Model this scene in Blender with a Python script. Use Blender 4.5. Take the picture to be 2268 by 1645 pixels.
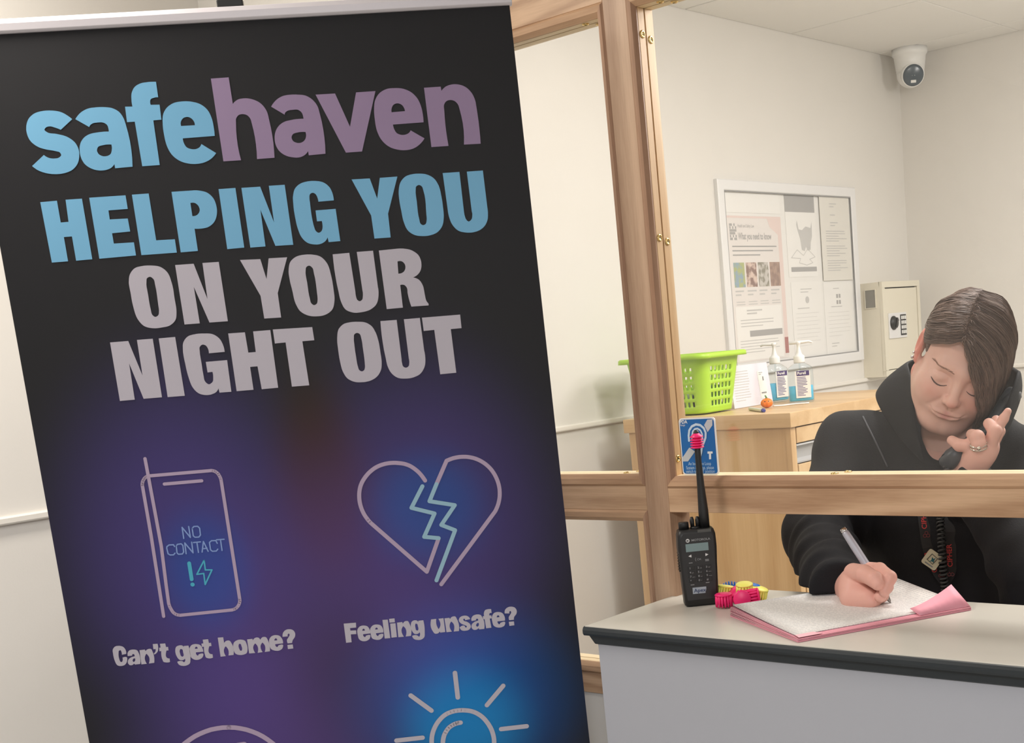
import bpy, bmesh, math, random
import numpy as np
from mathutils import Vector, Matrix
from mathutils.geometry import tessellate_polygon

for o in list(bpy.data.objects): bpy.data.objects.remove(o)
SC = bpy.context.scene
COL = SC.collection
random.seed(4); RNG = np.random.default_rng(7)
def S(r, g, b):
    f = lambda c: (c/255/12.92) if c/255 <= .04045 else ((c/255+.055)/1.055)**2.4
    return (f(r), f(g), f(b))

# ------------------------------------------------------------------ camera
W, H = 2268, 1645
FPX, CX, CY = 2842.434, 1426.573, 1314.359      # focal length and principal point (the photo is a crop of a taller frame)
RC = np.array([[0.77713219, 0.62299544, -0.08911922], [0.05251004, -0.20530241, -0.97728891], [-0.62714293, 0.75480302, -0.19226063]])
EYE = np.array([0, 0, 1.5])
cam = bpy.data.cameras.new('camera'); camo = bpy.data.objects.new('camera', cam); COL.objects.link(camo)
cam.sensor_fit = 'HORIZONTAL'; cam.sensor_width = 36; cam.lens = FPX/W*36
cam.shift_x = (W/2-CX)/W; cam.shift_y = (CY-H/2)/W
cam.clip_start = .05
m = Matrix((tuple(RC[0]), tuple(-RC[1]), tuple(-RC[2]))).transposed().to_4x4(); m.translation = Vector(EYE)
camo.matrix_world = m
SC.camera = camo

# ------------------------------------------------------------------ world, lights, exposure
wd = bpy.data.worlds.new('world'); SC.world = wd; wd.use_nodes = True
wd.node_tree.nodes['Background'].inputs[0].default_value = (1, .95, .88, 1)
wd.node_tree.nodes['Background'].inputs[1].default_value = .12
SC.view_settings.view_transform = 'Standard'; SC.view_settings.look = 'None'
SC.view_settings.gamma = 1; SC.view_settings.use_curve_mapping = False
SC.view_settings.exposure = 0.0
def area(name, loc, sx, sy, power, col=(1, .97, .935), spread=180):
    l = bpy.data.lights.new(name, 'AREA'); l.shape = 'RECTANGLE'; l.size = sx; l.size_y = sy; l.energy = power; l.color = col
    l.spread = math.radians(spread)
    o = bpy.data.objects.new(name, l); COL.objects.link(o); o.location = loc; return o
area('ceiling_light_booth', (-1.1, 2.5, 2.47), .38, .38, 12)
area('ceiling_light_booth_rear', (-.7, 3.75, 2.47), .6, .6, 20)
def fill_point(name, loc, power, r=.12, col=(1, .96, .91)):
    l = bpy.data.lights.new(name, 'POINT'); l.energy = power; l.shadow_soft_size = r; l.color = col
    o = bpy.data.objects.new(name, l); COL.objects.link(o); o.location = loc
fill_point('ceiling_fill_booth', (-.75, 2.6, 2.16), 23); fill_point('ceiling_fill_booth_rear', (-.45, 3.75, 2.12), 23)  # unseen point lamps added to brighten the office ceiling
area('ceiling_light_hall_wall', (-2.0, .75, 2.47), .3, .6, 18, (1, .93, .84))
area('ceiling_light_hall', (.7, -.9, 2.47), .6, .6, 60, (.97, .97, 1))
SC.cycles.max_bounces = 8; SC.cycles.transparent_max_bounces = 12; SC.cycles.caustics_reflective = False; SC.cycles.caustics_refractive = False

# ------------------------------------------------------------------ helpers
BASE = {}
def ray(x, y):
    return RC.T @ np.array([(x-CX)/FPX, (y-CY)/FPX, 1.0])
def at(x, y, ax, val):                     # the point of the place seen there, on the plane X|Y|Z = val
    d = ray(x, y); t = (val-EYE[ax])/d[ax]; return Vector(EYE+d*t)
def tag(o, label=None, cat=None, group=None, kind=None):
    if label: o['label'] = label
    if cat: o['category'] = cat
    if group: o['group'] = group
    if kind: o['kind'] = kind
    return o
def thing(name, label, cat, base, group=None, kind=None):
    o = bpy.data.objects.new(name, None); COL.objects.link(o); o.location = base; BASE[o.name] = Vector(base)
    o.empty_display_size = .05
    return tag(o, label, cat, group, kind)
def frame(n, up=(0, 0, 1)):                # right, up, normal: a facing frame
    n = Vector(n).normalized(); r = Vector(up).cross(n).normalized(); return r, n.cross(r), n
class MB:
    def __init__(s): s.v = []; s.f = []; s.sm = []
    def add(s, vs, fs, smooth=False):
        k = len(s.v); s.v += [Vector(v) for v in vs]; s.f += [tuple(i+k for i in f) for f in fs]; s.sm += [smooth]*len(fs); return s
    def box(s, lo, hi):
        x0, y0, z0 = lo; x1, y1, z1 = hi
        return s.add([(x0,y0,z0),(x1,y0,z0),(x1,y1,z0),(x0,y1,z0),(x0,y0,z1),(x1,y0,z1),(x1,y1,z1),(x0,y1,z1)],
                     [(0,3,2,1),(4,5,6,7),(0,1,5,4),(1,2,6,5),(2,3,7,6),(3,0,4,7)])
    def obox(s, c, ax, h):
        c = Vector(c); a, b, d = (Vector(ax[i])*h[i] for i in range(3))
        vs = [c+a*i+b*j+d*k for k in (-1,1) for i, j in ((-1,-1),(1,-1),(1,1),(-1,1))]
        return s.add(vs, [(0,3,2,1),(4,5,6,7),(0,1,5,4),(1,2,6,5),(2,3,7,6),(3,0,4,7)])
    def loft(s, rings, caps=True, smooth=True, closed=True):
        n = len(rings[0]); vs = [p for r in rings for p in r]; fs = []
        for i in range(len(rings)-1):
            for j in range(n if closed else n-1):
                a = i*n+j; b = i*n+(j+1) % n; fs.append((a, b, b+n, a+n))
        k = len(fs)
        s.add(vs, fs, smooth)
        if caps and closed:
            off = len(s.v)-len(vs)
            s.f += [tuple(off+n-1-j for j in range(n)), tuple(off+(len(rings)-1)*n+j for j in range(n))]; s.sm += [False, False]
        return s
    def tube(s, path, r, n=8, caps=True, smooth=True, flat=1.0):
        path = [Vector(p) for p in path]; rr = r if hasattr(r, '__len__') else [r]*len(path); rings = []; up = None
        for i, p in enumerate(path):
            t = (path[min(i+1, len(path)-1)]-path[max(i-1, 0)]).normalized()
            if up is None:
                up = Vector((0, 0, 1)) if abs(t.z) < .9 else Vector((1, 0, 0))
            a = (up-t*up.dot(t)).normalized(); b = t.cross(a); up = a
            rings.append([p+(a*math.cos(q)*flat+b*math.sin(q))*rr[i] for q in (2*math.pi*k/n for k in range(n))])
        return s.loft(rings, caps, smooth)
    def cyl(s, a, b, r, r2=None, n=20): return s.tube([a, b], [r, r if r2 is None else r2], n)
    def lathe(s, c, axis, prof, n=28, caps=True):
        r, u, w = frame(axis, (0, 0, 1) if abs(Vector(axis).normalized().z) < .9 else (0, 1, 0)); c = Vector(c)
        return s.loft([[c+w*h+(r*math.cos(q)+u*math.sin(q))*max(rad, 1e-5) for q in (2*math.pi*k/n for k in range(n))] for rad, h in prof], caps)
    def sphere(s, c, r, ax=((1,0,0),(0,1,0),(0,0,1)), n=18, m=12):
        c = Vector(c); R = r if hasattr(r, '__len__') else (r, r, r); A = [Vector(ax[i])*R[i] for i in range(3)]
        rings = []
        for i in range(m+1):
            th = math.pi*i/m; st = max(math.sin(th), 1e-4)
            rings.append([c-A[2]*math.cos(th)+(A[0]*math.cos(q)+A[1]*math.sin(q))*st for q in (2*math.pi*k/n for k in range(n))])
        return s.loft(rings)
    def poly(s, loops, o=(0,0,0), x=(1,0,0), y=(0,1,0)):
        o, x, y = Vector(o), Vector(x), Vector(y)
        L = [[Vector((a, b, 0)) for a, b in l] for l in loops]
        flat = [p for l in L for p in l]; tr = tessellate_polygon(L)
        nz = 0; fs = []
        for t in tr:
            a, b, c = (flat[i] for i in t)
            fs.append(tuple(t) if (b-a).cross(c-a).z > 0 else (t[0], t[2], t[1]))
        return s.add([o+x*p.x+y*p.y for p in flat], fs)
    def ribbon(s, pts, w, o=(0,0,0), x=(1,0,0), y=(0,1,0), cap=True):
        o, x, y = Vector(o), Vector(x), Vector(y); P = [Vector((a, b)) for a, b in pts]; w = w/2
        for i in range(len(P)-1):
            d = P[i+1]-P[i]
            if d.length < 1e-9: continue
            d.normalize(); n = Vector((-d.y, d.x))*w
            z = x.cross(y)*(4e-5*(i % 2)+2e-5); s.add([o+x*q.x+y*q.y+z for q in (P[i]-n, P[i+1]-n, P[i+1]+n, P[i]+n)], [(0,1,2,3)])
        for i, p in enumerate(P):
            if cap or 0 < i < len(P)-1:
                z = x.cross(y)*(1.0e-4+4e-5*(i % 2)); s.add([o+x*(p.x+w*math.cos(q))+y*(p.y+w*math.sin(q))+z for q in (2*math.pi*k/16 for k in range(16))], [tuple(range(16))])
        return s
    def text(s, txt, size, o, x, y, align='LEFT', bold=0.0, xs=1.0):
        cu = bpy.data.curves.new('t', 'FONT'); cu.body = txt; cu.size = size; cu.align_x = align; cu.offset = bold; cu.resolution_u = 3
        ob = bpy.data.objects.new('t', cu); me = bpy.data.meshes.new_from_object(ob)
        o, x, y = Vector(o), Vector(x), Vector(y)
        s.add([o+x*(v.co.x*xs)+y*v.co.y for v in me.vertices], [tuple(p.vertices) for p in me.polygons])
        bpy.data.objects.remove(ob); bpy.data.curves.remove(cu); bpy.data.meshes.remove(me); return s
    def build(s, name, mat, parent=None, bevel=0, bseg=2, smooth=None, clean=True):
        b = Vector((0, 0, 0)); p = parent
        while p is not None:
            if p.name in BASE: b = BASE[p.name]; break
            p = p.parent
        me = bpy.data.meshes.new(name); me.from_pydata([v-b for v in s.v], [], s.f)
        me.polygons.foreach_set('use_smooth', [bool(q) if smooth is None else smooth for q in s.sm])
        if bevel:
            bm = bmesh.new(); bm.from_mesh(me); bmesh.ops.remove_doubles(bm, verts=bm.verts, dist=1e-6)
            ed = [e for e in bm.edges if len(e.link_faces) == 2 and e.calc_face_angle(0) > .6]
            bmesh.ops.bevel(bm, geom=ed, offset=bevel, segments=bseg, affect='EDGES', profile=.5, clamp_overlap=True)
            bm.to_mesh(me); bm.free()
        me.update(); me.materials.append(mat)
        o = bpy.data.objects.new(name, me); COL.objects.link(o)
        if parent is not None: o.parent = parent
        return o
def rrect(cx, cy, hx, hy, r, n=6):
    out = []
    for sx, sy, a0 in ((1,1,0),(-1,1,90),(-1,-1,180),(1,-1,270)):
        for k in range(n+1):
            a = math.radians(a0+90*k/n); out.append((cx+sx*(hx-r)+r*math.cos(a), cy+sy*(hy-r)+r*math.sin(a)))
    return out
def crom(P, n):                              # smooth path through points
    P = [Vector(p) for p in P]; out = []
    Q = [P[0]*2-P[1]]+P+[P[-1]*2-P[-2]]
    for k in range(n):
        u = k/(n-1)*(len(P)-1); i = min(int(u), len(P)-2); t = u-i; a, b, c, d = Q[i:i+4]
        out.append(.5*((2*b)+(c-a)*t+(2*a-5*b+4*c-d)*t*t+(3*b-a-3*c+d)*t**3))
    return out

# ------------------------------------------------------------------ materials
def mat(name, col, rough=.5, metal=0, spec=.5, noise=0, nscale=40, bump=0, bscale=200, coat=0, trans=0, emis=None, sheen=0, sss=0):
    m = bpy.data.materials.new(name); m.use_nodes = True; nt = m.node_tree; b = nt.nodes['Principled BSDF']
    c = (*col, 1) if len(col) == 3 else col
    b.inputs['Base Color'].default_value = c; b.inputs['Roughness'].default_value = rough; b.inputs['Metallic'].default_value = metal
    b.inputs['Specular IOR Level'].default_value = spec; b.inputs['Coat Weight'].default_value = coat; b.inputs['Transmission Weight'].default_value = trans
    b.inputs['Sheen Weight'].default_value = sheen
    if sss:
        b.inputs['Subsurface Weight'].default_value = sss; b.inputs['Subsurface Radius'].default_value = (.010, .004, .002); b.inputs['Subsurface Scale'].default_value = .5
    tc = nt.nodes.new('ShaderNodeTexCoord')
    if noise:
        n = nt.nodes.new('ShaderNodeTexNoise'); n.inputs['Scale'].default_value = nscale; n.inputs['Detail'].default_value = 4
        nt.links.new(tc.outputs['Object'], n.inputs['Vector'])
        mx = nt.nodes.new('ShaderNodeMixRGB'); mx.inputs[1].default_value = tuple(v*(1-noise) for v in c[:3])+(1,); mx.inputs[2].default_value = tuple(min(v*(1+noise), 1) for v in c[:3])+(1,)
        nt.links.new(n.outputs['Fac'], mx.inputs[0]); nt.links.new(mx.outputs[0], b.inputs['Base Color'])
    if bump:
        n = nt.nodes.new('ShaderNodeTexNoise'); n.inputs['Scale'].default_value = bscale; n.inputs['Detail'].default_value = 3
        nt.links.new(tc.outputs['Object'], n.inputs['Vector'])
        bp = nt.nodes.new('ShaderNodeBump'); bp.inputs['Strength'].default_value = bump; bp.inputs['Distance'].default_value = .002
        nt.links.new(n.outputs['Fac'], bp.inputs['Height']); nt.links.new(bp.outputs[0], b.inputs['Normal'])
    return m
def wood(name, c1, c2, axis, scale=14, stretch=.06, rough=.45, rings=3.0):
    m = mat(name, c1, rough); nt = m.node_tree; b = nt.nodes['Principled BSDF']
    tc = nt.nodes.new('ShaderNodeTexCoord'); mp = nt.nodes.new('ShaderNodeMapping')
    sc = [1, 1, 1]; sc[axis] = stretch; mp.inputs['Scale'].default_value = sc
    nt.links.new(tc.outputs['Object'], mp.inputs['Vector'])
    n = nt.nodes.new('ShaderNodeTexNoise'); n.inputs['Scale'].default_value = scale; n.inputs['Detail'].default_value = 2; n.inputs['Distortion'].default_value = .4
    nt.links.new(mp.outputs[0], n.inputs['Vector'])
    mu = nt.nodes.new('ShaderNodeMath'); mu.operation = 'MULTIPLY'; mu.inputs[1].default_value = rings*6.28; nt.links.new(n.outputs['Fac'], mu.inputs[0])
    si = nt.nodes.new('ShaderNodeMath'); si.operation = 'SINE'; nt.links.new(mu.outputs[0], si.inputs[0])
    n2 = nt.nodes.new('ShaderNodeTexNoise'); n2.inputs['Scale'].default_value = scale*22; n2.inputs['Detail'].default_value = 3; nt.links.new(mp.outputs[0], n2.inputs['Vector'])
    ma = nt.nodes.new('ShaderNodeMath'); ma.operation = 'MULTIPLY_ADD'; ma.inputs[1].default_value = .36; ma.inputs[2].default_value = .1; nt.links.new(si.outputs[0], ma.inputs[0])
    ad = nt.nodes.new('ShaderNodeMath'); ad.operation = 'ADD'; nt.links.new(ma.outputs[0], ad.inputs[0])
    m3 = nt.nodes.new('ShaderNodeMath'); m3.operation = 'MULTIPLY'; m3.inputs[1].default_value = .75; nt.links.new(n2.outputs['Fac'], m3.inputs[0]); nt.links.new(m3.outputs[0], ad.inputs[1])
    mx = nt.nodes.new('ShaderNodeMixRGB'); mx.inputs[1].default_value = (*c1, 1); mx.inputs[2].default_value = (*c2, 1)
    nt.links.new(ad.outputs[0], mx.inputs[0]); nt.links.new(mx.outputs[0], b.inputs['Base Color'])
    return m
def glass(name, tint=(1, 1, 1), fres=1.45):
    m = bpy.data.materials.new(name); m.use_nodes = True; nt = m.node_tree; nt.nodes.clear()
    out = nt.nodes.new('ShaderNodeOutputMaterial'); t = nt.nodes.new('ShaderNodeBsdfTransparent'); t.inputs[0].default_value = (*tint, 1)
    g = nt.nodes.new('ShaderNodeBsdfGlossy'); g.inputs['Roughness'].default_value = .0
    ge = nt.nodes.new('ShaderNodeNewGeometry'); dt = nt.nodes.new('ShaderNodeVectorMath'); dt.operation = 'DOT_PRODUCT'
    nt.links.new(ge.outputs['Incoming'], dt.inputs[0]); nt.links.new(ge.outputs['Normal'], dt.inputs[1])
    def mth(op, a, b2):
        q = nt.nodes.new('ShaderNodeMath'); q.operation = op
        for i, v in enumerate((a, b2)):
            if isinstance(v, (int, float)): q.inputs[i].default_value = v
            elif v is not None: nt.links.new(v, q.inputs[i])
        return q.outputs[0]
    ab = mth('ABSOLUTE', dt.outputs['Value'], None); f0 = ((fres-1)/(fres+1))**2
    fo = mth('ADD', mth('MULTIPLY', mth('POWER', mth('SUBTRACT', 1.0, ab), 5.0), 1-f0), f0); mx = nt.nodes.new('ShaderNodeMixShader')
    nt.links.new(fo, mx.inputs[0]); nt.links.new(t.outputs[0], mx.inputs[1]); nt.links.new(g.outputs[0], mx.inputs[2]); nt.links.new(mx.outputs[0], out.inputs[0])
    return m
M = {}
M['wall'] = mat('wall_paint', (.76, .735, .69), .75, noise=.02, nscale=6, bump=.05, bscale=300)
M['trim'] = mat('white_trim', (.82, .79, .73), .4)
M['ceil'] = mat('ceiling_tile', (.84, .825, .79), .9, bump=.2, bscale=180)
M['ceilgap'] = mat('tile_gap_shade', (.42, .41, .40), .7)  # grey stands in for the shadow lines between the white tiles
M['floor'] = mat('floor_vinyl', (.58, .56, .52), .6, noise=.2, nscale=300)
M['wood_v'] = wood('pine_upright', S(206,174,146), S(166,132,106), 2)
M['wood_h'] = wood('pine_rail', S(212,176,142), S(168,130,98), 0, rings=6)
M['wood_m'] = wood('pine_moulding', S(196,158,130), S(156,118,92), 2)
M['wood_mh'] = wood('pine_moulding_flat', S(202,164,130), S(158,120,90), 0, rings=6)
M['bead_v'] = wood('pine_bead', S(228,196,152), S(206,166,120), 2)
M['bead_h_lit'] = wood('pine_bead_lit', S(248,228,190), S(236,210,168), 0)  # paler copy for flat beads: strong light from above put into the colour
M['brass'] = mat('brass', S(225,195,130), .22, 1)
M['dark'] = mat('dark_slot', (.01, .01, .01), .6)
M['glass'] = glass('pane_glass', (1, 1, 1), 1.6)
M['oak_x'] = wood('oak_laminate_x', S(216,184,140), S(196,160,114), 0, scale=9, rough=.4)
M['oak_z'] = wood('oak_laminate_z', S(212,178,132), S(194,156,110), 2, scale=9, rough=.4)
M['alu'] = mat('aluminium', (.62, .62, .63), .35, .85)
M['alu_w'] = mat('silver_frame', (.80, .80, .80), .45, .1)
M['lam'] = mat('counter_laminate', S(198,194,184), .32, noise=.02, nscale=8)
M['grey'] = mat('grey_panel', S(180,182,190), .5, noise=.015, nscale=5)
M['edge'] = mat('black_edge', S(44,50,54), .45)
M['blackp'] = mat('black_plastic', S(30,30,31), .45, bump=.05)
M['blackg'] = mat('black_gloss', S(22,23,25), .25)
M['white'] = mat('white_plastic', (.82, .82, .80), .35)
M['paper'] = mat('paper', (.87, .86, .83), .8)
M['ink'] = mat('ink_grey', (.30, .30, .30), .8)
M['inkl'] = mat('ink_light', (.52, .52, .51), .8)
M['inkd'] = mat('ink_dark', (.12, .12, .13), .8)
M['safe'] = mat('cream_metal', S(226,220,202), .45)
M['steel'] = mat('steel', (.6, .6, .6), .3, .9)
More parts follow.
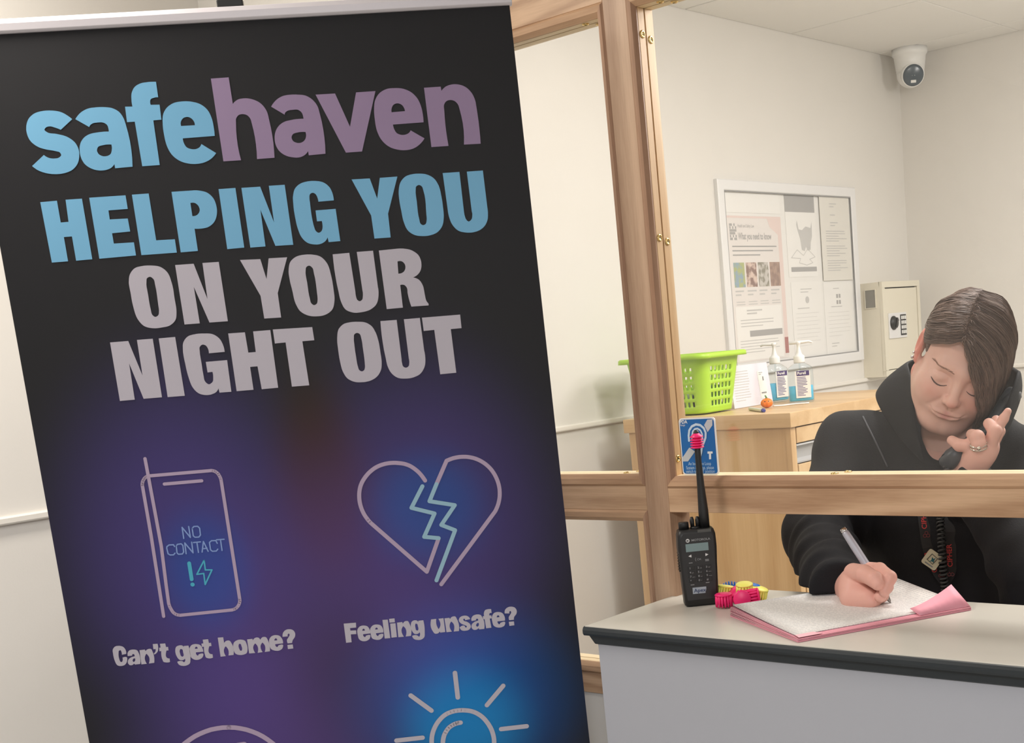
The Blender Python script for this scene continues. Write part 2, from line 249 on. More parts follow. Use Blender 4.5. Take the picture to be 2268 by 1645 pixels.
GLYPHS={'blue_logo': '1326,1251 1140,1390 1124,1381 1109,1373 1093,1366 1077,1359 1061,1352 1049,1348 1037,1342 1025,1338 1013,1334 1001,1332 988,1332 974,1332 960,1334 947,1338 936,1344 930,1349 923,1355 918,1361 914,1368 912,1374 913,1382 918,1389 925,1396 933,1403 940,1409 963,1423 990,1431 1019,1435 1048,1439 1076,1446 1104,1454 1132,1462 1160,1471 1186,1482 1211,1495 1233,1509 1254,1525 1274,1542 1292,1561 1308,1581 1318,1599 1327,1618 1334,1638 1340,1659 1344,1680 1345,1699 1346,1718 1345,1737 1342,1757 1339,1776 1334,1798 1327,1821 1319,1844 1309,1865 1297,1885 1283,1904 1267,1922 1249,1939 1231,1954 1211,1967 1189,1979 1166,1988 1142,1996 1117,2002 1093,2007 1067,2011 1042,2014 1016,2015 990,2015 965,2014 936,2011 908,2008 880,2002 853,1996 826,1988 805,1980 783,1972 762,1962 742,1952 723,1940 707,1929 692,1916 678,1903 664,1889 651,1874 842,1729 852,1740 864,1750 876,1759 889,1767 902,1774 916,1779 931,1784 947,1787 963,1789 979,1790 993,1790 1009,1790 1024,1789 1038,1785 1052,1779 1060,1775 1068,1769 1076,1763 1082,1757 1085,1750 1086,1744 1085,1737 1083,1730 1081,1723 1078,1717 1069,1706 1055,1698 1038,1693 1021,1688 1005,1683 981,1676 956,1670 932,1665 907,1659 883,1652 859,1644 834,1635 810,1625 787,1613 766,1599 747,1585 729,1569 713,1552 698,1534 686,1514 676,1495 669,1474 663,1453 659,1431 657,1409 656,1389 656,1368 658,1347 662,1327 666,1307 673,1286 681,1265 691,1244 702,1225 715,1207 730,1190 747,1175 766,1161 786,1148 806,1137 829,1128 853,1121 878,1116 903,1112 928,1109 954,1107 979,1106 1004,1107 1029,1108 1054,1111 1082,1114 1111,1119 1138,1125 1165,1133 1191,1144 1207,1152 1223,1162 1239,1173 1254,1185 1269,1196 1281,1207 1293,1217 1304,1228 1315,1239|1370,1254 1386,1234 1402,1216 1419,1199 1437,1183 1456,1169 1475,1157 1495,1146 1516,1136 1538,1127 1559,1120 1585,1114 1611,1110 1637,1108 1663,1107 1689,1106 1711,1106 1733,1106 1756,1107 1778,1108 1800,1110 1825,1113 1851,1117 1876,1121 1900,1127 1923,1136 1942,1145 1961,1156 1979,1169 1995,1182 2009,1197 2022,1215 2033,1234 2043,1254 2051,1275 2058,1296 2062,1312 2065,1328 2067,1345 2070,1361 2072,1377 2086,1496 2094,1616 2094,1738 2087,1861 2072,1986 1820,1991 1818,1931 1810,1941 1801,1951 1791,1960 1781,1968 1771,1976 1755,1985 1738,1992 1721,1997 1703,2002 1686,2005 1666,2008 1647,2009 1627,2009 1608,2008 1589,2006 1567,2002 1545,1997 1523,1990 1502,1981 1482,1971 1463,1960 1445,1947 1428,1933 1412,1917 1398,1900 1387,1883 1378,1863 1370,1843 1363,1822 1359,1801 1356,1781 1354,1760 1354,1739 1355,1718 1357,1697 1360,1678 1364,1658 1369,1639 1376,1620 1384,1603 1393,1586 1404,1570 1417,1554 1430,1540 1444,1527 1460,1515 1477,1504 1495,1495 1513,1487 1532,1480 1551,1475 1570,1471 1590,1468 1610,1466 1630,1464 1667,1461 1704,1459 1741,1458 1778,1459 1814,1461 1815,1453 1816,1446 1816,1439 1816,1431 1816,1424 1815,1412 1814,1400 1813,1389 1810,1377 1806,1368 1799,1358 1789,1349 1779,1341 1768,1334 1756,1329 1742,1325 1726,1322 1710,1322 1693,1322 1677,1322 1661,1323 1644,1323 1627,1325 1611,1328 1596,1334 1588,1338 1580,1342 1572,1347 1566,1353 1560,1359 1557,1363 1554,1366 1552,1370 1550,1375 1548,1379/1821,1649 1794,1645 1767,1644 1740,1644 1714,1647 1687,1651 1675,1653 1662,1655 1650,1658 1638,1662 1629,1668 1621,1675 1615,1684 1610,1694 1606,1704 1603,1714 1603,1724 1603,1734 1606,1744 1609,1754 1613,1763 1620,1773 1629,1782 1640,1790 1651,1797 1663,1802 1674,1806 1687,1808 1700,1809 1713,1809 1726,1808 1738,1806 1752,1802 1764,1797 1776,1791 1786,1783 1795,1773 1801,1761 1807,1748 1812,1734 1815,1721 1819,1707 1821,1693 1822,1678 1822,1664|2600,800 2597,1022 2584,1020 2572,1020 2560,1020 2547,1022 2535,1024 2524,1027 2513,1029 2501,1033 2491,1038 2484,1045 2480,1051 2476,1059 2474,1067 2472,1076 2471,1084 2470,1091 2470,1099 2470,1106 2471,1113 2472,1121 2600,1127 2593,1343 2475,1345 2467,1990 2212,1990 2207,1346 2095,1345 2102,1124 2208,1129 2207,1110 2206,1091 2206,1073 2207,1054 2209,1035 2211,1013 2214,990 2218,968 2224,946 2233,925 2242,909 2252,892 2263,876 2276,862 2290,849 2304,839 2319,831 2335,823 2352,817 2368,811 2389,806 2410,802 2432,800 2453,799 2475,797 2500,796 2525,796 2550,797 2575,798|3329,1627 2859,1631 2858,1646 2859,1662 2860,1677 2863,1691 2867,1706 2871,1718 2876,1731 2882,1744 2890,1755 2898,1765 2909,1773 2920,1779 2933,1785 2946,1789 2959,1793 2972,1796 2985,1798 2998,1799 3011,1799 3024,1798 3037,1795 3050,1791 3063,1786 3075,1780 3085,1773 3093,1766 3099,1758 3106,1750 3111,1741 3116,1731 3311,1876 3296,1894 3281,1910 3265,1924 3248,1938 3230,1951 3209,1963 3187,1975 3164,1984 3140,1993 3116,2000 3093,2005 3070,2008 3046,2011 3023,2012 2999,2012 2977,2012 2954,2010 2931,2008 2909,2004 2887,1999 2861,1992 2835,1984 2810,1974 2786,1963 2764,1950 2741,1934 2719,1916 2699,1897 2681,1876 2664,1853 2650,1829 2638,1803 2628,1776 2619,1748 2612,1720 2606,1689 2602,1656 2599,1623 2598,1591 2597,1558 2596,1526 2596,1493 2597,1461 2599,1429 2603,1397 2606,1371 2609,1345 2614,1320 2620,1294 2629,1270 2638,1252 2649,1234 2661,1217 2674,1201 2688,1186 2706,1170 2727,1155 2749,1142 2772,1130 2795,1121 2820,1113 2847,1108 2874,1105 2901,1103 2928,1102 2957,1102 2986,1103 3015,1106 3044,1110 3072,1116 3097,1123 3123,1130 3148,1139 3172,1150 3195,1163 3214,1177 3233,1193 3250,1210 3266,1229 3280,1249 3293,1273 3304,1299 3312,1326 3319,1353 3325,1381 3329,1406 3331,1432 3332,1458 3333,1485 3333,1511 3333,1534 3333,1557 3332,1581 3330,1604/3064,1454 2862,1452 2861,1436 2861,1422 2863,1408 2867,1395 2873,1383 2878,1374 2884,1366 2891,1358 2898,1351 2906,1345 2918,1338 2932,1333 2946,1330 2960,1328 2974,1328 2985,1331 2997,1334 3008,1340 3018,1346 3027,1353 3034,1360 3041,1368 3047,1377 3052,1386 3056,1395 3060,1406 3063,1417 3064,1429 3064,1441',
'purple_logo': '3396,804 3657,802 3661,1185 3674,1172 3687,1160 3702,1150 3716,1141 3731,1133 3752,1125 3773,1120 3796,1118 3818,1116 3841,1116 3865,1117 3890,1120 3915,1125 3939,1132 3962,1140 3985,1149 4008,1161 4030,1173 4050,1188 4068,1203 4087,1223 4104,1246 4119,1270 4132,1296 4142,1322 4149,1346 4153,1373 4156,1399 4157,1426 4160,1453 4169,1562 4174,1671 4174,1782 4169,1893 4160,2005 3898,2006 3909,1900 3914,1794 3914,1690 3908,1586 3897,1484 3895,1471 3894,1457 3893,1444 3890,1431 3887,1418 3882,1407 3876,1396 3869,1385 3861,1376 3853,1367 3842,1360 3830,1353 3817,1348 3804,1345 3791,1342 3777,1341 3763,1341 3749,1343 3736,1346 3723,1351 3713,1357 3703,1366 3694,1375 3686,1386 3679,1396 3673,1410 3671,1424 3669,1439 3668,1454 3666,1468 3653,1575 3646,1683 3645,1790 3650,1898 3661,2006 3400,2004|4217,1262 4231,1242 4246,1224 4261,1208 4278,1192 4296,1177 4314,1164 4333,1152 4353,1141 4374,1132 4395,1124 4417,1117 4441,1113 4465,1110 4489,1108 4513,1107 4536,1107 4560,1107 4583,1109 4606,1110 4629,1113 4652,1115 4675,1118 4699,1121 4721,1126 4743,1133 4763,1142 4782,1153 4801,1165 4818,1178 4834,1193 4852,1211 4867,1231 4881,1252 4893,1275 4903,1298 4910,1319 4914,1340 4917,1362 4919,1384 4922,1405 4936,1522 4943,1640 4944,1759 4939,1879 4927,2000 4674,2006 4672,1943 4663,1954 4654,1965 4644,1975 4633,1984 4622,1992 4606,2002 4588,2010 4570,2017 4552,2022 4533,2025 4515,2027 4497,2027 4478,2026 4460,2023 4442,2020 4420,2016 4399,2011 4377,2005 4357,1997 4338,1988 4317,1977 4298,1964 4279,1949 4262,1933 4248,1916 4235,1898 4225,1878 4216,1858 4209,1836 4204,1815 4201,1793 4199,1770 4200,1746 4202,1723 4205,1700 4209,1684 4213,1668 4218,1652 4225,1636 4232,1621 4242,1604 4253,1587 4265,1571 4279,1557 4293,1543 4308,1531 4323,1521 4340,1511 4357,1502 4375,1495 4394,1488 4415,1483 4436,1480 4457,1477 4478,1474 4516,1469 4554,1466 4593,1465 4632,1465 4671,1467 4671,1461 4671,1455 4670,1449 4670,1444 4670,1438 4669,1426 4667,1414 4665,1402 4662,1390 4658,1380 4650,1368 4641,1357 4630,1347 4618,1339 4606,1332 4593,1328 4578,1327 4563,1326 4547,1327 4532,1328 4515,1328 4497,1328 4480,1330 4463,1333 4447,1338 4439,1342 4431,1347 4423,1351 4416,1357 4410,1364 4407,1368 4405,1373 4402,1379 4401,1384 4400,1391/4673,1662 4649,1659 4624,1657 4600,1657 4575,1658 4551,1662 4537,1664 4521,1666 4507,1670 4493,1674 4481,1682 4474,1689 4468,1697 4462,1707 4458,1716 4455,1726 4455,1736 4456,1746 4459,1757 4463,1767 4468,1776 4476,1785 4486,1794 4497,1801 4510,1806 4522,1811 4534,1814 4548,1815 4562,1816 4575,1815 4589,1812 4600,1808 4612,1803 4624,1796 4634,1788 4643,1780 4652,1769 4660,1757 4666,1743 4671,1730 4674,1716 4676,1706 4676,1695 4676,1684 4675,1673|4898,1130 5191,1132 5349,1631 5507,1136 5801,1135 5482,2006 5236,2006|6473,1640 6002,1642 6002,1656 6004,1669 6006,1683 6008,1696 6012,1709 6016,1721 6021,1734 6027,1747 6034,1758 6042,1769 6052,1778 6065,1785 6078,1792 6092,1797 6106,1801 6119,1804 6133,1805 6147,1805 6161,1805 6175,1802 6188,1799 6202,1795 6215,1789 6228,1782 6238,1774 6243,1769 6248,1763 6252,1758 6256,1752 6259,1745 6457,1878 6443,1896 6428,1913 6412,1929 6395,1944 6378,1958 6358,1972 6336,1986 6314,1998 6291,2008 6267,2017 6244,2023 6219,2028 6194,2031 6169,2033 6145,2033 6121,2032 6097,2030 6073,2027 6050,2022 6027,2017 6001,2009 5976,2001 5951,1991 5927,1980 5905,1966 5882,1950 5861,1932 5841,1912 5823,1891 5807,1868 5791,1842 5777,1814 5766,1784 5757,1754 5749,1724 5743,1691 5740,1658 5738,1625 5737,1591 5737,1558 5737,1525 5738,1492 5739,1459 5742,1427 5747,1394 5751,1368 5756,1341 5762,1315 5770,1289 5781,1265 5793,1244 5806,1224 5821,1205 5838,1187 5856,1171 5874,1158 5893,1147 5914,1137 5935,1128 5956,1121 5982,1114 6010,1110 6038,1109 6066,1109 6093,1110 6120,1111 6148,1113 6175,1117 6201,1122 6227,1129 6251,1138 6274,1148 6297,1159 6319,1172 6339,1186 6358,1202 6376,1220 6393,1240 6408,1260 6421,1281 6433,1305 6443,1330 6452,1356 6459,1382 6465,1408 6469,1431 6472,1454 6474,1477 6475,1501 6476,1524 6477,1547 6477,1571 6476,1594 6475,1617/6210,1457 6005,1460 6005,1446 6006,1433 6008,1420 6012,1407 6017,1395 6022,1386 6027,1377 6033,1368 6040,1360 6048,1353 6060,1346 6073,1341 6087,1337 6102,1336 6115,1336 6127,1338 6139,1342 6151,1347 6162,1354 6172,1361 6179,1368 6185,1376 6191,1385 6196,1395 6200,1404 6204,1414 6207,1424 6209,1435 6210,1446|6543,1133 6800,1133 6804,1196 6817,1181 6831,1168 6846,1157 6861,1146 6877,1137 6897,1129 6918,1122 6940,1117 6962,1113 6983,1111 7004,1110 7025,1111 7046,1113 7066,1116 7086,1121 7107,1127 7127,1134 7147,1143 7166,1154 7184,1165 7204,1181 7222,1199 7239,1219 7254,1240 7268,1261 7278,1282 7287,1303 7295,1326 7301,1349 7306,1371 7309,1390 7311,1408 7311,1426 7312,1445 7313,1463 7318,1573 7321,1684 7321,1795 7319,1906 7314,2018 7053,2013 7068,1905 7075,1799 7074,1694 7065,1590 7050,1488 7047,1472 7045,1456 7042,1441 7039,1426 7033,1412 7026,1400 7018,1388 7009,1377 6999,1368 6988,1359 6977,1353 6966,1348 6954,1344 6942,1341 6930,1339 6915,1339 6900,1340 6885,1343 6871,1348 6859,1354 6848,1362 6839,1372 6831,1383 6823,1395 6818,1406 6814,1420 6812,1435 6812,1450 6812,1465 6812,1480 6806,1587 6803,1694 6803,1801 6806,1909 6812,2016 6547,2015',
'blue_head': '677,2397 916,2394 917,2711 1029,2710 1040,2389 1275,2391 1278,3280 1043,3282 1042,2925 926,2925 927,3281 693,3281|1380,2386 1905,2390 1906,2589 1625,2590 1623,2722 1883,2728 1888,2920 1623,2925 1624,3077 1916,3082 1916,3277 1380,3281|1998,2388 2242,2389 2243,3079 2517,3085 2516,3284 1994,3279|2576,2390 2879,2393 2902,2393 2925,2394 2948,2396 2970,2400 2992,2404 3013,2410 3035,2416 3055,2423 3075,2431 3093,2442 3112,2456 3129,2472 3145,2490 3159,2510 3171,2530 3180,2551 3188,2574 3193,2599 3197,2623 3199,2647 3200,2670 3200,2693 3198,2717 3194,2740 3189,2762 3182,2786 3173,2810 3162,2833 3150,2854 3135,2874 3120,2890 3102,2906 3083,2919 3063,2931 3042,2941 3020,2949 2996,2954 2972,2957 2948,2959 2924,2960 2905,2960 2886,2960 2867,2959 2848,2957 2829,2954 2828,3285 2573,3285/2826,2573 2843,2571 2859,2571 2873,2573 2887,2577 2899,2583 2909,2591 2919,2600 2928,2611 2935,2623 2940,2636 2943,2647 2946,2658 2947,2670 2947,2682 2945,2694 2940,2706 2934,2718 2926,2730 2916,2740 2906,2749 2893,2757 2878,2763 2862,2767 2844,2768 2825,2767|3268,2402 3518,2403 3519,3291 3264,3294|3606,2409 3886,2412 4016,2955 4016,2409 4254,2411 4256,3309 3986,3304 3840,2750 3837,3300 3609,3299|4958,2697 4722,2699 4723,2685 4722,2670 4721,2656 4718,2642 4715,2629 4712,2618 4709,2608 4704,2598 4699,2588 4693,2580 4686,2575 4679,2569 4670,2565 4662,2562 4653,2561 4645,2562 4636,2564 4627,2568 4619,2574 4612,2579 4607,2587 4603,2597 4600,2607 4598,2618 4597,2628 4595,2643 4594,2658 4594,2673 4595,2688 4595,2703 4593,2756 4592,2810 4592,2864 4593,2917 4596,2971 4598,2991 4599,3011 4601,3032 4604,3052 4607,3072 4610,3085 4612,3098 4615,3110 4619,3122 4625,3132 4631,3140 4638,3147 4646,3154 4655,3158 4663,3161 4672,3160 4682,3157 4692,3152 4701,3146 4709,3139 4716,3130 4722,3119 4727,3107 4731,3094 4733,3082 4735,3072 4736,3062 4737,3052 4737,3042 4737,3032 4737,3024 4737,3015 4736,3007 4735,2998 4734,2990 4661,2989 4662,2825 4968,2825 4973,3312 4795,3313 4788,3241 4781,3254 4774,3265 4765,3275 4756,3285 4747,3294 4731,3305 4713,3314 4695,3322 4675,3328 4656,3332 4640,3334 4622,3335 4605,3334 4588,3332 4572,3330 4551,3326 4531,3321 4511,3315 4492,3307 4474,3297 4457,3284 4441,3269 4426,3252 4413,3234 4401,3215 4389,3192 4379,3166 4372,3140 4366,3113 4360,3086 4354,3053 4349,3019 4346,2985 4344,2951 4342,2917 4340,2877 4339,2837 4338,2797 4339,2757 4341,2717 4343,2690 4344,2664 4346,2637 4349,2611 4355,2585 4362,2561 4370,2537 4379,2514 4390,2492 4405,2472 4419,2458 4435,2444 4452,2432 4470,2421 4489,2412 4510,2404 4533,2398 4556,2393 4579,2390 4602,2387 4625,2386 4649,2385 4673,2385 4696,2387 4720,2389 4743,2393 4767,2396 4791,2402 4813,2409 4834,2418 4853,2430 4871,2443 4888,2459 4903,2476 4917,2494 4927,2512 4936,2533 4943,2554 4949,2575 4953,2597 4956,2616 4958,2636 4959,2656 4959,2677|5268,2407 5545,2412 5619,2722 5699,2415 5970,2415 5755,2960 5749,3319 5498,3316 5493,2965|5964,2622 5970,2597 5977,2571 5985,2546 5996,2522 6009,2500 6023,2482 6040,2464 6058,2448 6077,2434 6097,2422 6116,2414 6137,2408 6159,2403 6181,2399 6203,2397 6224,2395 6245,2394 6266,2394 6286,2395 6307,2396 6331,2398 6356,2401 6380,2405 6403,2410 6425,2418 6446,2427 6467,2438 6487,2450 6505,2464 6522,2479 6538,2498 6553,2520 6565,2544 6576,2569 6586,2593 6594,2624 6600,2656 6604,2689 6606,2722 6609,2755 6611,2789 6613,2823 6614,2857 6614,2891 6614,2925 6614,2956 6614,2986 6613,3017 6611,3047 6607,3078 6602,3105 6596,3133 6589,3160 6579,3186 6566,3211 6553,3230 6537,3250 6519,3268 6500,3284 6480,3298 6459,3309 6436,3318 6411,3326 6387,3331 6362,3336 6338,3339 6313,3341 6289,3341 6264,3340 6240,3338 6215,3335 6191,3332 6167,3327 6143,3320 6121,3311 6100,3300 6079,3286 6060,3271 6042,3254 6027,3236 6014,3214 6003,3190 5995,3165 5988,3139 5982,3113 5974,3077 5970,3039 5967,3001 5965,2964 5963,2926 5960,2892 5957,2858 5955,2824 5954,2790 5954,2756 5954,2729 5955,2702 5956,2676 5959,2649/6224,2642 6226,2630 6228,2617 6230,2604 6234,2593 6240,2584 6247,2578 6256,2573 6266,2569 6276,2566 6286,2566 6294,2568 6303,2572 6312,2577 6319,2584 6326,2591 6331,2601 6335,2612 6337,2625 6339,2638 6341,2651 6351,2720 6354,2791 6352,2863 6347,2934 6343,3006 6342,3026 6342,3047 6341,3067 6339,3088 6335,3107 6332,3118 6329,3129 6326,3139 6321,3149 6315,3157 6308,3162 6300,3167 6291,3171 6283,3173 6274,3174 6266,3172 6258,3168 6250,3163 6243,3157 6237,3151 6231,3139 6227,3126 6226,3111 6225,3096 6224,3082 6218,3028 6216,2974 6217,2919 6218,2865 6220,2810 6219,2777 6218,2743 6218,2709 6219,2675|6672,2414 6933,2416 6931,3018 6931,3033 6932,3049 6933,3065 6935,3080 6938,3095 6940,3104 6941,3113 6944,3122 6946,3131 6950,3139 6956,3147 6962,3157 6970,3165 6978,3171 6986,3174 6996,3173 7006,3168 7016,3162 7026,3153 7034,3145 7039,3138 7043,3130 7046,3121 7049,3112 7051,3104 7054,3089 7056,3074 7057,3059 7056,3043 7053,3027 7048,2420 7300,2421 7304,2978 7305,2999 7305,3019 7305,3040 7304,3060 7302,3081 7300,3098 7298,3115 7295,3132 7292,3149 7287,3165 7280,3182 7272,3200 7263,3216 7253,3232 7242,3247 7228,3262 7214,3275 7198,3288 7181,3299 7164,3309 7142,3320 7118,3328 7094,3335 7069,3339 7045,3343 7021,3345 6996,3345 6971,3344 6946,3342 6922,3338 6898,3333 6873,3327 6848,3320 6825,3310 6804,3298 6786,3283 6769,3266 6754,3247 6740,3227 6728,3206 6717,3184 6708,3160 6701,3135 6695,3109 6690,3084 6687,3064 6685,3044 6683,3023 6682,3002 6682,2981',
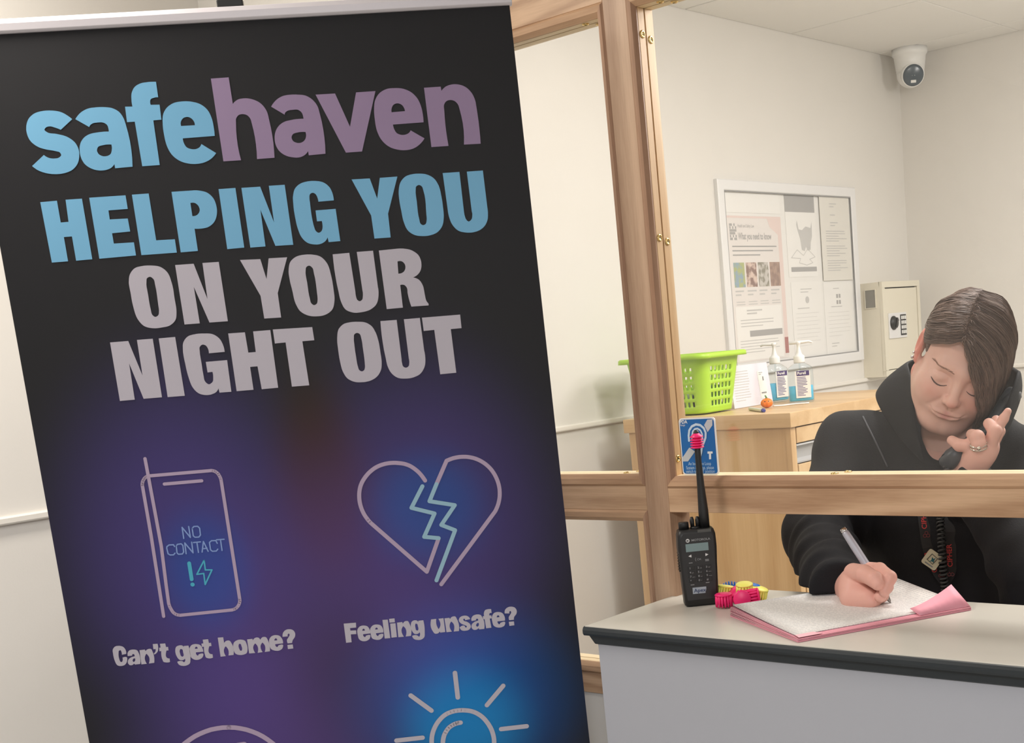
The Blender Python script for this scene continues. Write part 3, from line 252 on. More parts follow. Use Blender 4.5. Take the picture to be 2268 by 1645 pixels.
'white_head': '1749,3657 1754,3634 1758,3612 1764,3590 1772,3568 1782,3548 1795,3529 1809,3511 1825,3494 1843,3478 1861,3466 1884,3455 1908,3448 1934,3444 1960,3441 1986,3439 2012,3437 2039,3437 2065,3438 2091,3440 2117,3443 2144,3447 2170,3451 2196,3457 2221,3465 2244,3476 2264,3489 2283,3505 2301,3522 2316,3541 2330,3561 2344,3590 2354,3621 2361,3654 2366,3688 2371,3721 2377,3770 2379,3819 2379,3869 2377,3919 2377,3969 2378,4005 2379,4041 2380,4077 2379,4114 2376,4149 2372,4177 2367,4205 2361,4232 2352,4259 2339,4282 2325,4299 2309,4315 2290,4330 2270,4342 2251,4353 2227,4362 2202,4368 2176,4371 2150,4373 2125,4375 2098,4377 2071,4379 2044,4379 2018,4378 1992,4374 1965,4369 1939,4363 1912,4354 1888,4343 1866,4329 1846,4310 1828,4287 1812,4262 1798,4236 1786,4209 1776,4179 1769,4147 1764,4115 1760,4082 1757,4049 1753,4004 1750,3959 1749,3914 1749,3869 1749,3824 1748,3791 1746,3757 1745,3723 1745,3690/2005,3679 2007,3667 2010,3655 2012,3643 2016,3633 2022,3624 2030,3619 2039,3614 2050,3610 2060,3608 2069,3608 2079,3611 2088,3617 2097,3625 2105,3634 2112,3643 2120,3660 2123,3680 2124,3702 2124,3724 2125,3745 2128,3803 2128,3861 2127,3919 2125,3978 2123,4037 2123,4055 2123,4073 2123,4091 2122,4109 2120,4126 2117,4139 2115,4153 2111,4166 2106,4178 2099,4188 2091,4194 2081,4200 2071,4205 2061,4208 2051,4208 2042,4205 2034,4199 2026,4191 2019,4182 2013,4173 2007,4159 2005,4144 2004,4127 2004,4110 2003,4093 2000,4049 1999,4004 1998,3959 1999,3914 1999,3868 1998,3830 1997,3792 1996,3754 1998,3716|2462,3465 2736,3468 2860,4012 2867,3468 3110,3472 3112,4370 2836,4365 2686,3812 2691,4364 2463,4361|3428,3470 3732,3482 3782,3789 3858,3481 4137,3488 3919,4014 3918,4386 3662,4379 3656,4032|4133,3680 4138,3655 4145,3629 4153,3604 4163,3581 4177,3559 4193,3542 4212,3526 4233,3511 4256,3499 4278,3489 4300,3482 4323,3477 4347,3474 4370,3472 4394,3471 4419,3471 4444,3471 4469,3473 4494,3475 4518,3479 4543,3484 4568,3490 4593,3497 4617,3507 4638,3519 4660,3536 4679,3556 4697,3579 4712,3603 4726,3628 4739,3662 4748,3699 4754,3737 4758,3775 4762,3813 4766,3854 4769,3895 4770,3937 4771,3978 4771,4020 4771,4056 4771,4093 4771,4130 4768,4166 4762,4202 4755,4230 4747,4259 4737,4287 4725,4313 4709,4335 4692,4352 4673,4366 4652,4380 4630,4391 4608,4400 4581,4408 4553,4414 4524,4417 4496,4418 4467,4417 4440,4416 4412,4413 4385,4409 4358,4402 4333,4394 4307,4382 4282,4368 4258,4352 4237,4334 4218,4315 4204,4294 4192,4270 4183,4246 4174,4220 4166,4195 4157,4155 4152,4114 4149,4072 4147,4030 4143,3988 4140,3956 4136,3924 4132,3892 4129,3860 4128,3827 4127,3798 4126,3768 4126,3739 4128,3709/4387,3713 4390,3701 4392,3689 4395,3677 4400,3667 4406,3658 4414,3653 4422,3648 4432,3644 4441,3642 4450,3641 4459,3644 4468,3649 4477,3656 4484,3664 4491,3672 4500,3688 4504,3707 4505,3728 4506,3749 4507,3769 4513,3827 4515,3887 4515,3946 4514,4006 4512,4066 4512,4086 4512,4107 4511,4128 4510,4148 4507,4168 4504,4180 4502,4192 4498,4204 4494,4215 4487,4224 4480,4230 4470,4236 4460,4240 4450,4243 4441,4243 4433,4240 4425,4235 4417,4228 4410,4220 4404,4212 4398,4199 4395,4184 4394,4168 4393,4151 4392,4135 4387,4088 4385,4040 4385,3991 4385,3943 4385,3895 4383,3858 4381,3822 4380,3785 4381,3749|4830,3501 5085,3499 5099,4094 5098,4111 5097,4127 5097,4143 5098,4159 5100,4175 5101,4184 5103,4195 5105,4204 5108,4214 5112,4222 5118,4228 5124,4234 5131,4240 5139,4244 5146,4245 5154,4245 5163,4242 5171,4237 5179,4232 5186,4226 5192,4217 5197,4207 5200,4195 5202,4184 5205,4172 5208,4154 5210,4136 5212,4118 5211,4099 5210,4081 5201,3495 5452,3497 5454,4056 5456,4082 5456,4107 5454,4132 5451,4157 5447,4182 5441,4210 5433,4239 5423,4267 5410,4293 5394,4316 5378,4334 5358,4350 5337,4364 5314,4377 5292,4388 5267,4397 5241,4404 5214,4409 5187,4413 5161,4415 5133,4417 5104,4418 5076,4418 5049,4415 5022,4410 4999,4402 4975,4393 4952,4382 4932,4369 4914,4354 4899,4334 4886,4311 4877,4286 4868,4260 4861,4234 4854,4203 4849,4170 4846,4137 4844,4104 4842,4072 4832,3958 4827,3844 4824,3730 4826,3615|5541,3502 5815,3497 5839,3497 5862,3497 5885,3499 5908,3501 5931,3505 5956,3510 5982,3516 6007,3523 6031,3533 6054,3544 6075,3558 6097,3574 6116,3592 6134,3611 6147,3632 6157,3654 6164,3677 6169,3701 6172,3725 6172,3749 6170,3775 6166,3801 6159,3826 6149,3851 6136,3873 6126,3886 6114,3898 6102,3910 6088,3920 6075,3930 6063,3936 6051,3942 6039,3947 6026,3951 6013,3954 6034,3960 6053,3966 6071,3975 6087,3985 6101,3997 6114,4011 6125,4027 6134,4045 6142,4063 6149,4082 6157,4110 6160,4141 6162,4172 6163,4203 6165,4233 6167,4255 6168,4277 6170,4298 6174,4319 6180,4339 6185,4348 6191,4357 6198,4365 6203,4374 6205,4383 6205,4387 6205,4391 6204,4395 6204,4400 6202,4404 5933,4399 5923,4357 5915,4314 5909,4272 5904,4230 5901,4187 5901,4171 5903,4154 5904,4137 5903,4121 5900,4106 5896,4096 5891,4087 5885,4077 5878,4069 5870,4062 5860,4056 5847,4052 5833,4050 5818,4050 5802,4052 5799,4403 5546,4403/5806,3691 5821,3688 5835,3687 5848,3688 5860,3690 5871,3694 5881,3700 5891,3708 5899,3718 5907,3728 5912,3739 5916,3750 5918,3761 5919,3773 5918,3785 5916,3797 5913,3809 5908,3821 5902,3832 5894,3843 5886,3852 5872,3862 5856,3870 5838,3876 5818,3878 5796,3878|1332,4528 1600,4531 1726,5070 1729,4527 1963,4530 1960,5426 1686,5422 1559,4867 1554,5422 1333,5420|2051,4534 2296,4534 2301,5437 2044,5432|2996,4828 2757,4828 2759,4812 2759,4796 2759,4781 2756,4767 2753,4752 2749,4742 2745,4731 2740,4721 2733,4712 2726,4704 2718,4699 2709,4694 2699,4690 2689,4688 2679,4688 2670,4691 2660,4696 2651,4703 2643,4711 2636,4719 2631,4730 2628,4743 2627,4758 2627,4772 2626,4786 2623,4823 2623,4859 2623,4896 2624,4933 2625,4969 2625,5006 2624,5043 2624,5080 2625,5117 2626,5153 2627,5173 2626,5192 2627,5212 2629,5230 2635,5246 2642,5260 2652,5273 2663,5285 2675,5294 2688,5298 2699,5297 2711,5292 2723,5285 2735,5277 2744,5269 2753,5256 2759,5241 2762,5224 2765,5207 2767,5190 2769,5175 2770,5160 2770,5145 2769,5130 2768,5114 2693,5116 2691,4953 3013,4956 3005,5445 2825,5441 2819,5373 2813,5385 2806,5396 2799,5406 2791,5415 2782,5423 2767,5433 2751,5441 2733,5447 2715,5452 2698,5456 2680,5459 2661,5460 2643,5460 2625,5459 2607,5456 2587,5452 2567,5446 2547,5439 2528,5430 2511,5419 2493,5403 2476,5384 2461,5364 2448,5341 2436,5319 2426,5293 2418,5265 2412,5236 2407,5207 2402,5178 2395,5132 2390,5086 2386,5039 2384,4993 2382,4946 2379,4905 2377,4864 2376,4822 2376,4781 2380,4740 2383,4717 2386,4694 2389,4671 2395,4649 2404,4628 2415,4610 2428,4592 2443,4576 2459,4561 2477,4549 2497,4538 2520,4531 2544,4527 2569,4523 2593,4521 2619,4518 2646,4517 2673,4518 2700,4519 2727,4522 2754,4524 2781,4526 2808,4530 2834,4536 2858,4545 2879,4557 2898,4570 2917,4586 2933,4603 2948,4622 2959,4641 2969,4662 2976,4684 2983,4706 2988,4729 2992,4748 2994,4768 2996,4787 2996,4808|3089,4555 3341,4560 3347,4873 3460,4874 3466,4558 3727,4561 3719,5453 3467,5452 3455,5095 3342,5094 3342,5448 3085,5444|3766,4556 4367,4574 4371,4778 4187,4777 4197,5463 3930,5458 3931,4771 3767,4772|4727,4764 4732,4740 4737,4715 4744,4690 4753,4667 4764,4645 4777,4629 4793,4613 4810,4598 4828,4586 4846,4575 4865,4567 4886,4562 4907,4558 4928,4556 4949,4554 4973,4552 4998,4552 5022,4553 5047,4554 5071,4557 5096,4559 5120,4562 5145,4565 5169,4571 5191,4579 5210,4588 5229,4600 5246,4613 5263,4627 5277,4642 5290,4660 5301,4679 5310,4700 5318,4721 5326,4742 5334,4768 5340,4795 5345,4823 5349,4851 5353,4878 5357,4916 5359,4954 5360,4993 5361,5031 5361,5070 5362,5099 5363,5128 5363,5157 5363,5187 5360,5216 5357,5240 5353,5265 5348,5290 5341,5314 5332,5337 5320,5358 5307,5378 5292,5398 5275,5416 5257,5431 5238,5445 5217,5457 5195,5467 5172,5476 5149,5483 5125,5489 5100,5492 5074,5495 5049,5496 5024,5495 4997,5494 4970,5492 4943,5489 4917,5483 4892,5474 4872,5466 4852,5455 4833,5443 4815,5430 4799,5415 4785,5397 4773,5378 4763,5357 4754,5335 4746,5314 4737,5285 4731,5256 4727,5226 4724,5196 4721,5166 4718,5126 4716,5085 4715,5045 4715,5004 4715,4964 4716,4924 4716,4884 4717,4843 4721,4804/4981,4799 4983,4787 4984,4775 4986,4764 4990,4753 4996,4745 5003,4739 5013,4733 5023,4729 5033,4727 5043,4727 5051,4729 5060,4733 5068,4738 5075,4744 5081,4750 5086,4760 5089,4772 5091,4784 5092,4797 5093,4809 5097,4843 5099,4876 5099,4910 5098,4944 5099,4978 5099,5022 5100,5067 5100,5112 5099,5157 5097,5202 5096,5215 5096,5229 5095,5242 5094,5256 5091,5269 5088,5278 5085,5287 5081,5297 5077,5305 5071,5312 5065,5316 5058,5320 5050,5324 5042,5326 5035,5326 5027,5325 5019,5321 5012,5316 5005,5311 4999,5305 4993,5295 4990,5284 4987,5272 4986,5259 4984,5247 4980,5218 4978,5189 4977,5159 4976,5130 4976,5100 4975,5065 4974,5029 4973,4993 4974,4957 4974,4921 4975,4897 4975,4872 4975,4848 4977,4823|5424,4578 5678,4582 5676,5190 5675,5205 5674,5219 5674,5234 5675,5249 5677,5263 5677,5273 5678,5283 5679,5292 5682,5301 5685,5309 5691,5317 5699,5324 5708,5330 5718,5334 5727,5336 5736,5335 5745,5333 5755,5328 5763,5323 5770,5317 5776,5310 5780,5302 5783,5293 5785,5283 5787,5274 5790,5260 5792,5245 5792,5230 5792,5216 5790,5201 5791,4583 6042,4584 6046,5101 6049,5124 6050,5146 6051,5169 6050,5191 6049,5214 6047,5241 6043,5269 6038,5296 6031,5322 6021,5347 6009,5371 5994,5394 5978,5416 5959,5436 5939,5453 5919,5466 5897,5476 5873,5485 5849,5492 5826,5498 5801,5503 5776,5506 5750,5507 5725,5507 5700,5505 5675,5503 5649,5500 5625,5496 5601,5489 5578,5480 5560,5469 5542,5456 5526,5442 5511,5426 5497,5410 5484,5390 5473,5370 5464,5348 5456,5326 5449,5303 5441,5272 5437,5241 5434,5208 5433,5176 5430,5144 5421,5031 5417,4918 5415,4805 5418,4691|6075,4584 6679,4590 6676,4802 6505,4802 6508,5491 6252,5491 6244,4790 6077,4792',
'cap_home': '791,9369 723,9374 725,9363 726,9353 726,9343 726,9333 724,9324 723,9318 722,9312 720,9306 718,9301 715,9298 711,9297 705,9298 699,9300 694,9302 690,9305 686,9310 683,9317 682,9324 680,9332 679,9339 674,9362 672,9385 671,9408 673,9432 676,9454 677,9460 678,9467 680,9474 682,9480 685,9484 688,9486 692,9488 696,9489 700,9490 704,9489 709,9487 713,9481 717,9474 720,9467 722,9460 724,9453 725,9445 726,9438 726,9430 724,9422 745,9416 762,9414 775,9415 785,9419 792,9426 795,9435 794,9446 792,9459 789,9471 786,9483 781,9495 775,9507 767,9518 759,9528 750,9536 739,9543 727,9548 713,9551 700,9553 687,9553 675,9552 662,9550 650,9546 639,9541 630,9534 621,9523 614,9508 609,9492 605,9475 602,9458 598,9436 595,9413 594,9389 593,9366 594,9342 594,9328 594,9313 595,9298 597,9284 601,9272 607,9262 614,9253 622,9244 630,9237 639,9231 651,9226 665,9223 679,9223 693,9224 707,9225 719,9228 731,9232 743,9237 753,9243 763,9250 771,9259 778,9269 783,9280 788,9292 792,9304 794,9316 795,9329 795,9342 793,9355|811,9364 816,9354 820,9345 826,9338 832,9331 838,9325 850,9318 863,9314 878,9312 893,9311 907,9312 919,9314 932,9317 944,9321 955,9327 964,9334 969,9342 973,9351 976,9360 978,9370 981,9380 988,9414 991,9449 990,9484 985,9521 975,9559 895,9558 884,9540 878,9545 873,9550 867,9554 860,9558 854,9560 846,9562 838,9562 829,9561 821,9559 814,9556 808,9551 803,9544 799,9536 795,9528 793,9520 793,9509 794,9497 798,9485 803,9474 809,9465 815,9458 822,9452 830,9447 838,9442 847,9438 858,9433 870,9429 883,9427 896,9425 909,9425 912,9416 913,9408 912,9402 911,9396 908,9392 905,9389 901,9387 897,9385 892,9384 889,9385 885,9386 882,9390 879,9395 876,9401 874,9409 807,9407/911,9457 904,9457 898,9457 892,9459 887,9461 883,9464 878,9469 874,9475 871,9482 869,9488 869,9494 870,9499 872,9503 875,9508 878,9511 882,9513 885,9513 889,9511 893,9509 897,9506 901,9503 906,9496 910,9488 912,9479 912,9469|1000,9336 1082,9336 1087,9362 1096,9354 1105,9347 1114,9342 1123,9338 1132,9335 1142,9334 1152,9333 1162,9334 1171,9337 1178,9341 1183,9347 1186,9355 1188,9364 1190,9373 1192,9382 1200,9418 1203,9454 1203,9492 1198,9530 1190,9569 1108,9570 1121,9535 1128,9503 1128,9474 1121,9449 1108,9426 1106,9422 1103,9417 1100,9413 1097,9410 1093,9409 1090,9411 1087,9414 1083,9419 1080,9424 1077,9429 1064,9452 1058,9478 1058,9506 1063,9537 1075,9570 991,9568|1215,9264 1287,9268 1289,9281 1290,9295 1290,9308 1289,9321 1288,9334 1286,9346 1284,9357 1281,9369 1277,9380 1272,9390 1263,9402 1253,9413 1241,9422 1227,9430 1211,9436 1207,9417 1216,9412 1223,9406 1229,9400 1235,9393 1239,9385 1241,9379 1243,9372 1244,9365 1245,9358 1244,9350 1211,9349|1324,9274 1405,9278 1408,9339 1439,9340 1437,9397 1406,9396 1391,9435 1384,9466 1384,9492 1392,9511 1407,9523 1411,9525 1416,9527 1421,9528 1427,9529 1433,9530 1431,9587 1416,9590 1403,9591 1389,9590 1376,9589 1363,9585 1356,9583 1349,9581 1342,9579 1336,9575 1331,9571 1329,9566 1327,9560 1325,9554 1324,9547 1323,9541 1317,9513 1315,9484 1316,9454 1319,9425 1325,9394 1298,9393 1301,9336 1324,9336|1751,9360 1758,9406 1761,9451 1761,9496 1756,9540 1748,9584 1745,9598 1742,9614 1739,9629 1734,9642 1726,9653 1719,9660 1710,9665 1701,9670 1691,9673 1682,9676 1669,9679 1655,9681 1641,9681 1627,9680 1614,9677 1603,9674 1592,9671 1581,9666 1571,9660 1563,9653 1556,9645 1551,9635 1547,9624 1543,9612 1541,9599 1561,9593 1579,9591 1596,9592 1611,9596 1625,9603 1629,9607 1632,9611 1636,9616 1639,9619 1643,9620 1647,9619 1652,9616 1656,9611 1660,9606 1664,9601 1666,9595 1667,9589 1668,9581 1667,9574 1665,9565 1659,9570 1653,9575 1647,9578 1641,9581 1635,9583 1625,9585 1613,9584 1602,9582 1591,9578 1582,9573 1574,9565 1566,9556 1560,9544 1554,9532 1550,9521 1543,9500 1538,9478 1536,9456 1536,9433 1539,9411 1542,9399 1545,9387 1549,9375 1555,9365 1562,9356 1570,9350 1580,9345 1590,9342 1601,9340 1612,9338 1621,9338 1631,9339 1641,9340 1650,9343 1658,9347 1663,9352 1667,9357 1671,9364 1674,9371 1676,9379 1677,9357/1605,9427 1607,9421 1610,9414 1614,9408 1618,9403 1623,9400 1627,9400 1633,9402 1639,9404 1644,9408 1648,9411 1653,9419 1654,9429 1654,9440 1654,9451 1654,9462 1655,9473 1656,9484 1657,9495 1656,9505 1653,9513 1650,9517 1646,9521 1642,9524 1638,9527 1634,9528 1629,9527 1625,9524 1620,9520 1616,9515 1612,9510 1609,9504 1607,9496 1606,9487 1606,9479 1605,9470 1604,9462 1603,9453 1602,9444 1603,9435|1963,9489 1848,9485 1846,9495 1846,9503 1847,9511 1849,9519 1852,9525 1855,9530 1858,9534 1862,9538 1866,9541 1869,9542 1872,9541 1876,9539 1879,9535 1882,9529 1886,9522 1909,9517 1928,9514 1942,9515 1952,9518 1958,9525 1958,9533 1955,9545 1950,9558 1943,9570 1936,9580 1927,9588 1917,9594 1906,9599 1895,9603 1884,9606 1870,9609 1856,9610 1842,9609 1829,9607 1816,9603 1805,9598 1794,9591 1784,9583 1775,9574 1767,9565 1761,9551 1756,9535 1754,9517 1753,9500 1753,9483 1752,9467 1753,9451 1754,9435 1757,9419 1762,9405 1767,9394 1774,9384 1782,9374 1790,9366 1799,9359 1811,9353 1825,9350 1840,9348 1854,9348 1868,9349 1882,9352 1896,9356 1910,9361 1922,9368 1932,9377 1940,9386 1946,9396 1951,9407 1955,9419 1958,9431 1961,9442 1963,9453 1963,9465 1964,9477/1884,9428 1843,9427 1843,9421 1844,9415 1846,9410 1848,9406 1851,9402 1854,9399 1857,9397 1861,9395 1865,9394 1868,9394 1872,9395 1875,9397 1878,9400 1881,9403 1883,9406 1884,9410 1885,9414 1885,9418 1885,9423|1983,9294 2067,9296 2069,9359 2102,9359 2102,9414 2067,9413 2052,9450 2044,9481 2044,9507 2051,9526 2065,9539 2070,9542 2076,9544 2083,9546 2090,9547 2098,9548 2096,9606 2080,9610 2064,9612 2049,9612 2034,9610 2020,9606 2014,9603 2007,9600 2000,9597 1994,9592 1989,9587 1986,9581 1984,9574 1983,9566 1982,9558 1981,9550 1978,9522 1976,9495 1977,9466 1980,9438 1985,9410 1955,9409 1953,9355 1984,9354|2218,9291 2303,9295 2302,9389 2310,9380 2319,9373 2327,9366 2336,9362 2345,9359 2355,9357 2365,9357 2375,9358 2384,9361 2392,9365 2398,9371 2403,9378 2407,9387 2411,9396 2414,9404 2427,9440 2433,9478 2434,9518 2429,9560 2419,9604 2339,9602 2349,9570 2352,9540 2351,9513 2344,9488 2332,9466 2330,9462 2327,9458 2324,9454 2321,9451 2318,9450 2314,9451 2310,9454 2306,9459 2302,9464 2299,9469 2286,9491 2279,9516 2279,9543 2285,9573 2297,9607 2215,9606|2431,9472 2434,9457 2437,9442 2442,9427 2448,9414 2456,9402 2465,9393 2477,9385 2489,9379 2502,9374 2515,9370 2527,9368 2540,9367 2553,9367 2565,9368 2577,9371 2588,9374 2600,9378 2611,9383 2620,9389 2628,9396 2635,9406 2639,9418 2642,9431 2645,9444 2647,9457 2650,9474 2651,9492 2652,9510 2651,9527 2648,9544 2645,9556 2642,9568 2638,9580 2633,9591 2626,9600 2618,9606 2608,9611 2597,9614 2586,9617 2575,9619 2561,9621 2547,9622 2533,9621 2520,9619 2506,9616 2494,9612 2481,9607 2469,9600 2458,9593 2449,9583 2444,9574 2440,9564 2437,9553 2434,9541 2432,9530 2431,9519 2430,9507 2430,9495 2430,9483/2521,9455 2523,9450 2525,9445 2527,9441 2530,9437 2533,9435 2537,9434 2541,9435 2546,9436 2550,9438 2553,9440 2557,9445 2559,9452 2560,9459 2561,9467 2562,9475 2564,9485 2566,9495 2567,9506 2567,9516 2565,9526 2564,9531 2562,9537 2560,9542 2557,9546 2553,9549 2550,9550 2546,9550 2541,9550 2537,9548 2533,9547 2530,9543 2528,9538 2526,9532 2525,9526 2523,9520 2520,9508 2518,9494 2516,9480 2517,9467|2665,9379 2748,9380 2751,9408 2759,9396 2768,9386 2778,9377 2788,9372 2798,9368 2807,9366 2818,9366 2828,9367 2837,9370 2845,9374 2851,9379 2857,9386 2861,9394 2865,9403 2867,9413 2876,9401 2885,9390 2894,9382 2904,9376 2915,9373 2924,9372 2934,9372 2944,9374 2954,9377 2962,9382 2968,9389 2973,9398 2976,9408 2980,9418 2983,9429 2993,9464 2999,9501 3000,9539 2997,9578 2990,9619 2909,9620 2921,9586 2927,9554 2927,9525 2920,9500 2907,9477 2904,9474 2902,9470 2900,9467 2897,9465 2895,9463 2891,9464 2887,9467 2883,9471 2879,9476 2876,9480 2862,9501 2855,9525 2854,9553 2861,9584 2875,9618 2796,9620 2808,9585 2814,9554 2813,9525 2806,9499 2793,9476 2791,9473 2789,9470 2786,9467 2784,9464 2781,9463 2777,9464 2773,9466 2769,9471 2765,9475 2761,9479 2747,9500 2739,9524 2739,9551 2745,9583 2759,9617 2663,9612|3213,9517 3088,9515 3087,9523 3088,9530 3089,9537 3090,9543 3093,9548 3096,9553 3100,9557 3104,9561 3109,9564 3113,9565 3117,9564 3121,9562 3125,9557 3129,9551 3133,9543 3157,9536 3177,9533 3193,9533 3203,9536 3209,9543 3210,9552 3207,9564 3202,9578 3195,9591 3187,9602 3178,9609 3168,9615 3157,9620 3146,9624 3135,9627 3121,9628 3107,9628 3093,9625 3079,9622 3066,9618 3055,9613 3044,9608 3033,9602 3023,9594 3015,9586 3008,9572 3003,9556 3001,9539 3000,9521 3000,9504 2999,9488 2999,9471 3000,9455 3003,9439 3008,9425 3014,9414 3021,9404 3030,9394 3039,9386 3048,9379 3060,9373 3074,9369 3088,9366 3103,9365 3116,9366 3129,9368 3142,9371 3154,9375 3166,9381 3176,9388 3185,9397 3192,9408 3199,9419 3205,9432 3209,9444 3213,9457 3215,9472 3216,9486 3215,9502/3129,9455 3086,9454 3086,9448 3087,9442 3088,9437 3091,9432 3094,9429 3097,9426 3100,9423 3104,9421 3108,9420 3112,9419 3115,9420 3119,9423 3122,9426 3125,9429 3128,9433 3129,9437 3130,9441 3130,9445 3130,9450|3221,9409 3222,9395 3224,9381 3227,9368 3232,9357 3237,9345 3244,9336 3251,9328 3259,9320 3268,9313 3278,9307 3291,9302 3305,9298 3320,9297 3334,9297 3348,9299 3359,9301 3371,9305 3382,9310 3392,9316 3400,9323 3408,9332 3414,9342 3419,9354 3423,9366 3425,9377 3425,9389 3423,9400 3421,9412 3417,9423 3413,9434 3406,9445 3397,9456 3387,9466 3378,9476 3370,9487 3366,9495 3363,9503 3360,9511 3357,9520 3354,9529 3285,9527 3282,9514 3279,9502 3279,9490 3280,9479 3282,9468 3287,9458 3294,9449 3302,9440 3310,9431 3317,9421 3322,9415 3327,9408 3332,9401 3335,9394 3336,9387 3334,9383 3333,9378 3330,9374 3327,9370 3324,9369 3321,9369 3317,9371 3312,9375 3308,9379 3306,9384 3303,9388 3302,9394 3302,9399 3303,9406 3304,9413|3277,9552 3361,9554 3361,9622 3275,9621',
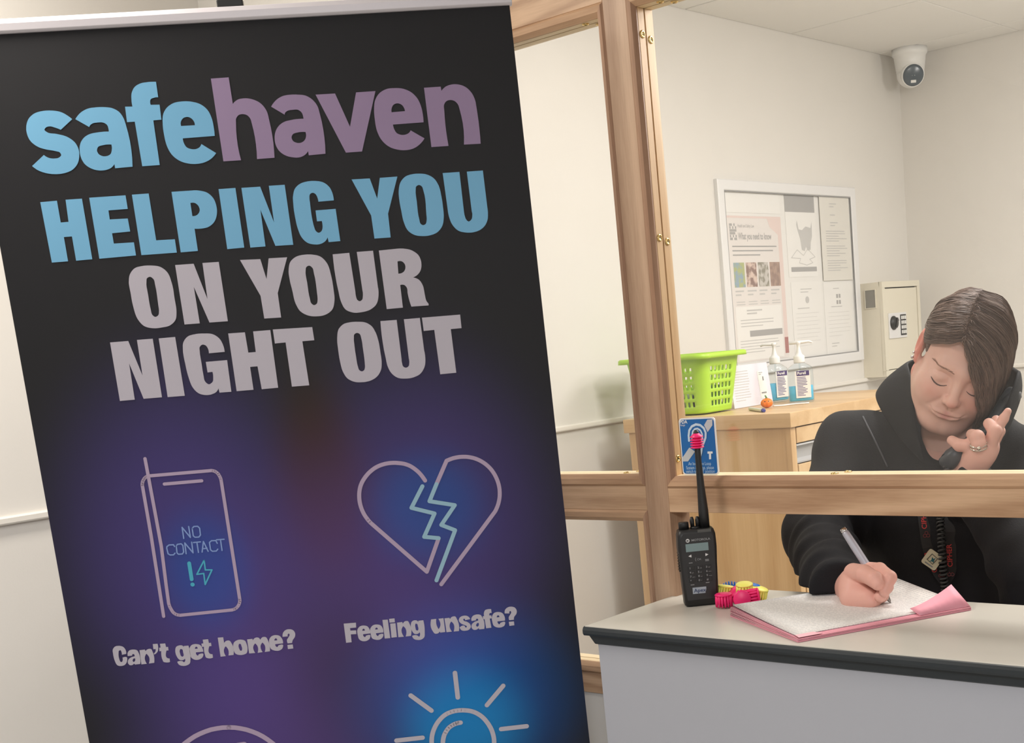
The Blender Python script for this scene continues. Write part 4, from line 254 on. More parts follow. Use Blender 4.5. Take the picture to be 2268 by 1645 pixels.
'cap_unsafe': '4208,9318 4404,9327 4397,9408 4298,9405 4299,9446 4390,9454 4385,9516 4297,9510 4293,9641 4204,9639|4608,9535 4492,9533 4491,9541 4491,9549 4492,9556 4493,9562 4496,9568 4499,9572 4503,9576 4506,9580 4510,9583 4514,9584 4518,9583 4522,9581 4526,9577 4530,9571 4534,9563 4556,9558 4574,9555 4588,9555 4598,9558 4604,9564 4605,9573 4603,9585 4599,9598 4593,9611 4586,9621 4578,9629 4568,9635 4558,9641 4547,9645 4536,9649 4524,9651 4512,9652 4500,9652 4488,9650 4476,9648 4464,9644 4452,9638 4440,9631 4430,9622 4422,9613 4415,9600 4410,9585 4408,9569 4407,9552 4406,9536 4404,9516 4404,9496 4405,9476 4408,9458 4415,9441 4421,9431 4429,9421 4438,9412 4447,9405 4457,9398 4469,9394 4483,9390 4497,9389 4511,9389 4524,9391 4536,9393 4548,9397 4560,9401 4571,9407 4580,9414 4587,9423 4593,9433 4599,9443 4603,9455 4606,9466 4609,9479 4611,9492 4611,9506 4610,9520/4528,9476 4489,9475 4489,9469 4490,9464 4491,9459 4493,9455 4496,9451 4499,9449 4502,9446 4506,9444 4510,9443 4513,9443 4516,9444 4519,9446 4522,9449 4524,9452 4526,9455 4527,9459 4528,9463 4529,9467 4529,9471|4818,9546 4699,9544 4699,9551 4699,9557 4700,9563 4702,9569 4704,9575 4707,9579 4710,9584 4714,9589 4718,9592 4722,9594 4726,9593 4730,9590 4733,9586 4738,9580 4742,9573 4765,9567 4784,9565 4799,9565 4809,9569 4814,9575 4815,9584 4812,9594 4807,9607 4801,9618 4794,9628 4786,9635 4777,9642 4767,9648 4757,9653 4746,9656 4734,9658 4721,9658 4707,9657 4694,9654 4681,9650 4669,9646 4658,9641 4646,9635 4636,9628 4628,9620 4621,9607 4617,9592 4615,9575 4614,9558 4613,9542 4612,9524 4611,9504 4612,9485 4615,9468 4621,9451 4628,9441 4636,9431 4645,9422 4654,9414 4664,9408 4676,9403 4690,9400 4704,9398 4718,9399 4731,9400 4743,9402 4755,9405 4767,9409 4778,9414 4788,9421 4796,9429 4803,9439 4808,9450 4813,9461 4817,9473 4820,9486 4822,9501 4822,9515 4821,9530/4736,9483 4697,9482 4697,9476 4697,9470 4699,9466 4701,9461 4704,9458 4707,9456 4710,9453 4714,9452 4717,9451 4721,9451 4724,9452 4727,9453 4730,9456 4733,9459 4735,9462 4736,9466 4737,9469 4738,9473 4737,9478|4831,9337 4916,9342 4917,9654 4827,9649|4938,9333 5027,9335 5025,9400 4939,9397|4946,9414 5032,9417 5026,9651 4937,9649|5057,9412 5143,9412 5149,9443 5156,9431 5164,9422 5172,9414 5181,9408 5191,9405 5200,9403 5210,9403 5220,9404 5229,9406 5237,9410 5242,9416 5246,9424 5249,9433 5252,9443 5255,9451 5266,9490 5272,9531 5272,9573 5266,9616 5254,9661 5167,9660 5182,9620 5189,9584 5188,9551 5180,9522 5163,9497 5160,9494 5158,9491 5155,9488 5152,9485 5150,9484 5147,9485 5143,9488 5140,9492 5137,9497 5134,9500 5119,9526 5112,9554 5113,9586 5122,9621 5138,9659 5048,9657|5485,9426 5489,9468 5491,9511 5490,9552 5487,9594 5482,9635 5480,9651 5478,9667 5476,9682 5472,9697 5465,9709 5459,9717 5450,9725 5441,9731 5431,9736 5421,9741 5407,9745 5393,9747 5377,9747 5362,9745 5348,9742 5335,9739 5323,9735 5311,9729 5300,9722 5291,9714 5285,9706 5280,9697 5276,9686 5273,9675 5271,9663 5293,9657 5313,9656 5332,9657 5348,9663 5363,9672 5367,9676 5371,9681 5374,9686 5377,9690 5381,9691 5385,9690 5390,9685 5394,9679 5398,9673 5401,9666 5404,9658 5406,9649 5405,9639 5404,9629 5401,9618 5395,9624 5388,9630 5381,9635 5374,9638 5367,9641 5357,9643 5346,9643 5334,9642 5324,9639 5315,9634 5306,9627 5298,9617 5292,9605 5286,9593 5281,9582 5275,9563 5272,9544 5270,9523 5271,9503 5274,9484 5276,9472 5279,9460 5283,9448 5287,9438 5294,9429 5301,9423 5309,9418 5318,9414 5327,9411 5337,9410 5346,9409 5355,9410 5365,9412 5374,9415 5382,9420 5387,9424 5391,9429 5396,9435 5399,9441 5402,9448 5404,9425/5343,9493 5345,9487 5347,9481 5349,9474 5352,9470 5356,9467 5360,9467 5364,9469 5369,9471 5374,9474 5377,9477 5382,9483 5384,9491 5384,9501 5385,9510 5385,9519 5387,9529 5388,9539 5389,9549 5388,9559 5386,9568 5384,9572 5381,9577 5378,9581 5375,9585 5371,9586 5367,9586 5362,9584 5357,9581 5353,9578 5349,9574 5346,9568 5344,9560 5344,9551 5344,9543 5343,9534 5343,9526 5342,9518 5341,9509 5342,9501|5612,9429 5697,9431 5690,9464 5687,9495 5688,9525 5693,9553 5703,9581 5705,9586 5706,9592 5708,9597 5711,9601 5713,9603 5717,9603 5720,9599 5724,9595 5728,9590 5732,9585 5746,9561 5753,9534 5753,9503 5745,9470 5731,9433 5815,9434 5815,9669 5732,9668 5728,9647 5721,9655 5714,9663 5707,9669 5699,9673 5691,9677 5682,9679 5672,9679 5662,9679 5652,9677 5644,9673 5637,9668 5631,9660 5625,9651 5621,9641 5616,9632 5601,9596 5593,9558 5592,9517 5599,9474|5830,9439 5912,9440 5919,9464 5926,9454 5933,9445 5941,9437 5950,9432 5959,9428 5969,9426 5980,9425 5991,9425 6002,9427 6010,9432 6015,9438 6020,9445 6023,9454 6026,9463 6029,9472 6042,9510 6050,9551 6052,9593 6049,9636 6040,9681 5953,9679 5967,9639 5973,9603 5972,9571 5963,9543 5946,9519 5943,9516 5941,9513 5938,9511 5936,9509 5933,9508 5930,9508 5927,9511 5924,9515 5921,9520 5918,9524 5904,9548 5897,9575 5898,9606 5907,9640 5923,9677 5835,9675|6246,9506 6162,9514 6162,9506 6162,9499 6160,9494 6158,9490 6155,9488 6152,9487 6147,9487 6142,9488 6138,9490 6135,9492 6133,9495 6133,9499 6133,9504 6134,9509 6135,9513 6141,9522 6152,9529 6166,9534 6180,9539 6192,9545 6201,9553 6211,9560 6220,9569 6228,9578 6234,9588 6237,9597 6240,9607 6242,9618 6243,9628 6241,9638 6238,9647 6232,9656 6225,9664 6217,9672 6209,9678 6197,9684 6184,9688 6169,9690 6155,9690 6140,9690 6128,9689 6115,9687 6103,9683 6091,9679 6082,9672 6075,9665 6068,9656 6064,9645 6060,9634 6057,9621 6082,9607 6103,9599 6120,9597 6134,9601 6143,9611 6145,9615 6146,9620 6146,9625 6148,9629 6150,9633 6154,9635 6158,9636 6163,9637 6168,9637 6171,9635 6173,9633 6175,9630 6176,9626 6176,9622 6176,9618 6174,9612 6168,9607 6160,9603 6152,9599 6145,9595 6132,9587 6119,9580 6105,9573 6093,9564 6083,9555 6075,9545 6069,9535 6063,9524 6059,9513 6058,9503 6059,9493 6063,9484 6068,9474 6074,9465 6081,9457 6091,9450 6103,9444 6117,9439 6131,9437 6144,9435 6158,9435 6172,9437 6185,9439 6198,9444 6210,9451 6217,9456 6223,9462 6230,9469 6235,9477 6239,9485 6241,9489 6243,9493 6244,9497 6245,9502|6264,9502 6268,9493 6273,9484 6278,9477 6283,9470 6289,9464 6301,9455 6315,9449 6330,9445 6345,9443 6359,9442 6373,9443 6387,9444 6401,9448 6414,9453 6425,9460 6431,9467 6437,9476 6441,9486 6445,9495 6449,9505 6462,9541 6469,9578 6470,9618 6467,9658 6457,9700 6376,9697 6365,9675 6359,9680 6351,9685 6344,9689 6337,9693 6329,9695 6320,9697 6310,9697 6300,9697 6290,9695 6282,9692 6275,9686 6267,9679 6261,9671 6256,9662 6253,9653 6251,9643 6252,9631 6254,9619 6257,9608 6262,9599 6268,9590 6276,9583 6285,9576 6295,9571 6304,9565 6317,9559 6330,9555 6344,9551 6359,9549 6374,9548 6375,9540 6376,9533 6375,9527 6374,9522 6371,9518 6367,9516 6363,9514 6359,9513 6355,9513 6351,9513 6347,9515 6343,9519 6341,9524 6338,9531 6337,9539 6264,9541/6376,9586 6368,9586 6361,9587 6354,9589 6349,9592 6344,9595 6339,9601 6335,9607 6332,9614 6330,9622 6330,9628 6332,9633 6335,9638 6338,9643 6342,9646 6346,9648 6350,9648 6356,9646 6361,9642 6366,9638 6370,9634 6375,9626 6378,9618 6379,9608 6378,9598|6608,9383 6609,9449 6601,9447 6593,9446 6586,9446 6580,9448 6575,9452 6573,9454 6571,9456 6569,9459 6568,9461 6567,9465 6568,9486 6598,9487 6600,9538 6567,9538 6576,9695 6489,9694 6481,9537 6459,9535 6457,9485 6480,9484 6479,9473 6478,9463 6479,9453 6480,9443 6482,9433 6486,9423 6490,9413 6495,9403 6501,9394 6508,9388 6516,9383 6526,9381 6536,9379 6546,9378 6557,9377 6567,9377 6577,9378 6587,9379 6597,9380|6813,9605 6686,9602 6686,9609 6687,9616 6688,9622 6690,9628 6692,9634 6695,9639 6698,9644 6702,9649 6706,9652 6710,9654 6715,9654 6719,9651 6724,9647 6728,9640 6733,9632 6759,9625 6779,9621 6795,9621 6806,9624 6812,9631 6813,9640 6811,9652 6806,9666 6799,9678 6792,9688 6784,9695 6774,9700 6763,9704 6752,9707 6742,9710 6728,9711 6715,9711 6701,9710 6687,9707 6674,9704 6663,9700 6652,9694 6641,9688 6632,9681 6623,9673 6615,9660 6609,9645 6606,9628 6603,9611 6602,9594 6600,9576 6600,9557 6601,9539 6604,9521 6609,9505 6615,9493 6622,9482 6630,9471 6639,9462 6649,9454 6661,9449 6675,9446 6690,9444 6704,9444 6718,9445 6732,9448 6746,9451 6760,9457 6772,9463 6783,9472 6791,9481 6799,9493 6804,9505 6809,9518 6813,9531 6816,9545 6817,9559 6817,9574 6815,9589/6728,9534 6685,9533 6685,9527 6686,9521 6688,9516 6690,9512 6693,9509 6696,9506 6699,9504 6702,9502 6706,9501 6709,9501 6713,9502 6716,9504 6720,9506 6723,9510 6725,9513 6727,9516 6728,9520 6729,9524 6729,9529|6823,9484 6822,9469 6824,9456 6826,9444 6831,9433 6836,9423 6843,9415 6852,9407 6861,9400 6871,9394 6881,9390 6893,9386 6905,9383 6918,9382 6931,9382 6943,9384 6956,9386 6968,9390 6981,9395 6992,9401 7001,9409 7008,9418 7015,9428 7020,9439 7023,9450 7025,9461 7026,9472 7024,9483 7022,9494 7018,9505 7014,9515 7006,9526 6997,9535 6986,9545 6977,9554 6970,9565 6967,9573 6965,9582 6963,9590 6962,9599 6962,9609 6883,9607 6881,9595 6879,9584 6879,9574 6880,9564 6882,9554 6887,9544 6893,9535 6901,9527 6908,9518 6915,9509 6919,9503 6924,9497 6928,9490 6931,9483 6932,9477 6931,9472 6930,9466 6927,9461 6924,9457 6921,9455 6918,9455 6913,9456 6909,9459 6905,9463 6902,9466 6900,9470 6899,9475 6899,9481 6901,9487 6903,9494|6873,9633 6959,9636 6958,9703 6876,9704'}
STROKES={'phone': '51:1561,6338 1568,6657 1588,7722 1565,8338 1557,8640 1559,8659 1562,8678 1565,8696 1570,8714 1576,8732 1583,8751 1590,8770 1599,8788 1609,8804 1622,8818 1635,8829 1649,8838 1665,8846 1682,8851 1701,8856 2500,8872 2515,8870 2531,8867 2545,8863 2558,8857 2571,8850 2587,8839 2601,8826 2614,8811 2625,8794 2634,8777 2639,8764 2642,8751 2645,8736 2647,8722 2648,8707 2646,6811 2646,6794 2644,6778 2642,6762 2638,6747 2633,6731 2627,6716 2621,6701 2613,6687 2603,6674 2593,6663 2581,6653 2569,6645 2554,6638 2539,6633 2523,6629 1559,6609 1546,6614 1535,6620 1524,6626 1514,6633 1504,6641 1495,6651 1487,6662 1479,6673 1472,6685 1467,6698 1463,6709 1460,6720 1458,6732 1456,6744 1456,6757 1462,7532 1449,8841|51:1787,6761 2352,6772',
'phone_text': '20:1944,7642 1946,7466 2046,7639 2047,7464|20:2095,7501 2125,7473 2183,7476 2208,7511 2204,7619 2174,7648 2116,7644 2094,7620 2095,7501|20:1787,7755 1775,7724 1709,7719 1672,7741 1665,7767 1671,7856 1701,7880 1751,7883 1776,7859|20:1813,7749 1834,7725 1893,7723 1914,7752 1909,7858 1885,7885 1826,7883 1808,7858 1813,7749|20:1943,7888 1948,7716 2050,7887 2054,7716|20:2081,7725 2187,7727|20:2133,7726 2132,7890|20:2188,7891 2233,7725 2281,7890|20:2207,7840 2272,7839|20:2438,7780 2423,7734 2356,7729 2322,7753 2322,7872 2347,7898 2406,7900 2433,7873|20:2437,7723 2551,7728|20:2496,7725 2494,7902',
'phone_alert': '59:1965,8045 1964,8304|63:1963,8388 1966,8390|23:2198,8025 2194,8181 2294,8192 2156,8412 2161,8234 2055,8235 2198,8025',
'heart': '65:5801,7151 5783,7114 5764,7078 5743,7044 5720,7012 5695,6982 5672,6958 5648,6935 5622,6913 5596,6893 5568,6876 5537,6861 5506,6848 5473,6838 5439,6830 5406,6823 5373,6817 5340,6813 5306,6811 5273,6810 5239,6812 5204,6815 5169,6821 5134,6828 5100,6838 5067,6850 5031,6866 4996,6886 4962,6908 4929,6932 4899,6959 4872,6985 4846,7014 4822,7044 4800,7076 4781,7109 4766,7142 4753,7178 4743,7214 4735,7251 4730,7288 4727,7322 4726,7357 4727,7391 4730,7426 4735,7460 4742,7496 4752,7533 4764,7569 4778,7604 4795,7638 4806,7659 4818,7680 4830,7700 4844,7719 4858,7739 5642,8634 5901,8107|65:5849,8869 6859,7782 6877,7758 6892,7732 6907,7706 6920,7680 6932,7653 6945,7617 6956,7581 6965,7544 6971,7506 6975,7469 6977,7428 6976,7387 6972,7345 6965,7304 6956,7265 6943,7223 6928,7182 6909,7142 6888,7103 6864,7067 6838,7034 6809,7002 6778,6973 6745,6946 6710,6922 6677,6902 6643,6885 6607,6870 6570,6858 6533,6848 6500,6841 6466,6837 6432,6834 6398,6833 6364,6834 6328,6837 6291,6842 6255,6850 6218,6860 6182,6871 5975,7228',
'heart_crack': '65:5901,8107 5672,8058 5885,7699 5529,7565 5747,7238|65:5975,7228 5829,7491 6225,7601 5970,7897 6181,8009 5780,8794',
'bulb': '76:5888,10377 5884,10798|76:5122,10659 5426,10962|76:6655,10704 6347,10997|76:6534,11442 6966,11453|76:4793,11390 5223,11402|76:5359,11542 5362,11498 5368,11457 5376,11416 5387,11377 5401,11339 5417,11304 5436,11269 5457,11236 5480,11204 5504,11175 5530,11148 5557,11123 5585,11100 5615,11079 5647,11062 5674,11050 5704,11040 5734,11033 5764,11027 5794,11023 5824,11021 5854,11021 5885,11022 5915,11025 5945,11029 5977,11035 6009,11042 6041,11051 6073,11062 6102,11076 6131,11091 6159,11110 6185,11130 6211,11152 6234,11175 6257,11201 6278,11230 6298,11260 6315,11292 6332,11323 6345,11354 6358,11385 6369,11416 6378,11449 6385,11481 6391,11522 6395,11564 6395,11606 6392,11649 6386,11692 6373,11901|76:5359,11542 5351,11588 5347,11634 5348,11679 5351,11723 5359,11766 5370,11803 5384,11838 5401,11874 5419,11909 5437,11943 5456,11976 5478,12008 5499,12040 5518,12073 5532,12108 5539,12137 5545,12167 5549,12198 5550,12230 5550,12262|76:6373,11901 6364,11939 6352,11975 6337,12009 6320,12042 6301,12072 6276,12101 6246,12126 6214,12150 6183,12174 6155,12202 6135,12227 6116,12254 6098,12282 6082,12310 6066,12340|76:5531,12344 6070,12377|76:5549,12504 6043,12535|76:5877,11234 5857,11234 5838,11235 5819,11237 5800,11240 5781,11244 5759,11251 5737,11260 5715,11270 5694,11281 5675,11295 5655,11312 5637,11331 5620,11352 5605,11374 5591,11396 5575,11427 5563,11460 5553,11494 5545,11530 5541,11568 5539,11658',
'circle': '76:2169,10784 2259,10800 2350,10828 2437,10861 2521,10905 2601,10954 2677,11012 2747,11078 2813,11149 2874,11225 2925,11309 2970,11398 3009,11489 3040,11585 3062,11683 3078,11783 3083,11885 3082,11988 3073,12091 3054,12190 3026,12290 2993,12386 2949,12478 2900,12566 2844,12650 2780,12727 2711,12801 2638,12867 2557,12923 2472,12973 2386,13016 2295,13050 2202,13074 2108,13092 2014,13097 1917,13097 1825,13087 1731,13066 1640,13036 1552,13001 1468,12954 1389,12903 1313,12843 1244,12775 1179,12702 1121,12624 1071,12539 1028,12449 994,12358 966,12262 946,12164 932,12065 929,11964 931,11862 941,11764 962,11665 991,11567 1025,11473 1068,11384 1117,11298 1172,11216 1232,11141 1300,11069 1372,11005 1450,10950 1533,10901 1617,10858 1706,10825 1796,10800 1888,10781 1981,10775 2075,10774 2166,10784|92:2257,11105 2366,11104'}
# ================================================================== the setting
XL, YB, ZC = -2.475, 4.819, 2.486           # left wall face, back wall face, ceiling
YS = 1.695                                  # front face of the glazed screen
tag(MB().box((XL-.12, -3.2, 0), (XL, YB+.12, 2.62)).build('wall_left', M['wall']), 'long pale wall with a dado rail, running behind the banner into the office', 'wall', kind='structure')
tag(MB().box((XL, YB, 0), (2.6, YB+.12, 2.62)).build('wall_back', M['wall']), 'pale back wall of the office below the security camera', 'wall', kind='structure')
tag(MB().box((2.48, -3.2, 0), (2.6, YB, 2.62)).build('wall_right', M['wall']), 'pale wall closing the room', 'wall', kind='structure')
tag(MB().box((XL, -3.2, 0), (2.48, -3.08, 2.62)).build('wall_rear', M['wall']), 'pale wall behind the visitor side', 'wall', kind='structure')
fw = MB().box((XL, YS+.004, 2.12), (2.48, YS+.05, ZC)).box((XL, YS+.004, 0), (2.48, YS+.05, .873)).box((-.16, YS+.004, .873), (2.48, YS+.05, 2.12))
tag(fw.build('wall_front', M['wall']), 'pale partition wall above and below the glazed screen', 'wall', kind='structure')
tag(MB().box((XL-.12, -3.2, -.05), (2.6, YB+.12, 0)).build('floor', M['floor']), 'plain pale vinyl floor', 'floor', kind='structure')
c = MB().box((XL-.1, -3.2, ZC+.006), (2.6, YB+.12, ZC+.06))
ce = c.build('ceiling', M['ceilgap']); tag(ce, 'white suspended ceiling of square tiles over the office', 'ceiling', kind='structure')
t = MB(); ys = [4.648-.61*k for k in range(0, 13)]; xs = [-1.985+.61*k for k in range(0, 8)]
ye = [YB]+ys; xe = [XL]+xs
for i in range(len(ye)-1):
    for j in range(len(xe)-1):
        t.box((xe[j]+.0015, ye[i+1]+.004, ZC), (xe[j+1]-.0015, ye[i]-.004, ZC+.008))
t.build('ceiling_tile', M['ceil'], ce, bevel=.0015, bseg=1)
def dado(b, p0, p1, out):
    pr = [(0, 0), (.010, 0), (.012, .003), (.012, .012), (.007, .015), (0, .015)]
    p0, p1, out = Vector(p0), Vector(p1), Vector(out)
    b.loft([[p+out*a+Vector((0, 0, h)) for a, h in pr] for p in (p0, p1)], smooth=False)
tr = MB(); dado(tr, (XL, YS+.05, 1.272), (XL, YB, 1.272), (1, 0, 0)); dado(tr, (XL, -3.0, 1.268), (XL, YS, 1.268), (1, 0, 0))
tag(tr.build('trim_1', M['trim']), 'slim white dado rail along the long wall', 'dado rail', kind='structure')
tr = MB(); dado(tr, (2.48, YB, 1.272), (XL+.012, YB, 1.272), (0, -1, 0))
tag(tr.build('trim_2', M['trim']), 'slim white dado rail along the back wall', 'dado rail', kind='structure')

# ------------------------------------------------------------------ timber glazed screen
win = thing('window_1', 'pine framed glazed reception screen with a mid rail above the counter', 'window', (-1.36, YS, 1.2), kind='structure')
PX0, PX1 = -1.384, -1.336                   # faces of the visible post
ZT, ZTT = 2.034, 2.10                       # top rail
RT, RB = 1.254, 1.213                       # flat of the mid rail
LR, LB = 1.258, 1.216
MB().box((PX0, YS, .89), (PX1, YS+.055, ZTT)).build('post', M['wood_v'], win, bevel=.001)
MB().box((-.30, YS, .89), (-.16, YS+.055, ZTT)).build('post', M['wood_v'], win, bevel=.001)
MB().box((XL, YS, .873), (XL+.04, YS+.055, ZTT)).build('post', M['wood_v'], win, bevel=.001)
MB().box((XL+.04, YS, ZT), (PX0, YS+.055, ZTT)).build('top_rail', M['wood_h'], win, bevel=.001)
MB().box((PX1, YS, ZT), (-.30, YS+.055, ZTT)).build('top_rail', M['wood_h'], win, bevel=.001)
MB().box((XL+.04, YS, LB), (PX0, YS+.055, LR)).build('mid_rail', M['wood_h'], win, bevel=.001)
MB().box((PX1, YS, RB), (-.30, YS+.055, RT)).build('mid_rail', M['wood_h'], win, bevel=.001)
MB().box((XL+.04, YS, .873), (PX0, YS+.055, .912)).build('sill_rail', M['wood_h'], win, bevel=.001)
def ring(x0, x1, z0, z1, prof):             # prof: (inset across, inset up, depth): mitred frame, sides V / H separate
    cs = []
    for ix, iz, y in prof:
        cs.append([Vector((x0+ix, YS+y, z0+iz)), Vector((x1-ix, YS+y, z0+iz)), Vector((x1-ix, YS+y, z1-iz)), Vector((x0+ix, YS+y, z1-iz))])
    v, h = MB(), MB(); n = len(prof)
    for k in range(4):
        a, b2 = k, (k+1) % 4; (h if k in (0, 2) else v).add([cs[i][a] for i in range(n)]+[cs[i][b2] for i in range(n)], [(i, (i+1) % n, n+(i+1) % n, n+i) for i in range(n)]+[tuple(range(n-1, -1, -1)), tuple(range(n, 2*n))])
    return v, h
def pane(x0, x1, z0, z1, dbl=True):
    pr = [(0, 0, .0005), (.003, .004, -.0035), (.010, .013, -.002), (.015, .020, .005), (.015, .020, .008), (0, 0, .008)]
    v, h = ring(x0, x1, z0, z1, pr); v.build('moulding', M['wood_m'], win); h.build('moulding', M['wood_mh'], win)
    for ya, yb in ((.008, .0235), (.0265, .046)):
        v, h = ring(x0, x1, z0, z1, [(0, 0, ya), (.0155, .0205, ya), (.0155, .0205, yb), (0, 0, yb)])
        v.build('glazing_bead', M['bead_v'], win, bevel=.0006); h.build('glazing_bead', M['bead_h_lit'], win, bevel=.0006)
    MB().box((x0+.002, YS+.0237, z0+.002), (x1-.002, YS+.0263, z1-.002)).build('glass_pane', M['glass'], win)
pane(PX1, -.30, RT, ZT); pane(XL+.04, PX0, LR, ZT); pane(XL+.04, PX0, .912, LB)
def screw(p, n):
    s = MB().lathe(p, n, [(.0062, 0), (.0062, .0008), (.0050, .0019), (.0036, .0022), (.0034, .0012), (.0001, .0012)], n=18).build('screw_cup', M['brass'], win)
    r, u, w = frame(n, (0, 0, 1) if abs(n[2]) < .9 else (0, 1, 0))
    MB().obox(Vector(p)+w*.0014, (r, u, w), (.0020, .0005, .0004)).build('screw_slot', M['dark'], s)
bx = PX1+.0155
for zz in (1.972, 1.66, 1.30):
    for yy in (.0155, .036): screw((bx, YS+yy, zz+(.002 if yy < .02 else -.004)), (1, 0, 0))
for xx in (-1.02, -.62):
    for yy, dx in ((.0155, 0), (.036, .012)): screw((xx+dx, YS+yy, RT+.0205), (0, 0, 1))
for xx, zz, nz in ((-1.435, LR+.0205, 1), (-1.435, ZT-.0205, -1), (-1.28, ZT-.0205, -1), (-1.9, LR+.0205, 1)):
    for yy, dx in ((.0155, 0), (.036, .012)): screw((xx+dx, YS+yy, zz), (0, 0, nz))

# ------------------------------------------------------------------ service counter
ZK = 1.5-.4325; CXL = -1.348
co = thing('service_counter', 'long pale topped reception counter with a black edge and grey front', 'counter', (-.9, 1.6, 0))
MB().box((CXL+.001, 1.466, ZK-.013), (-.17, 1.783, ZK)).build('worktop', M['lam'], co, bevel=.0012)
e = MB(); y0 = 1.462
pr = [(y0+.006, ZK-.0005), (y0+.002, ZK-.002), (y0, ZK-.006), (y0, ZK-.0115), (y0+.002, ZK-.015), (y0+.012, ZK-.015), (y0+.012, ZK-.029), (y0+.014, ZK-.031), (y0+.03, ZK-.031), (y0+.03, ZK-.0137), (y0+.0062, ZK-.0137)]
e.loft([[Vector((xx+(.012 if z < ZK-.0152 else 0)*(k == 0), y, z)) for y, z in pr] for k, xx in enumerate((CXL, -.17))], smooth=False)
e.box((CXL, y0+.006, ZK-.0145), (CXL+.003, 1.783, ZK-.0006))
e.build('edge_trim', M['edge'], co)
MB().box((CXL+.016, 1.478, .02), (-.17, 1.494, ZK-.030)).build('front_panel', M['grey'], co)
MB().box((CXL+.016, 1.494, .02), (CXL+.034, YS+.002, ZK-.031)).build('end_panel', M['grey'], co)
MB().box((CXL+.02, 1.484, 0), (-.17, 1.50, .02)).build('plinth', M['edge'], co)

# ------------------------------------------------------------------ roll-up banner
BO = Vector((-1.9876, .9591, 2.0230)); BU = Vector((.6653, .7465, .005)); BW = Vector((-.0174, .0088, .9998)); BN = Vector((.7464, -.6653, .0188))
ban = thing('rollup_banner', 'tall black pull-up banner with blue, purple and white headline lettering', 'banner', (-1.72, 1.258, 0))
def bp(u, v, w=0): return BO+BU*u-BW*v+BN*w
BH = 1.965
def printmat():
    m = mat('banner_print', (.03, .03, .034), .55, spec=.28); nt = m.node_tree; b = nt.nodes['Principled BSDF']
    uv = nt.nodes.new('ShaderNodeUVMap'); prev = None
    base = nt.nodes.new('ShaderNodeRGB'); base.outputs[0].default_value = (.0125, .0125, .0150, 1); prev = base.outputs[0]
    for u, v, ru, rv, c, pw in ((.21, .80, .23, .34, (.044, .026, .165), 1.3), (.575, .80, .235, .32, (.042, .024, .150), 1.3), (.40, 1.0, .30, .36, (.030, .012, .050), 1.2),
                            (.24, 1.22, .26, .32, (.044, .024, .14), 1.2), (.22, .82, .11, .15, (-.030, .022, .11), 1.0), (.58, .76, .14, .14, (-.028, .030, .11), 1.0),
                            (.42, .70, .10, .2, (.016, -.004, -.045), 1.2), (.60, 1.09, .21, .19, (-.02, .050, .24), 1.3), (.595, 1.13, .150, .150, (-.012, .14, .25), 1.05)):
        mp = nt.nodes.new('ShaderNodeMapping'); mp.inputs['Location'].default_value = (-u/ru, -v/rv, 0); mp.inputs['Scale'].default_value = (1/ru, 1/rv, 1)
        nt.links.new(uv.outputs[0], mp.inputs[0]); ln = nt.nodes.new('ShaderNodeVectorMath'); ln.operation = 'LENGTH'; nt.links.new(mp.outputs[0], ln.inputs[0])
        mr = nt.nodes.new('ShaderNodeMapRange'); mr.interpolation_type = 'SMOOTHERSTEP'; mr.inputs['From Min'].default_value = pw; mr.inputs['From Max'].default_value = .12
        nt.links.new(ln.outputs['Value'], mr.inputs[0])
        ml = nt.nodes.new('ShaderNodeVectorMath'); ml.operation = 'SCALE'; ml.inputs[0].default_value = c; nt.links.new(mr.outputs[0], ml.inputs['Scale'])
        ad = nt.nodes.new('ShaderNodeVectorMath'); ad.operation = 'ADD'; nt.links.new(prev, ad.inputs[0]); nt.links.new(ml.outputs[0], ad.inputs[1]); prev = ad.outputs[0]
    mx = nt.nodes.new('ShaderNodeVectorMath'); mx.operation = 'MAXIMUM'; mx.inputs[1].default_value = (.005, .005, .005); nt.links.new(prev, mx.inputs[0])
    nt.links.new(mx.outputs[0], b.inputs['Base Color']); return m
fab = MB().loft([[bp(0, 0, 0), bp(.8, 0, 0), bp(.8, 0, -.0006), bp(0, 0, -.0006)], [bp(0, BH, 0), bp(.8, BH, 0), bp(.8, BH, -.0006), bp(0, BH, -.0006)]], smooth=False).build('fabric', printmat(), ban)
uvl = fab.data.uv_layers.new(name='UVMap')
for lp in fab.data.loops:
    d = fab.data.vertices[lp.vertex_index].co+BASE[ban.name]-BO; uvl.data[lp.index].uv = (d.dot(BU), -d.dot(BW))
M['b_blue'] = mat('print_blue', (.17, .44, .68), .55); M['b_purple'] = mat('print_purple', (.30, .215, .36), .55); M['b_white'] = mat('print_white', (.50, .47, .54), .55)
M['b_ice'] = mat('print_ice', (.30, .50, .62), .55); M['b_cyan'] = mat('print_cyan', (.06, .42, .58), .55); M['b_thin'] = mat('print_thin', (.22, .33, .66), .55); M['b_pink'] = mat('print_pink', (.44, .34, .48), .55)
def glyphs(key, name, m, lab=None):
    b = MB(); o = bp(0, 0, .0006)
    for g in GLYPHS[key].split('|'):
        b.poly([[(float(a)*1e-4, -float(c)*1e-4) for a, c in (q.split(',') for q in l.split())] for l in g.split('/')], o, BU, BW)
    ob = b.build(name, m, ban)
    if lab: ob['label'] = lab
def strokes(key, name, m, lab=None, off=.0006):
    b = MB(); o = bp(0, 0, off)
    for g in STROKES[key].split('|'):
        w, l = g.split(':'); b.ribbon([(float(a)*1e-4, -float(c)*1e-4) for a, c in (q.split(',') for q in l.split())], float(w)*1e-4, o, BU, BW)
    ob = b.build(name, m, ban)
    if lab: ob['label'] = lab
glyphs('blue_logo', 'logo_lettering', M['b_blue'], 'light blue word safe'); glyphs('purple_logo', 'logo_lettering', M['b_purple'], 'mauve word haven')
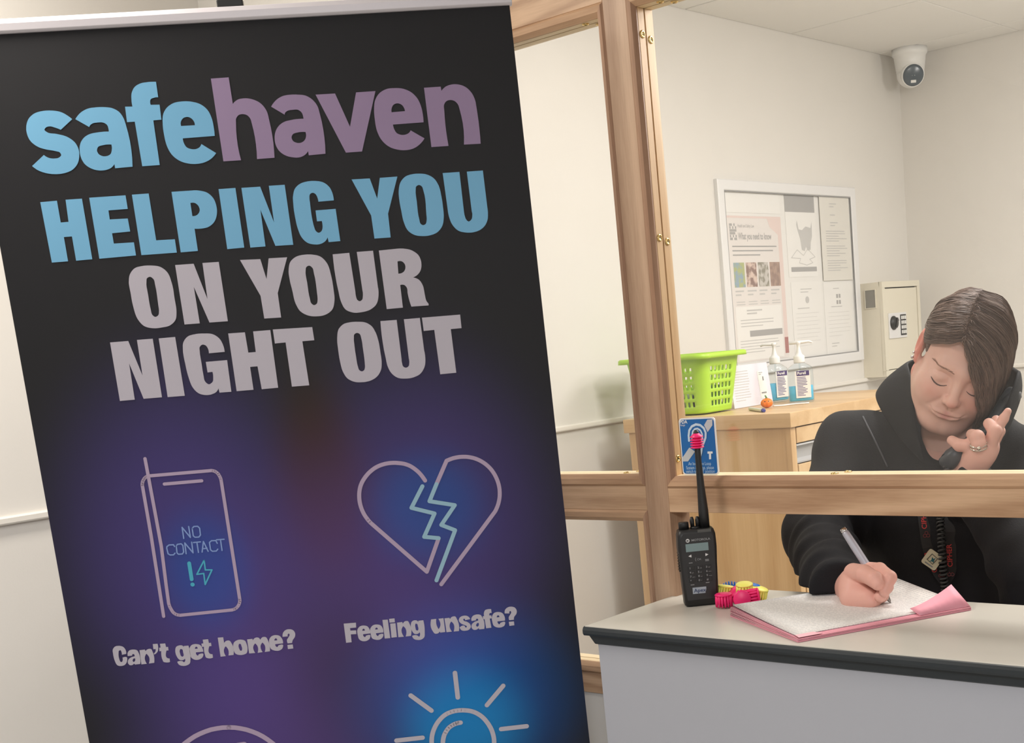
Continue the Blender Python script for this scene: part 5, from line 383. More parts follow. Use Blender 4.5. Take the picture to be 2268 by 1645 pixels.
glyphs('blue_head', 'headline_lettering', M['b_blue'], 'light blue words HELPING YOU'); glyphs('white_head', 'headline_lettering', M['b_white'], 'pale words ON YOUR NIGHT OUT')
glyphs('cap_home', 'caption_lettering', M['b_white'], "pale words Can't get home?"); glyphs('cap_unsafe', 'caption_lettering', M['b_white'], 'pale words Feeling unsafe?')
strokes('phone', 'phone_icon', M['b_pink'], 'pale line drawing of a mobile phone'); strokes('phone_text', 'icon_lettering', M['b_thin'], 'thin blue words NO CONTACT'); strokes('phone_alert', 'alert_icon', M['b_cyan'], 'cyan exclamation mark and lightning bolt')
strokes('heart', 'heart_icon', M['b_pink'], 'pale outline of a broken heart'); strokes('heart_crack', 'heart_crack', M['b_ice'], 'ice blue zigzag crack of the heart', .0008)
strokes('bulb', 'bulb_icon', M['b_white'], 'pale outline of a light bulb with rays'); strokes('circle', 'circle_icon', M['b_pink'], 'pale ring drawing cut by the frame')
r_ = MB()
rp = [(-.021, -.006), (-.019, .004), (-.012, .007), (-.002, .006), (.001, .003), (.001, -.006)]
r_.loft([[bp(u, v, w) for v, w in rp] for u in (-.004, .804)], smooth=False)
M['rail'] = mat('brushed_rail', (.66, .63, .67), .4, .2)
r_.build('top_rail', M['rail'], ban, bevel=.0008)
cb = MB()
cb.obox(bp(.383, -.0245, -.004), (BU, BW, BN), (.019, .0055, .007)); cb.obox(bp(.383, -.005, -.012), (BU, BW, BN), (.012, .022, .004))
cb.build('pole_clip', M['blackp'], ban, bevel=.0015)
MB().cyl(bp(.383, .0, -.022), bp(.383, BH, -.022), .007).build('support_pole', M['alu'], ban)
q = bp(.4, BH, -.02); q.z = 0
cs = MB(); cs.obox((q.x, q.y, .040), (BU, BN, (0, 0, 1)), (.42, .055, .034)); cs.build('base_cassette', M['alu'], ban, bevel=.012, bseg=4)
for k in (-1, 1):
    MB().obox((q.x+BU.x*.3*k, q.y+BU.y*.3*k, .005), (BU, BN, (0, 0, 1)), (.025, .15, .005)).build('foot', M['alu'], ban, bevel=.002)
# ================================================================== things in the office
def lines(b, o, x, y, w, n, step, th, seed=0, last=.6, jit=.12, n0=(0, 0, 0)):   # rows of unreadable small print
    rr = random.Random(seed); o, x, y = Vector(o)+Vector(n0), Vector(x), Vector(y)
    for i in range(n):
        l = w*(1-jit*rr.random()) if i < n-1 else w*last
        p = o-y*(step*i); b.add([p, p+x*l, p+x*l+y*th, p+y*th], [(0, 1, 2, 3)])
# ---- noticeboard on the long wall
NY0, NY1, NZ0, NZ1 = 3.513, 4.395, 1.355, 1.987
nb = thing('noticeboard', 'silver framed glass-fronted noticeboard with pinned notices', 'noticeboard', (XL, 3.95, NZ0))
MB().box((XL, NY0+.01, NZ0+.01), (XL+.004, NY1-.01, NZ1-.01)).build('backing', mat('board_felt', (.84, .83, .80), .9), nb)
def wring(y0, y1, z0, z1, prof):
    cs = [[Vector((XL+d, y0+i, z0+i)), Vector((XL+d, y1-i, z0+i)), Vector((XL+d, y1-i, z1-i)), Vector((XL+d, y0+i, z1-i))] for i, d in prof]
    b = MB(); n = len(prof)
    for k in range(4):
        j = (k+1) % 4; b.add([cs[i][k] for i in range(n)]+[cs[i][j] for i in range(n)], [(i, (i+1) % n, n+(i+1) % n, n+i) for i in range(n)])
    return b
wring(NY0, NY1, NZ0, NZ1, [(0, 0), (0, .013), (.003, .016), (.030, .016), (.033, .015), (.035, .012), (.035, 0)]).build('frame', M['alu_w'], nb)
wring(NY0+.034, NY1-.034, NZ0+.034, NZ1-.034, [(0, .0135), (0, .009), (.003, .009), (.004, .0115), (.004, .0135)]).build('frame_shade', M['ink'], nb)  # dark strip painted as the shadow inside the frame
MB().box((XL+.0115, NY0+.03, NZ0+.03), (XL+.0130, NY1-.03, NZ1-.03)).build('glass_door', glass('door_glass', (1, 1, 1), 1.25), nb)
M['bd'] = mat('board_ink_hazed', (.40, .395, .39), .8); M['bl'] = mat('board_ink_light_hazed', (.58, .575, .56), .8)  # inks paled for fading and the haze of the glass door
def notice(name, label, y0, y1, z0, z1, m, lift=.0, grp='notices pinned in the noticeboard'):
    t = thing(name, label, 'notice', (XL+.0045+lift, (y0+y1)/2, z0), grp)
    MB().box((XL+.0045+lift, y0, z0), (XL+.0051+lift, y1, z1)).build('sheet', m, t); return t
X_, U_ = Vector((0, 1, 0)), Vector((0, 0, 1))
def npt(y, z, lift=0): return Vector((XL+.0054+lift, y, z))
pink = mat('poster_pink', (.80, .66, .62), .8)
n1 = notice('poster', 'tall pink and white safety poster with a row of four photographs', 3.553, 3.885, 1.40, 1.875, mat('poster_white', (.80, .76, .73), .8))
b = MB().poly([[(3.862,1.47),(3.885,1.47),(3.885,1.875),(3.553,1.875),(3.553,1.868),(3.59,1.868),(3.80,1.868),(3.815,1.84),(3.862,1.815)]], (XL+.0053, 0, 0), (0, 1, 0), (0, 0, 1)); b.build('pink_border', pink, n1)
MB().box((XL+.0051, 3.862, 1.415), (XL+.0054, 3.885, 1.47)).build('red_block', mat('dull_red', S(176,120,116), .8), n1)
b = MB().text('What you need to know', .030, npt(3.622, 1.800), X_, U_, bold=.0006, xs=.66); b.text('Health and Safety Law', .015, npt(3.622, 1.838), X_, U_, xs=.72)
lines(b, npt(3.583, 1.775), X_, U_, .27, 3, .014, .0042, 1); b.build('poster_lettering', M['bd'], n1)
b = MB(); rr = random.Random(3)
for i in range(5):
    for j in range(6):
        if rr.random() < .72: b.box((XL+.0051, 3.575+.008*i, 1.797+.009*j), (XL+.0054, 3.582+.008*i, 1.805+.009*j))
b.build('crest', M['bd'], n1)
for i, cols in enumerate((((150,172,186),(176,184,130)), ((146,120,112),(220,198,186)), ((146,142,128),(204,200,194)), ((154,130,120),(176,150,136)))):
    pm = mat('small_photo', S(*cols[0]), .7); nt = pm.node_tree; nz = nt.nodes.new('ShaderNodeTexNoise'); nz.inputs['Scale'].default_value = 45
    tcx = nt.nodes.new('ShaderNodeTexCoord'); nt.links.new(tcx.outputs['Object'], nz.inputs['Vector']); mx = nt.nodes.new('ShaderNodeValToRGB')
    mx.color_ramp.elements[0].color = (*S(*cols[0]), 1); mx.color_ramp.elements[1].color = (*S(*cols[1]), 1); mx.color_ramp.elements[0].position = .42; mx.color_ramp.elements[1].position = .58
    nt.links.new(nz.outputs['Fac'], mx.inputs[0]); nt.links.new(mx.outputs[0], nt.nodes['Principled BSDF'].inputs['Base Color'])
    MB().box((XL+.0051, 3.582+.072*i, 1.645), (XL+.0054, 3.645+.072*i, 1.725)).build('photograph', pm, n1)
b = MB()
for i in range(4):
    b.text(('Employers', 'Workers', 'Health', 'Safety')[i][:1]*0+'', .01, npt(0, 0), X_, U_) if False else None
    lines(b, npt(3.583+.071*i, 1.630), X_, U_, .055, 2, .012, .005, i)
    for k in range(4): lines(b, npt(3.585+.071*i, 1.596-.034*k), X_, U_, .056, 3, .0085, .0028, 10*i+k)
b.build('poster_print', M['bl'], n1)
n2 = notice('printed_form', 'printed sheet with a grey table pinned low over the tall pink poster', 3.575, 3.852, 1.405, 1.582, M['paper'], .0006)
b = MB(); lines(b, npt(3.64, 1.566, .0004), X_, U_, .10, 2, .010, .005, 5); lines(b, npt(3.60, 1.536, .0004), X_, U_, .22, 3, .010, .003, 6); lines(b, npt(3.59, 1.468, .0004), X_, U_, .24, 5, .0095, .0026, 7); b.build('form_print', M['bl'], n2)
MB().box((XL+.0055, 3.65, 1.482), (XL+.0059, 3.85, 1.502)).build('grey_table', M['bd'], n2)
n3 = notice('blank_sheet', 'plain white sheet pinned above the pink poster', 3.556, 3.885, 1.885, 1.952, M['paper'])
n4 = notice('picture_notice', 'notice with a dark heading band, a grey sketch and a dark bar', 3.917, 4.112, 1.672, 1.952, M['paper'])
MB().box((XL+.0051, 3.917, 1.893), (XL+.0054, 4.112, 1.952)).build('heading_band', M['bd'], n4)
b = MB()
b.poly([[(3.99,1.865),(3.998,1.835),(4.02,1.832),(4.045,1.845),(4.078,1.84),(4.088,1.862),(4.085,1.81),(4.074,1.79),(4.07,1.765),(4.05,1.762),(4.04,1.775),(4.03,1.76),(4.012,1.765),(4.006,1.80),(3.992,1.83),(3.985,1.85)]], (XL+.0055, 0, 0), (0, 1, 0), (0, 0, 1))
b.build('sketch_shape', M['bl'], n4)
b = MB(); b.ribbon([(3.94,1.738),(3.98,1.765),(4.02,1.745),(4.05,1.768),(4.098,1.74),(4.06,1.732),(4.08,1.72),(4.04,1.712),(3.99,1.72),(4.0,1.735),(3.94,1.738)], .0022, (XL+.0055, 0, 0), (0, 1, 0), (0, 0, 1)); b.build('sketch_line', M['bl'], n4)
MB().box((XL+.0051, 3.935, 1.690), (XL+.0054, 4.105, 1.706)).build('dark_bar', M['bd'], n4)
n5 = notice('typed_letter', 'typed letter pinned at the top beside the board edge', 4.142, 4.352, 1.655, 1.950, mat('paper_cream', (.78, .76, .70), .8), .004)
for z, w, n in ((1.924, .05, 2), (1.885, .06, 1), (1.858, .055, 2)): b = MB(); lines(b, npt(4.21, z, .0045), X_, U_, w, n, .010, .0032, 3); b.build('heading_lettering', M['bl'], n5)
b = MB()
for k in range(6): lines(b, npt(4.175, 1.828-.026*k, .0045), X_, U_, .15, 3 if k % 2 == 0 else 2, .0085, .0026, 20+k)
b.build('typed_lettering', M['bl'], n5)
n6 = notice('crest_certificate', 'pale certificate with a small oval crest pinned below the sketch notice', 3.925, 4.128, 1.392, 1.655, M['paper'])
n7 = notice('cross_certificate', 'pale certificate with a small square cross badge pinned under the typed letter', 4.142, 4.352, 1.392, 1.648, M['paper'])
b = MB().lathe(npt(4.027, 1.592), (1, 0, 0), [(.012, 0), (.012, .0003)]); lines(b, npt(3.985, 1.628), X_, U_, .085, 2, .010, .003, 2); lines(b, npt(3.96, 1.562), X_, U_, .13, 1, .01, .003, 2); b.build('crest', M['bl'], n6)
b = MB()
for a, c in ((-1, -1), (-1, 1), (1, -1), (1, 1)): b.box((XL+.0051, 4.245+a*.009-.006, 1.588+c*.011-.007), (XL+.0054, 4.245+a*.009+.006, 1.588+c*.011+.007))
b.build('badge', M['bd'], n7)
for y_, z_, w_, n_ in ((4.21, 1.625, .07, 1), (4.19, 1.560, .13, 1), (4.18, 1.428, .06, 2)): b = MB(); lines(b, npt(y_, z_), X_, U_, w_, n_, .010, .003, 2); b.build('certificate_lettering', M['bl'], n7)
b = MB(); lines(b, npt(3.945, 1.545), X_, U_, .16, 9, .014, .0012, 8); b.build('certificate_lines', mat('ink_faint', (.66, .65, .63), .8), n6)
b = MB(); lines(b, npt(4.165, 1.540), X_, U_, .16, 7, .014, .0012, 9); b.build('certificate_lines', bpy.data.materials['ink_faint'], n7)

# ---- key safe
SX, SY0, SY1, SZ0, SZ1 = -2.379, 4.414, 4.717, 1.286, 1.638
sf = thing('wall_safe', 'cream metal wall safe with a keypad and turning knob', 'safe', (XL, 4.56, SZ0))
bd = MB(); bd.box((XL, SY0, SZ0), (SX-.014, SY1, SZ1))
for lo, hi in (((SX-.014, SY0, SZ0), (SX, SY1, SZ0+.022)), ((SX-.014, SY0, SZ1-.022), (SX, SY1, SZ1)), ((SX-.014, SY0, SZ0+.022), (SX, SY0+.02, SZ1-.022)), ((SX-.014, SY1-.02, SZ0+.022), (SX, SY1, SZ1-.022))): bd.box(lo, hi)
bd.build('body', M['safe'], sf, bevel=.0012)
MB().box((SX-.013, SY0+.0225, SZ0+.0245), (SX-.003, SY1-.024, SZ1-.0265)).build('door', M['safe'], sf, bevel=.0012)
MB().box((SX-.0139, SY0+.02, SZ0+.022), (SX-.0132, SY1-.02, SZ1-.022)).build('door_gap', M['inkd'], sf)
kp = MB().box((SX-.003, 4.452, 1.425), (SX+.002, 4.592, 1.520)).build('keypad_plate', M['alu_w'], sf, bevel=.0012)
MB().lathe((SX+.002, 4.484, 1.483), (1, 0, 0), [(.026, 0), (.026, .004), (.022, .007), (.020, .012), (.0001, .013)]).build('knob', M['blackp'], kp)
MB().obox((SX+.016, 4.484, 1.483), (Vector((0, .35, .94)), Vector((0, -.94, .35)), Vector((1, 0, 0))), (.019, .004, .003)).build('knob_grip', M['blackg'], kp)
MB().box((SX+.002, 4.54, 1.434), (SX+.004, 4.585, 1.512)).build('keypad', M['blackp'], kp, bevel=.0008)
MB().lathe((SX+.002, 4.525, 1.492), (1, 0, 0), [(.004, 0), (.004, .001)]).build('keyhole', M['inkd'], kp)
for i in range(3):
    for j in range(4): MB().box((SX+.004, 4.544+.0135*i, 1.440+.0180*j), (SX+.0052, 4.554+.0135*i, 1.453+.0180*j)).build('key', M['white'], kp, bevel=.0006)
dk = mat('grey_recess', S(140,138,130), .6)
MB().box((XL+.022, SY0-.001, 1.545), (XL+.066, SY0+.001, 1.612)).build('recess_shade', dk, sf)  # flat grey sheet painted as the shade of a square recess
wr = MB()
for lo, hi in (((XL+.020, SY0-.003, 1.543), (XL+.068, SY0, 1.546)), ((XL+.020, SY0-.003, 1.611), (XL+.068, SY0, 1.614)), ((XL+.020, SY0-.003, 1.546), (XL+.023, SY0, 1.611)), ((XL+.065, SY0-.003, 1.546), (XL+.068, SY0, 1.611))): wr.box(lo, hi)
wr.build('recess_rim', M['safe'], sf)

# ---- security camera
cc = Vector((-2.362, 4.690, ZC)); vc = (Vector((-.35, 2.3, 1.45))-cc).normalized()
ct = thing('security_camera', 'white dome security camera fixed under the ceiling corner', 'camera', cc)
MB().lathe(cc, (0, 0, -1), [(.066, 0), (.066, .020), (.063, .024), (.060, .026), (.057, .050), (.052, .085)], n=36).build('mount_base', M['white'], ct)
bc = cc+Vector((0, 0, -.088)); fr = frame(vc)
MB().sphere(bc, .052, n=32, m=20).build('ball', M['white'], ct)
MB().lathe(bc, vc, [(.0445, .028), (.044, .040), (.0415, .046), (.039, .046)], n=36, caps=False).build('lens_ring', M['white'], ct)
MB().lathe(bc, vc, [(.039, .040), (.039, .047), (.030, .050), (.0001, .052)], n=36).build('lens_window', mat('lens_glass', S(86,96,104), .22), ct)
MB().obox(bc+vc*.0515-fr[1]*.021, fr, (.010, .005, .0012)).build('light_window', M['white'], ct, bevel=.001)

# ---- oak cabinet
AX0, AX1, AY0, AY1, AZ = -2.355, -1.796, 2.81, 3.62, 1.287
cab = thing('oak_cabinet', 'pale oak cabinet with drawers standing along the office wall', 'cabinet', (-2.07, 3.2, 0))
MB().box((AX0, AY0, AZ-.038), (AX1, AY1, AZ)).build('worktop', M['oak_x'], cab, bevel=.0012)
MB().box((AX0+.012, AY0+.008, .0), (AX1-.022, AY0+.028, AZ-.038)).build('end_panel', M['oak_z'], cab)
MB().box((AX0+.012, AY0+.028, 0), (AX0+.03, AY1-.02, AZ-.038)).build('back_panel', M['oak_z'], cab)
MB().box((AX0+.012, AY1-.028, 0), (AX1-.022, AY1-.008, AZ-.038)).build('end_panel', M['oak_z'], cab)
MB().box((AX1-.0215, AY0+.006, .0), (AX1-.006, AY0+.029, AZ-.038)).build('edge_strip', M['oak_z'], cab)
M['grip'] = mat('grip_grey', (.46, .46, .46), .4, .3)
for k, (z0, z1) in enumerate(((1.206, 1.246), (.95, 1.150), (.70, .895), (.45, .645), (.1, .395))):
    d = MB().box((AX1-.022, AY0+.0315, z0), (AX1-.004, AY1-.03, z1)).build('drawer', M['oak_x'], cab, bevel=.001)
    hb = MB(); pr = [(0, 0), (0, .050), (.014, .050), (.016, .046), (.004, .042), (.003, .012), (.013, .004), (.013, 0)]
    hb.loft([[Vector((AX1-.022+a, yy, z0-.053+h)) for a, h in pr] for yy in (AY0+.0315, AY1-.03)], smooth=False); hb.build('handle', M['grip'], d)

# ---- lime basket
def basket():
    t = thing('lime_basket', 'lime green plastic basket with slotted sides standing on the oak cabinet', 'basket', (-2.222, 2.93, AZ))
    cx, cy = -2.222, 2.935; N = 96; L = 34; hgt = .158
    def sec(k, hh):
        hx, hy, r = .118+.022*hh, .076+.022*hh, .030
        per = [(hx, hy)];  # parametrise the rounded rectangle by arc length
        segs = [2*(hy-r), math.pi*r/2, 2*(hx-r), math.pi*r/2]*2; tot = sum(segs); s = k/N*tot
        pts = [(hx, -hy+r, 90), (hx-r, hy-r, 0), (hx-r, hy, 180), (-hx+r, hy-r, 90), (-hx, hy-r, 270), (-hx+r, -hy+r, 180), (-hx+r, -hy, 0), (hx-r, -hy+r, 270)]
        for i, l in enumerate(segs):
            if s <= l or i == 7:
                x, y, a = pts[i]
                if i % 2 == 0: return x+math.cos(math.radians(a))*s, y+math.sin(math.radians(a))*s, i
                q = math.radians(a)+s/r; return x+r*math.cos(q), y+r*math.sin(q), i
            s -= l
    vs, fs = [], []
    for j in range(L+1):
        for k in range(N):
            x, y, i = sec(k, j/L); vs.append((cx+x, cy+y, AZ+.004+hgt*j/L))
    for j in range(L):
        for k in range(N):
            i = sec(k, .5)[2]; i2 = sec(k+1, .5)[2] if k < N-1 else 7
            rows = (4 <= j < 29) and ((j-4) % 5) < 3
            flat = i % 2 == 0 and i2 == i
            if flat and rows and k % 2 == 1: continue
            a, b2 = j*N+k, j*N+(k+1) % N; fs.append((a, b2, b2+N, a+N))
    fs.append(tuple(range(N-1, -1, -1)))
    g = mat('lime_plastic', S(176,222,62), .35, trans=0); g.node_tree.nodes['Principled BSDF'].inputs['Subsurface Weight'].default_value = .15; g.node_tree.nodes['Principled BSDF'].inputs['Subsurface Radius'].default_value = (.01, .012, .004)
    ob = MB().add(vs, fs, True).build('body', g, t); md = ob.modifiers.new('s', 'SOLIDIFY'); md.thickness = .0024; md.offset = -1
    rg = [[Vector((cx+x*(1+f), cy+y*(1+f*1.4), AZ+.004+hgt+h)) for x, y, _ in (sec(k, 1) for k in range(N))] for f, h in ((-.01, 0), (.0, .003), (.10, .004), (.125, .001), (.13, -.010), (.115, -.010), (.10, .001), (.02, -.001), (-.01, 0))]
    MB().loft(rg, caps=False).build('rim', g, t)
    return t
basket()
for nm, lb, lo, hi, cl in (('green_packet', 'dark green packet inside the lime basket', (-2.16, 2.90, AZ+.008), (-2.13, 2.985, AZ+.075), S(0,96,60)), ('white_packet', 'white packet inside the lime basket', (-2.27, 2.885, AZ+.008), (-2.19, 2.93, AZ+.06), (.75, .76, .74)), ('black_pouch', 'black pouch inside the lime basket', (-2.31, 2.94, AZ+.008), (-2.20, 2.985, AZ+.05), S(24,34,30))):
    tag(MB().box(lo, hi).build(nm, mat(nm, cl, .5), None, bevel=.004, bseg=3), lb, nm.split('_')[1])

# ---- sanitiser bottles
def bottle(px, py, Y, rot, label, level, nrot, two=False):
    K = .82
    c = at(px, py, 2, AZ); c.z = AZ
    t = thing('sanitiser_bottle', label, 'bottle', c, 'hand sanitiser bottles')
    a = Vector((math.cos(rot), math.sin(rot), 0)); d = Vector((-a.y, a.x, 0))
    def sq(w, h, z, n=28, e=3.2):
        return [c+a*(w*math.copysign(abs(math.cos(q))**(2/e), math.cos(q)))+d*(h*math.copysign(abs(math.sin(q))**(2/e), math.sin(q)))+Vector((0, 0, z*K)) for q in (2*math.pi*k/n for k in range(n))]
    gl = glass('clear_plastic', (.93, .96, .97), 1.3)
    MB().loft([sq(.034, .021, .0005), sq(.037, .023, .004), sq(.0375, .0235, .05), sq(.0375, .0235, .108), sq(.035, .022, .120), sq(.024, .018, .130, e=2.4), sq(.014, .014, .136, e=2), sq(.0135, .0135, .142, e=2)]).build('bottle_body', gl, t)
    lm = mat('blue_gel', S(90,205,245), .3); lm.node_tree.nodes['Principled BSDF'].inputs['Alpha'].default_value = .75
    MB().loft([sq(.0335, .020, .005), sq(.035, .0215, .009), sq(.035, .0215, level), sq(.0345, .021, level+.001)]).build('gel', lm, t)
    p = MB().lathe(c, (0, 0, 1), [(r, h*K) for r, h in ((.0155, .136), (.0160, .140), (.0160, .158), (.0150, .161), (.0095, .166), (.0075, .172), (.0045, .190), (.0050, .200), (.0075, .204), (.0075, .210), (.004, .212))], n=24)
    nz = Vector((math.cos(nrot), math.sin(nrot), 0)); top = c+Vector((0, 0, .207*K))
    p.tube([top-nz*(.026 if two else .008), top+nz*.012, top+nz*.030+Vector((0, 0, .001)), top+nz*.040+Vector((0, 0, -.003))], [.0045, .0045, .0035, .0025], 10); p.build('pump', M['white'], t)
    MB().cyl(c+Vector((0, 0, .012)), c+Vector((0, 0, .138*K)), .0025, n=8).build('dip_tube', gl, t)
    n = -d; o = c+n*.0238
    lb = MB().obox(o+a*.006+Vector((0, 0, .062*K)), (a, Vector((0, 0, 1)), n), (.0215, .046*K, .0003)).build('label_sheet', M['paper'], t)
    pu = mat('label_purple', S(70,52,110), .5)
    MB().obox(o+a*.007+n*.0006+Vector((0, 0, .101*K)), (a, Vector((0, 0, 1)), n), (.018, .0085*K, .0003)).build('label_badge', pu, lb)
    MB().text('Purell', .0108, o-a*.009+n*.0012+Vector((0, 0, (.0972*K))), a, (0, 0, 1), bold=.0003).build('label_lettering', M['white'], lb)
    b = MB(); rr = random.Random(5)
    for k in range(13): w = .030*(.55+.45*rr.random()); q = o-a*.011+n*.0007+Vector((0, 0, K*(.086-.0052*k))); b.add([q, q+a*w, q+a*w+Vector((0, 0, .0018)), q+Vector((0, 0, .0018))], [(0, 1, 2, 3)])
    b.build('label_print', mat('label_ink', S(96,84,140), .6), lb)
bottle(1722, 889, 3.3, math.radians(66), 'pump bottle of blue sanitiser gel nearer the lime basket', .066, math.radians(205))
bottle(1776, 890, 3.2, math.radians(34), 'pump bottle of blue sanitiser gel further from the lime basket', .056, math.radians(38), True)
# ---- printed card leaning beside the basket
p0, p1 = at(1627, 906, 2, AZ+.0005), at(1712, 892, 2, AZ+.0005); ux = (p1-p0).normalized(); L_ = (p1-p0).length; up = (Vector((0, 0, 1))+ux.cross(Vector((0, 0, 1)))*-.12).normalized(); nn = ux.cross(up)
cd = thing('information_card', 'pale lilac printed card leaning upright between basket and bottles', 'card', p0)
MB().obox((p0+p1)/2+up*.061, (ux, up, nn), (L_/2, .060, .001)).build('card_sheet', mat('lilac_card', S(226,222,232), .6), cd)
b = MB(); lines(b, p0+up*.102+nn*.0012+ux*.012, ux, up, L_*.42, 12, .0075, .0020, 4); b.build('card_print', M['inkl'], cd)
MB().obox(p0+ux*L_*.80+up*.058+nn*.0016, (ux, up, nn), (.018, .040, .0004)).build('white_tag', M['paper'], cd)
b = MB(); lines(b, p0+ux*L_*.735+up*.092+nn*.0024, ux, up, .02, 2, .005, .0015, 4); b.build('tag_lettering', M['ink'], cd)
MB().obox(p0+ux*L_*.83+up*.075+nn*.0024, (ux, up, nn), (.003, .006, .0002)).build('tag_mark', M['ink'], cd)
MB().obox(p0+ux*L_*.80+up*.034+nn*.0024, (ux, up, nn), (.012, .002, .0002)).build('tag_lettering', M['ink'], cd)
# ---- pumpkin charm
pc = at(1699, 903, 2, AZ); pk = thing('pumpkin_charm', 'tiny orange pumpkin ornament with a white cord in front of the bottles', 'ornament', pc)
b = MB(); rings = []
for i in range(11):
    th = math.pi*i/10; rings.append([pc+Vector(((.0165*math.sin(th)*(1+.07*math.cos(8*q))+1e-5)*math.cos(q), (.0165*math.sin(th)*(1+.07*math.cos(8*q))+1e-5)*math.sin(q), .0135-.0135*math.cos(th))) for q in (2*math.pi*k/48 for k in range(48))])
b.loft(rings).build('pumpkin', mat('orange_plastic', S(240,130,45), .35), pk)
MB().tube([pc+Vector((0, 0, .025)), pc+Vector((-.001, 0, .031)), pc+Vector((-.004, 0, .034))], [.0035, .002, .0022], 8).build('stalk', mat('stalk_green', S(90,130,60), .5), pk)
MB().tube(crom([pc+Vector((.012, .012, .004)), pc+Vector((.03, .03, .0025)), pc+Vector((.05, .06, .003)), pc+Vector((.085, .085, .0025))], 14), .0022, 8).build('cord', M['white'], pk)
b = MB(); vd = (Vector(EYE)-pc).normalized(); rx = Vector((0, 0, 1)).cross(vd).normalized()
for s in (-1, 1): b.sphere(pc+Vector((0, 0, .018))+vd*.0150+rx*.005*s, .0017)
b.build('eye', M['blackp'], pk)
# ---- marker
v0, v1 = at(1661, 905, 2, AZ+.005), at(1692, 909, 2, AZ+.005); dv = (v1-v0).normalized()
mk = thing('glue_tube', 'short clear tube with a blue cap lying on the oak cabinet', 'tube', (v0+v1)/2-Vector((0, 0, .005)))
MB().tube([v0, v0+dv*.002, v1-dv*.012, v1-dv*.008], [.0035, .005, .005, .004], 14).build('barrel', mat('frosted', (.72, .70, .66), .3), mk)
MB().tube([v1-dv*.012, v1-dv*.001, v1], [.0053, .0053, .003], 14).build('cap', mat('blue_cap', S(60,66,140), .4), mk)
# ================================================================== on the counter and the screen
# ---- induction loop sign standing on the glazing bead
sy = YS+.012
c4 = [at(x, y, 1, sy) for x, y in ((1511, 1048), (1591, 1047), (1584, 924), (1504, 926))]
sx0, sx1 = (c4[0].x+c4[3].x)/2, (c4[1].x+c4[2].x)/2; sz0 = RT+.0208; sz1 = (c4[2].z+c4[3].z)/2
sg = thing('induction_loop_sign', 'blue and white hearing induction loop sign on the glazing bead', 'sign', ((sx0+sx1)/2, sy, sz0))
sw, sh = sx1-sx0, sz1-sz0
def spl(name, loops, m, lift, par=sg, th=.0):
    return MB().poly(loops, (sx0, sy-lift, sz0), (1, 0, 0), (0, 0, 1)).build(name, m, par)
pl = MB(); o2 = rrect(sw/2, sh/2, sw/2, sh/2, .006)
pl.loft([[Vector((sx0+a, yy, sz0+b2)) for a, b2 in o2] for yy in (sy, sy+.002)], smooth=False).build('plate', M['white'], sg)
M['sblue'] = mat('sign_blue', S(14,98,168), .35); M['swhite'] = mat('sign_white', (.75, .77, .78), .5)
spl('blue_field', [rrect(sw/2, sh/2, sw/2-.0022, sh/2-.0022, .005)], M['sblue'], .0004)
k = sw/870                                  # sign drawing units
def sp(x, y): return ((x-190+(1500-y)*.0)*k if False else ((x-165-(y-140)*.085)*k, (1510-y-(x-165)*.0)*sh/1370))
gy = mat('sign_grey', (.52, .54, .56), .5)
spl('slash', [[sp(*q) for q in ((270,1090),(440,845),(580,945),(410,1178),(275,1180))]], gy, .0008); spl('slash', [[sp(*q) for q in ((870,192),(990,188),(992,330),(880,490),(795,320))]], gy, .0008)
e = MB()
e.ribbon([sp(*q) for q in ((435,680),(425,560),(440,430),(500,340),(600,295),(700,315),(790,390),(835,500),(832,620),(790,740),(745,850),(730,980),(700,1090))], 46*k, (sx0, sy-.0009, sz0), (1, 0, 0), (0, 0, 1))
e.ribbon([sp(*q) for q in ((515,650),(507,560),(525,460),(575,405),(640,395),(710,440),(752,530),(755,640),(730,700))], 34*k, (sx0, sy-.0009, sz0), (1, 0, 0), (0, 0, 1))
e.ribbon([sp(*q) for q in ((570,470),(610,455),(640,490),(655,540))], 26*k, (sx0, sy-.0009, sz0), (1, 0, 0), (0, 0, 1))
e.build('ear_symbol', mat('sign_pale', (.55, .68, .80), .5), sg)
tx = MB()
tx.poly([[sp(*q) for q in ((880,950),(1000,950),(1005,1000),(965,1003),(970,1135),(920,1138),(915,1003),(880,1003))]], (sx0, sy-.0009, sz0), (1, 0, 0), (0, 0, 1)); tx.build('letter_t', M['swhite'], sg)
tx = MB()
for s_, z_ in (('An Induction Loop', 1275), ('System is in use, please', 1372), ('switch to the T position', 1462)): tx.text(s_, 92*k, Vector((sx0+sw/2, sy-.0009, sz0+(1510-z_)*sh/1370)), (1, 0, 0), (0, 0, 1), 'CENTER', xs=.78)
tx.build('sign_lettering', mat('sign_text', (.50, .68, .85), .5), sg)
tx = MB(); tx.text('PDA', 95*k, Vector((sx0+.0028, sy-.0009, sz0+sh-.0085)), (1, 0, 0), (0, 0, 1), bold=.0002); tx.text('Range', 50*k, Vector((sx0+.0032, sy-.0009, sz0+sh-.0125)), (1, 0, 0), (0, 0, 1)); tx.build('corner_mark', M['swhite'], sg)

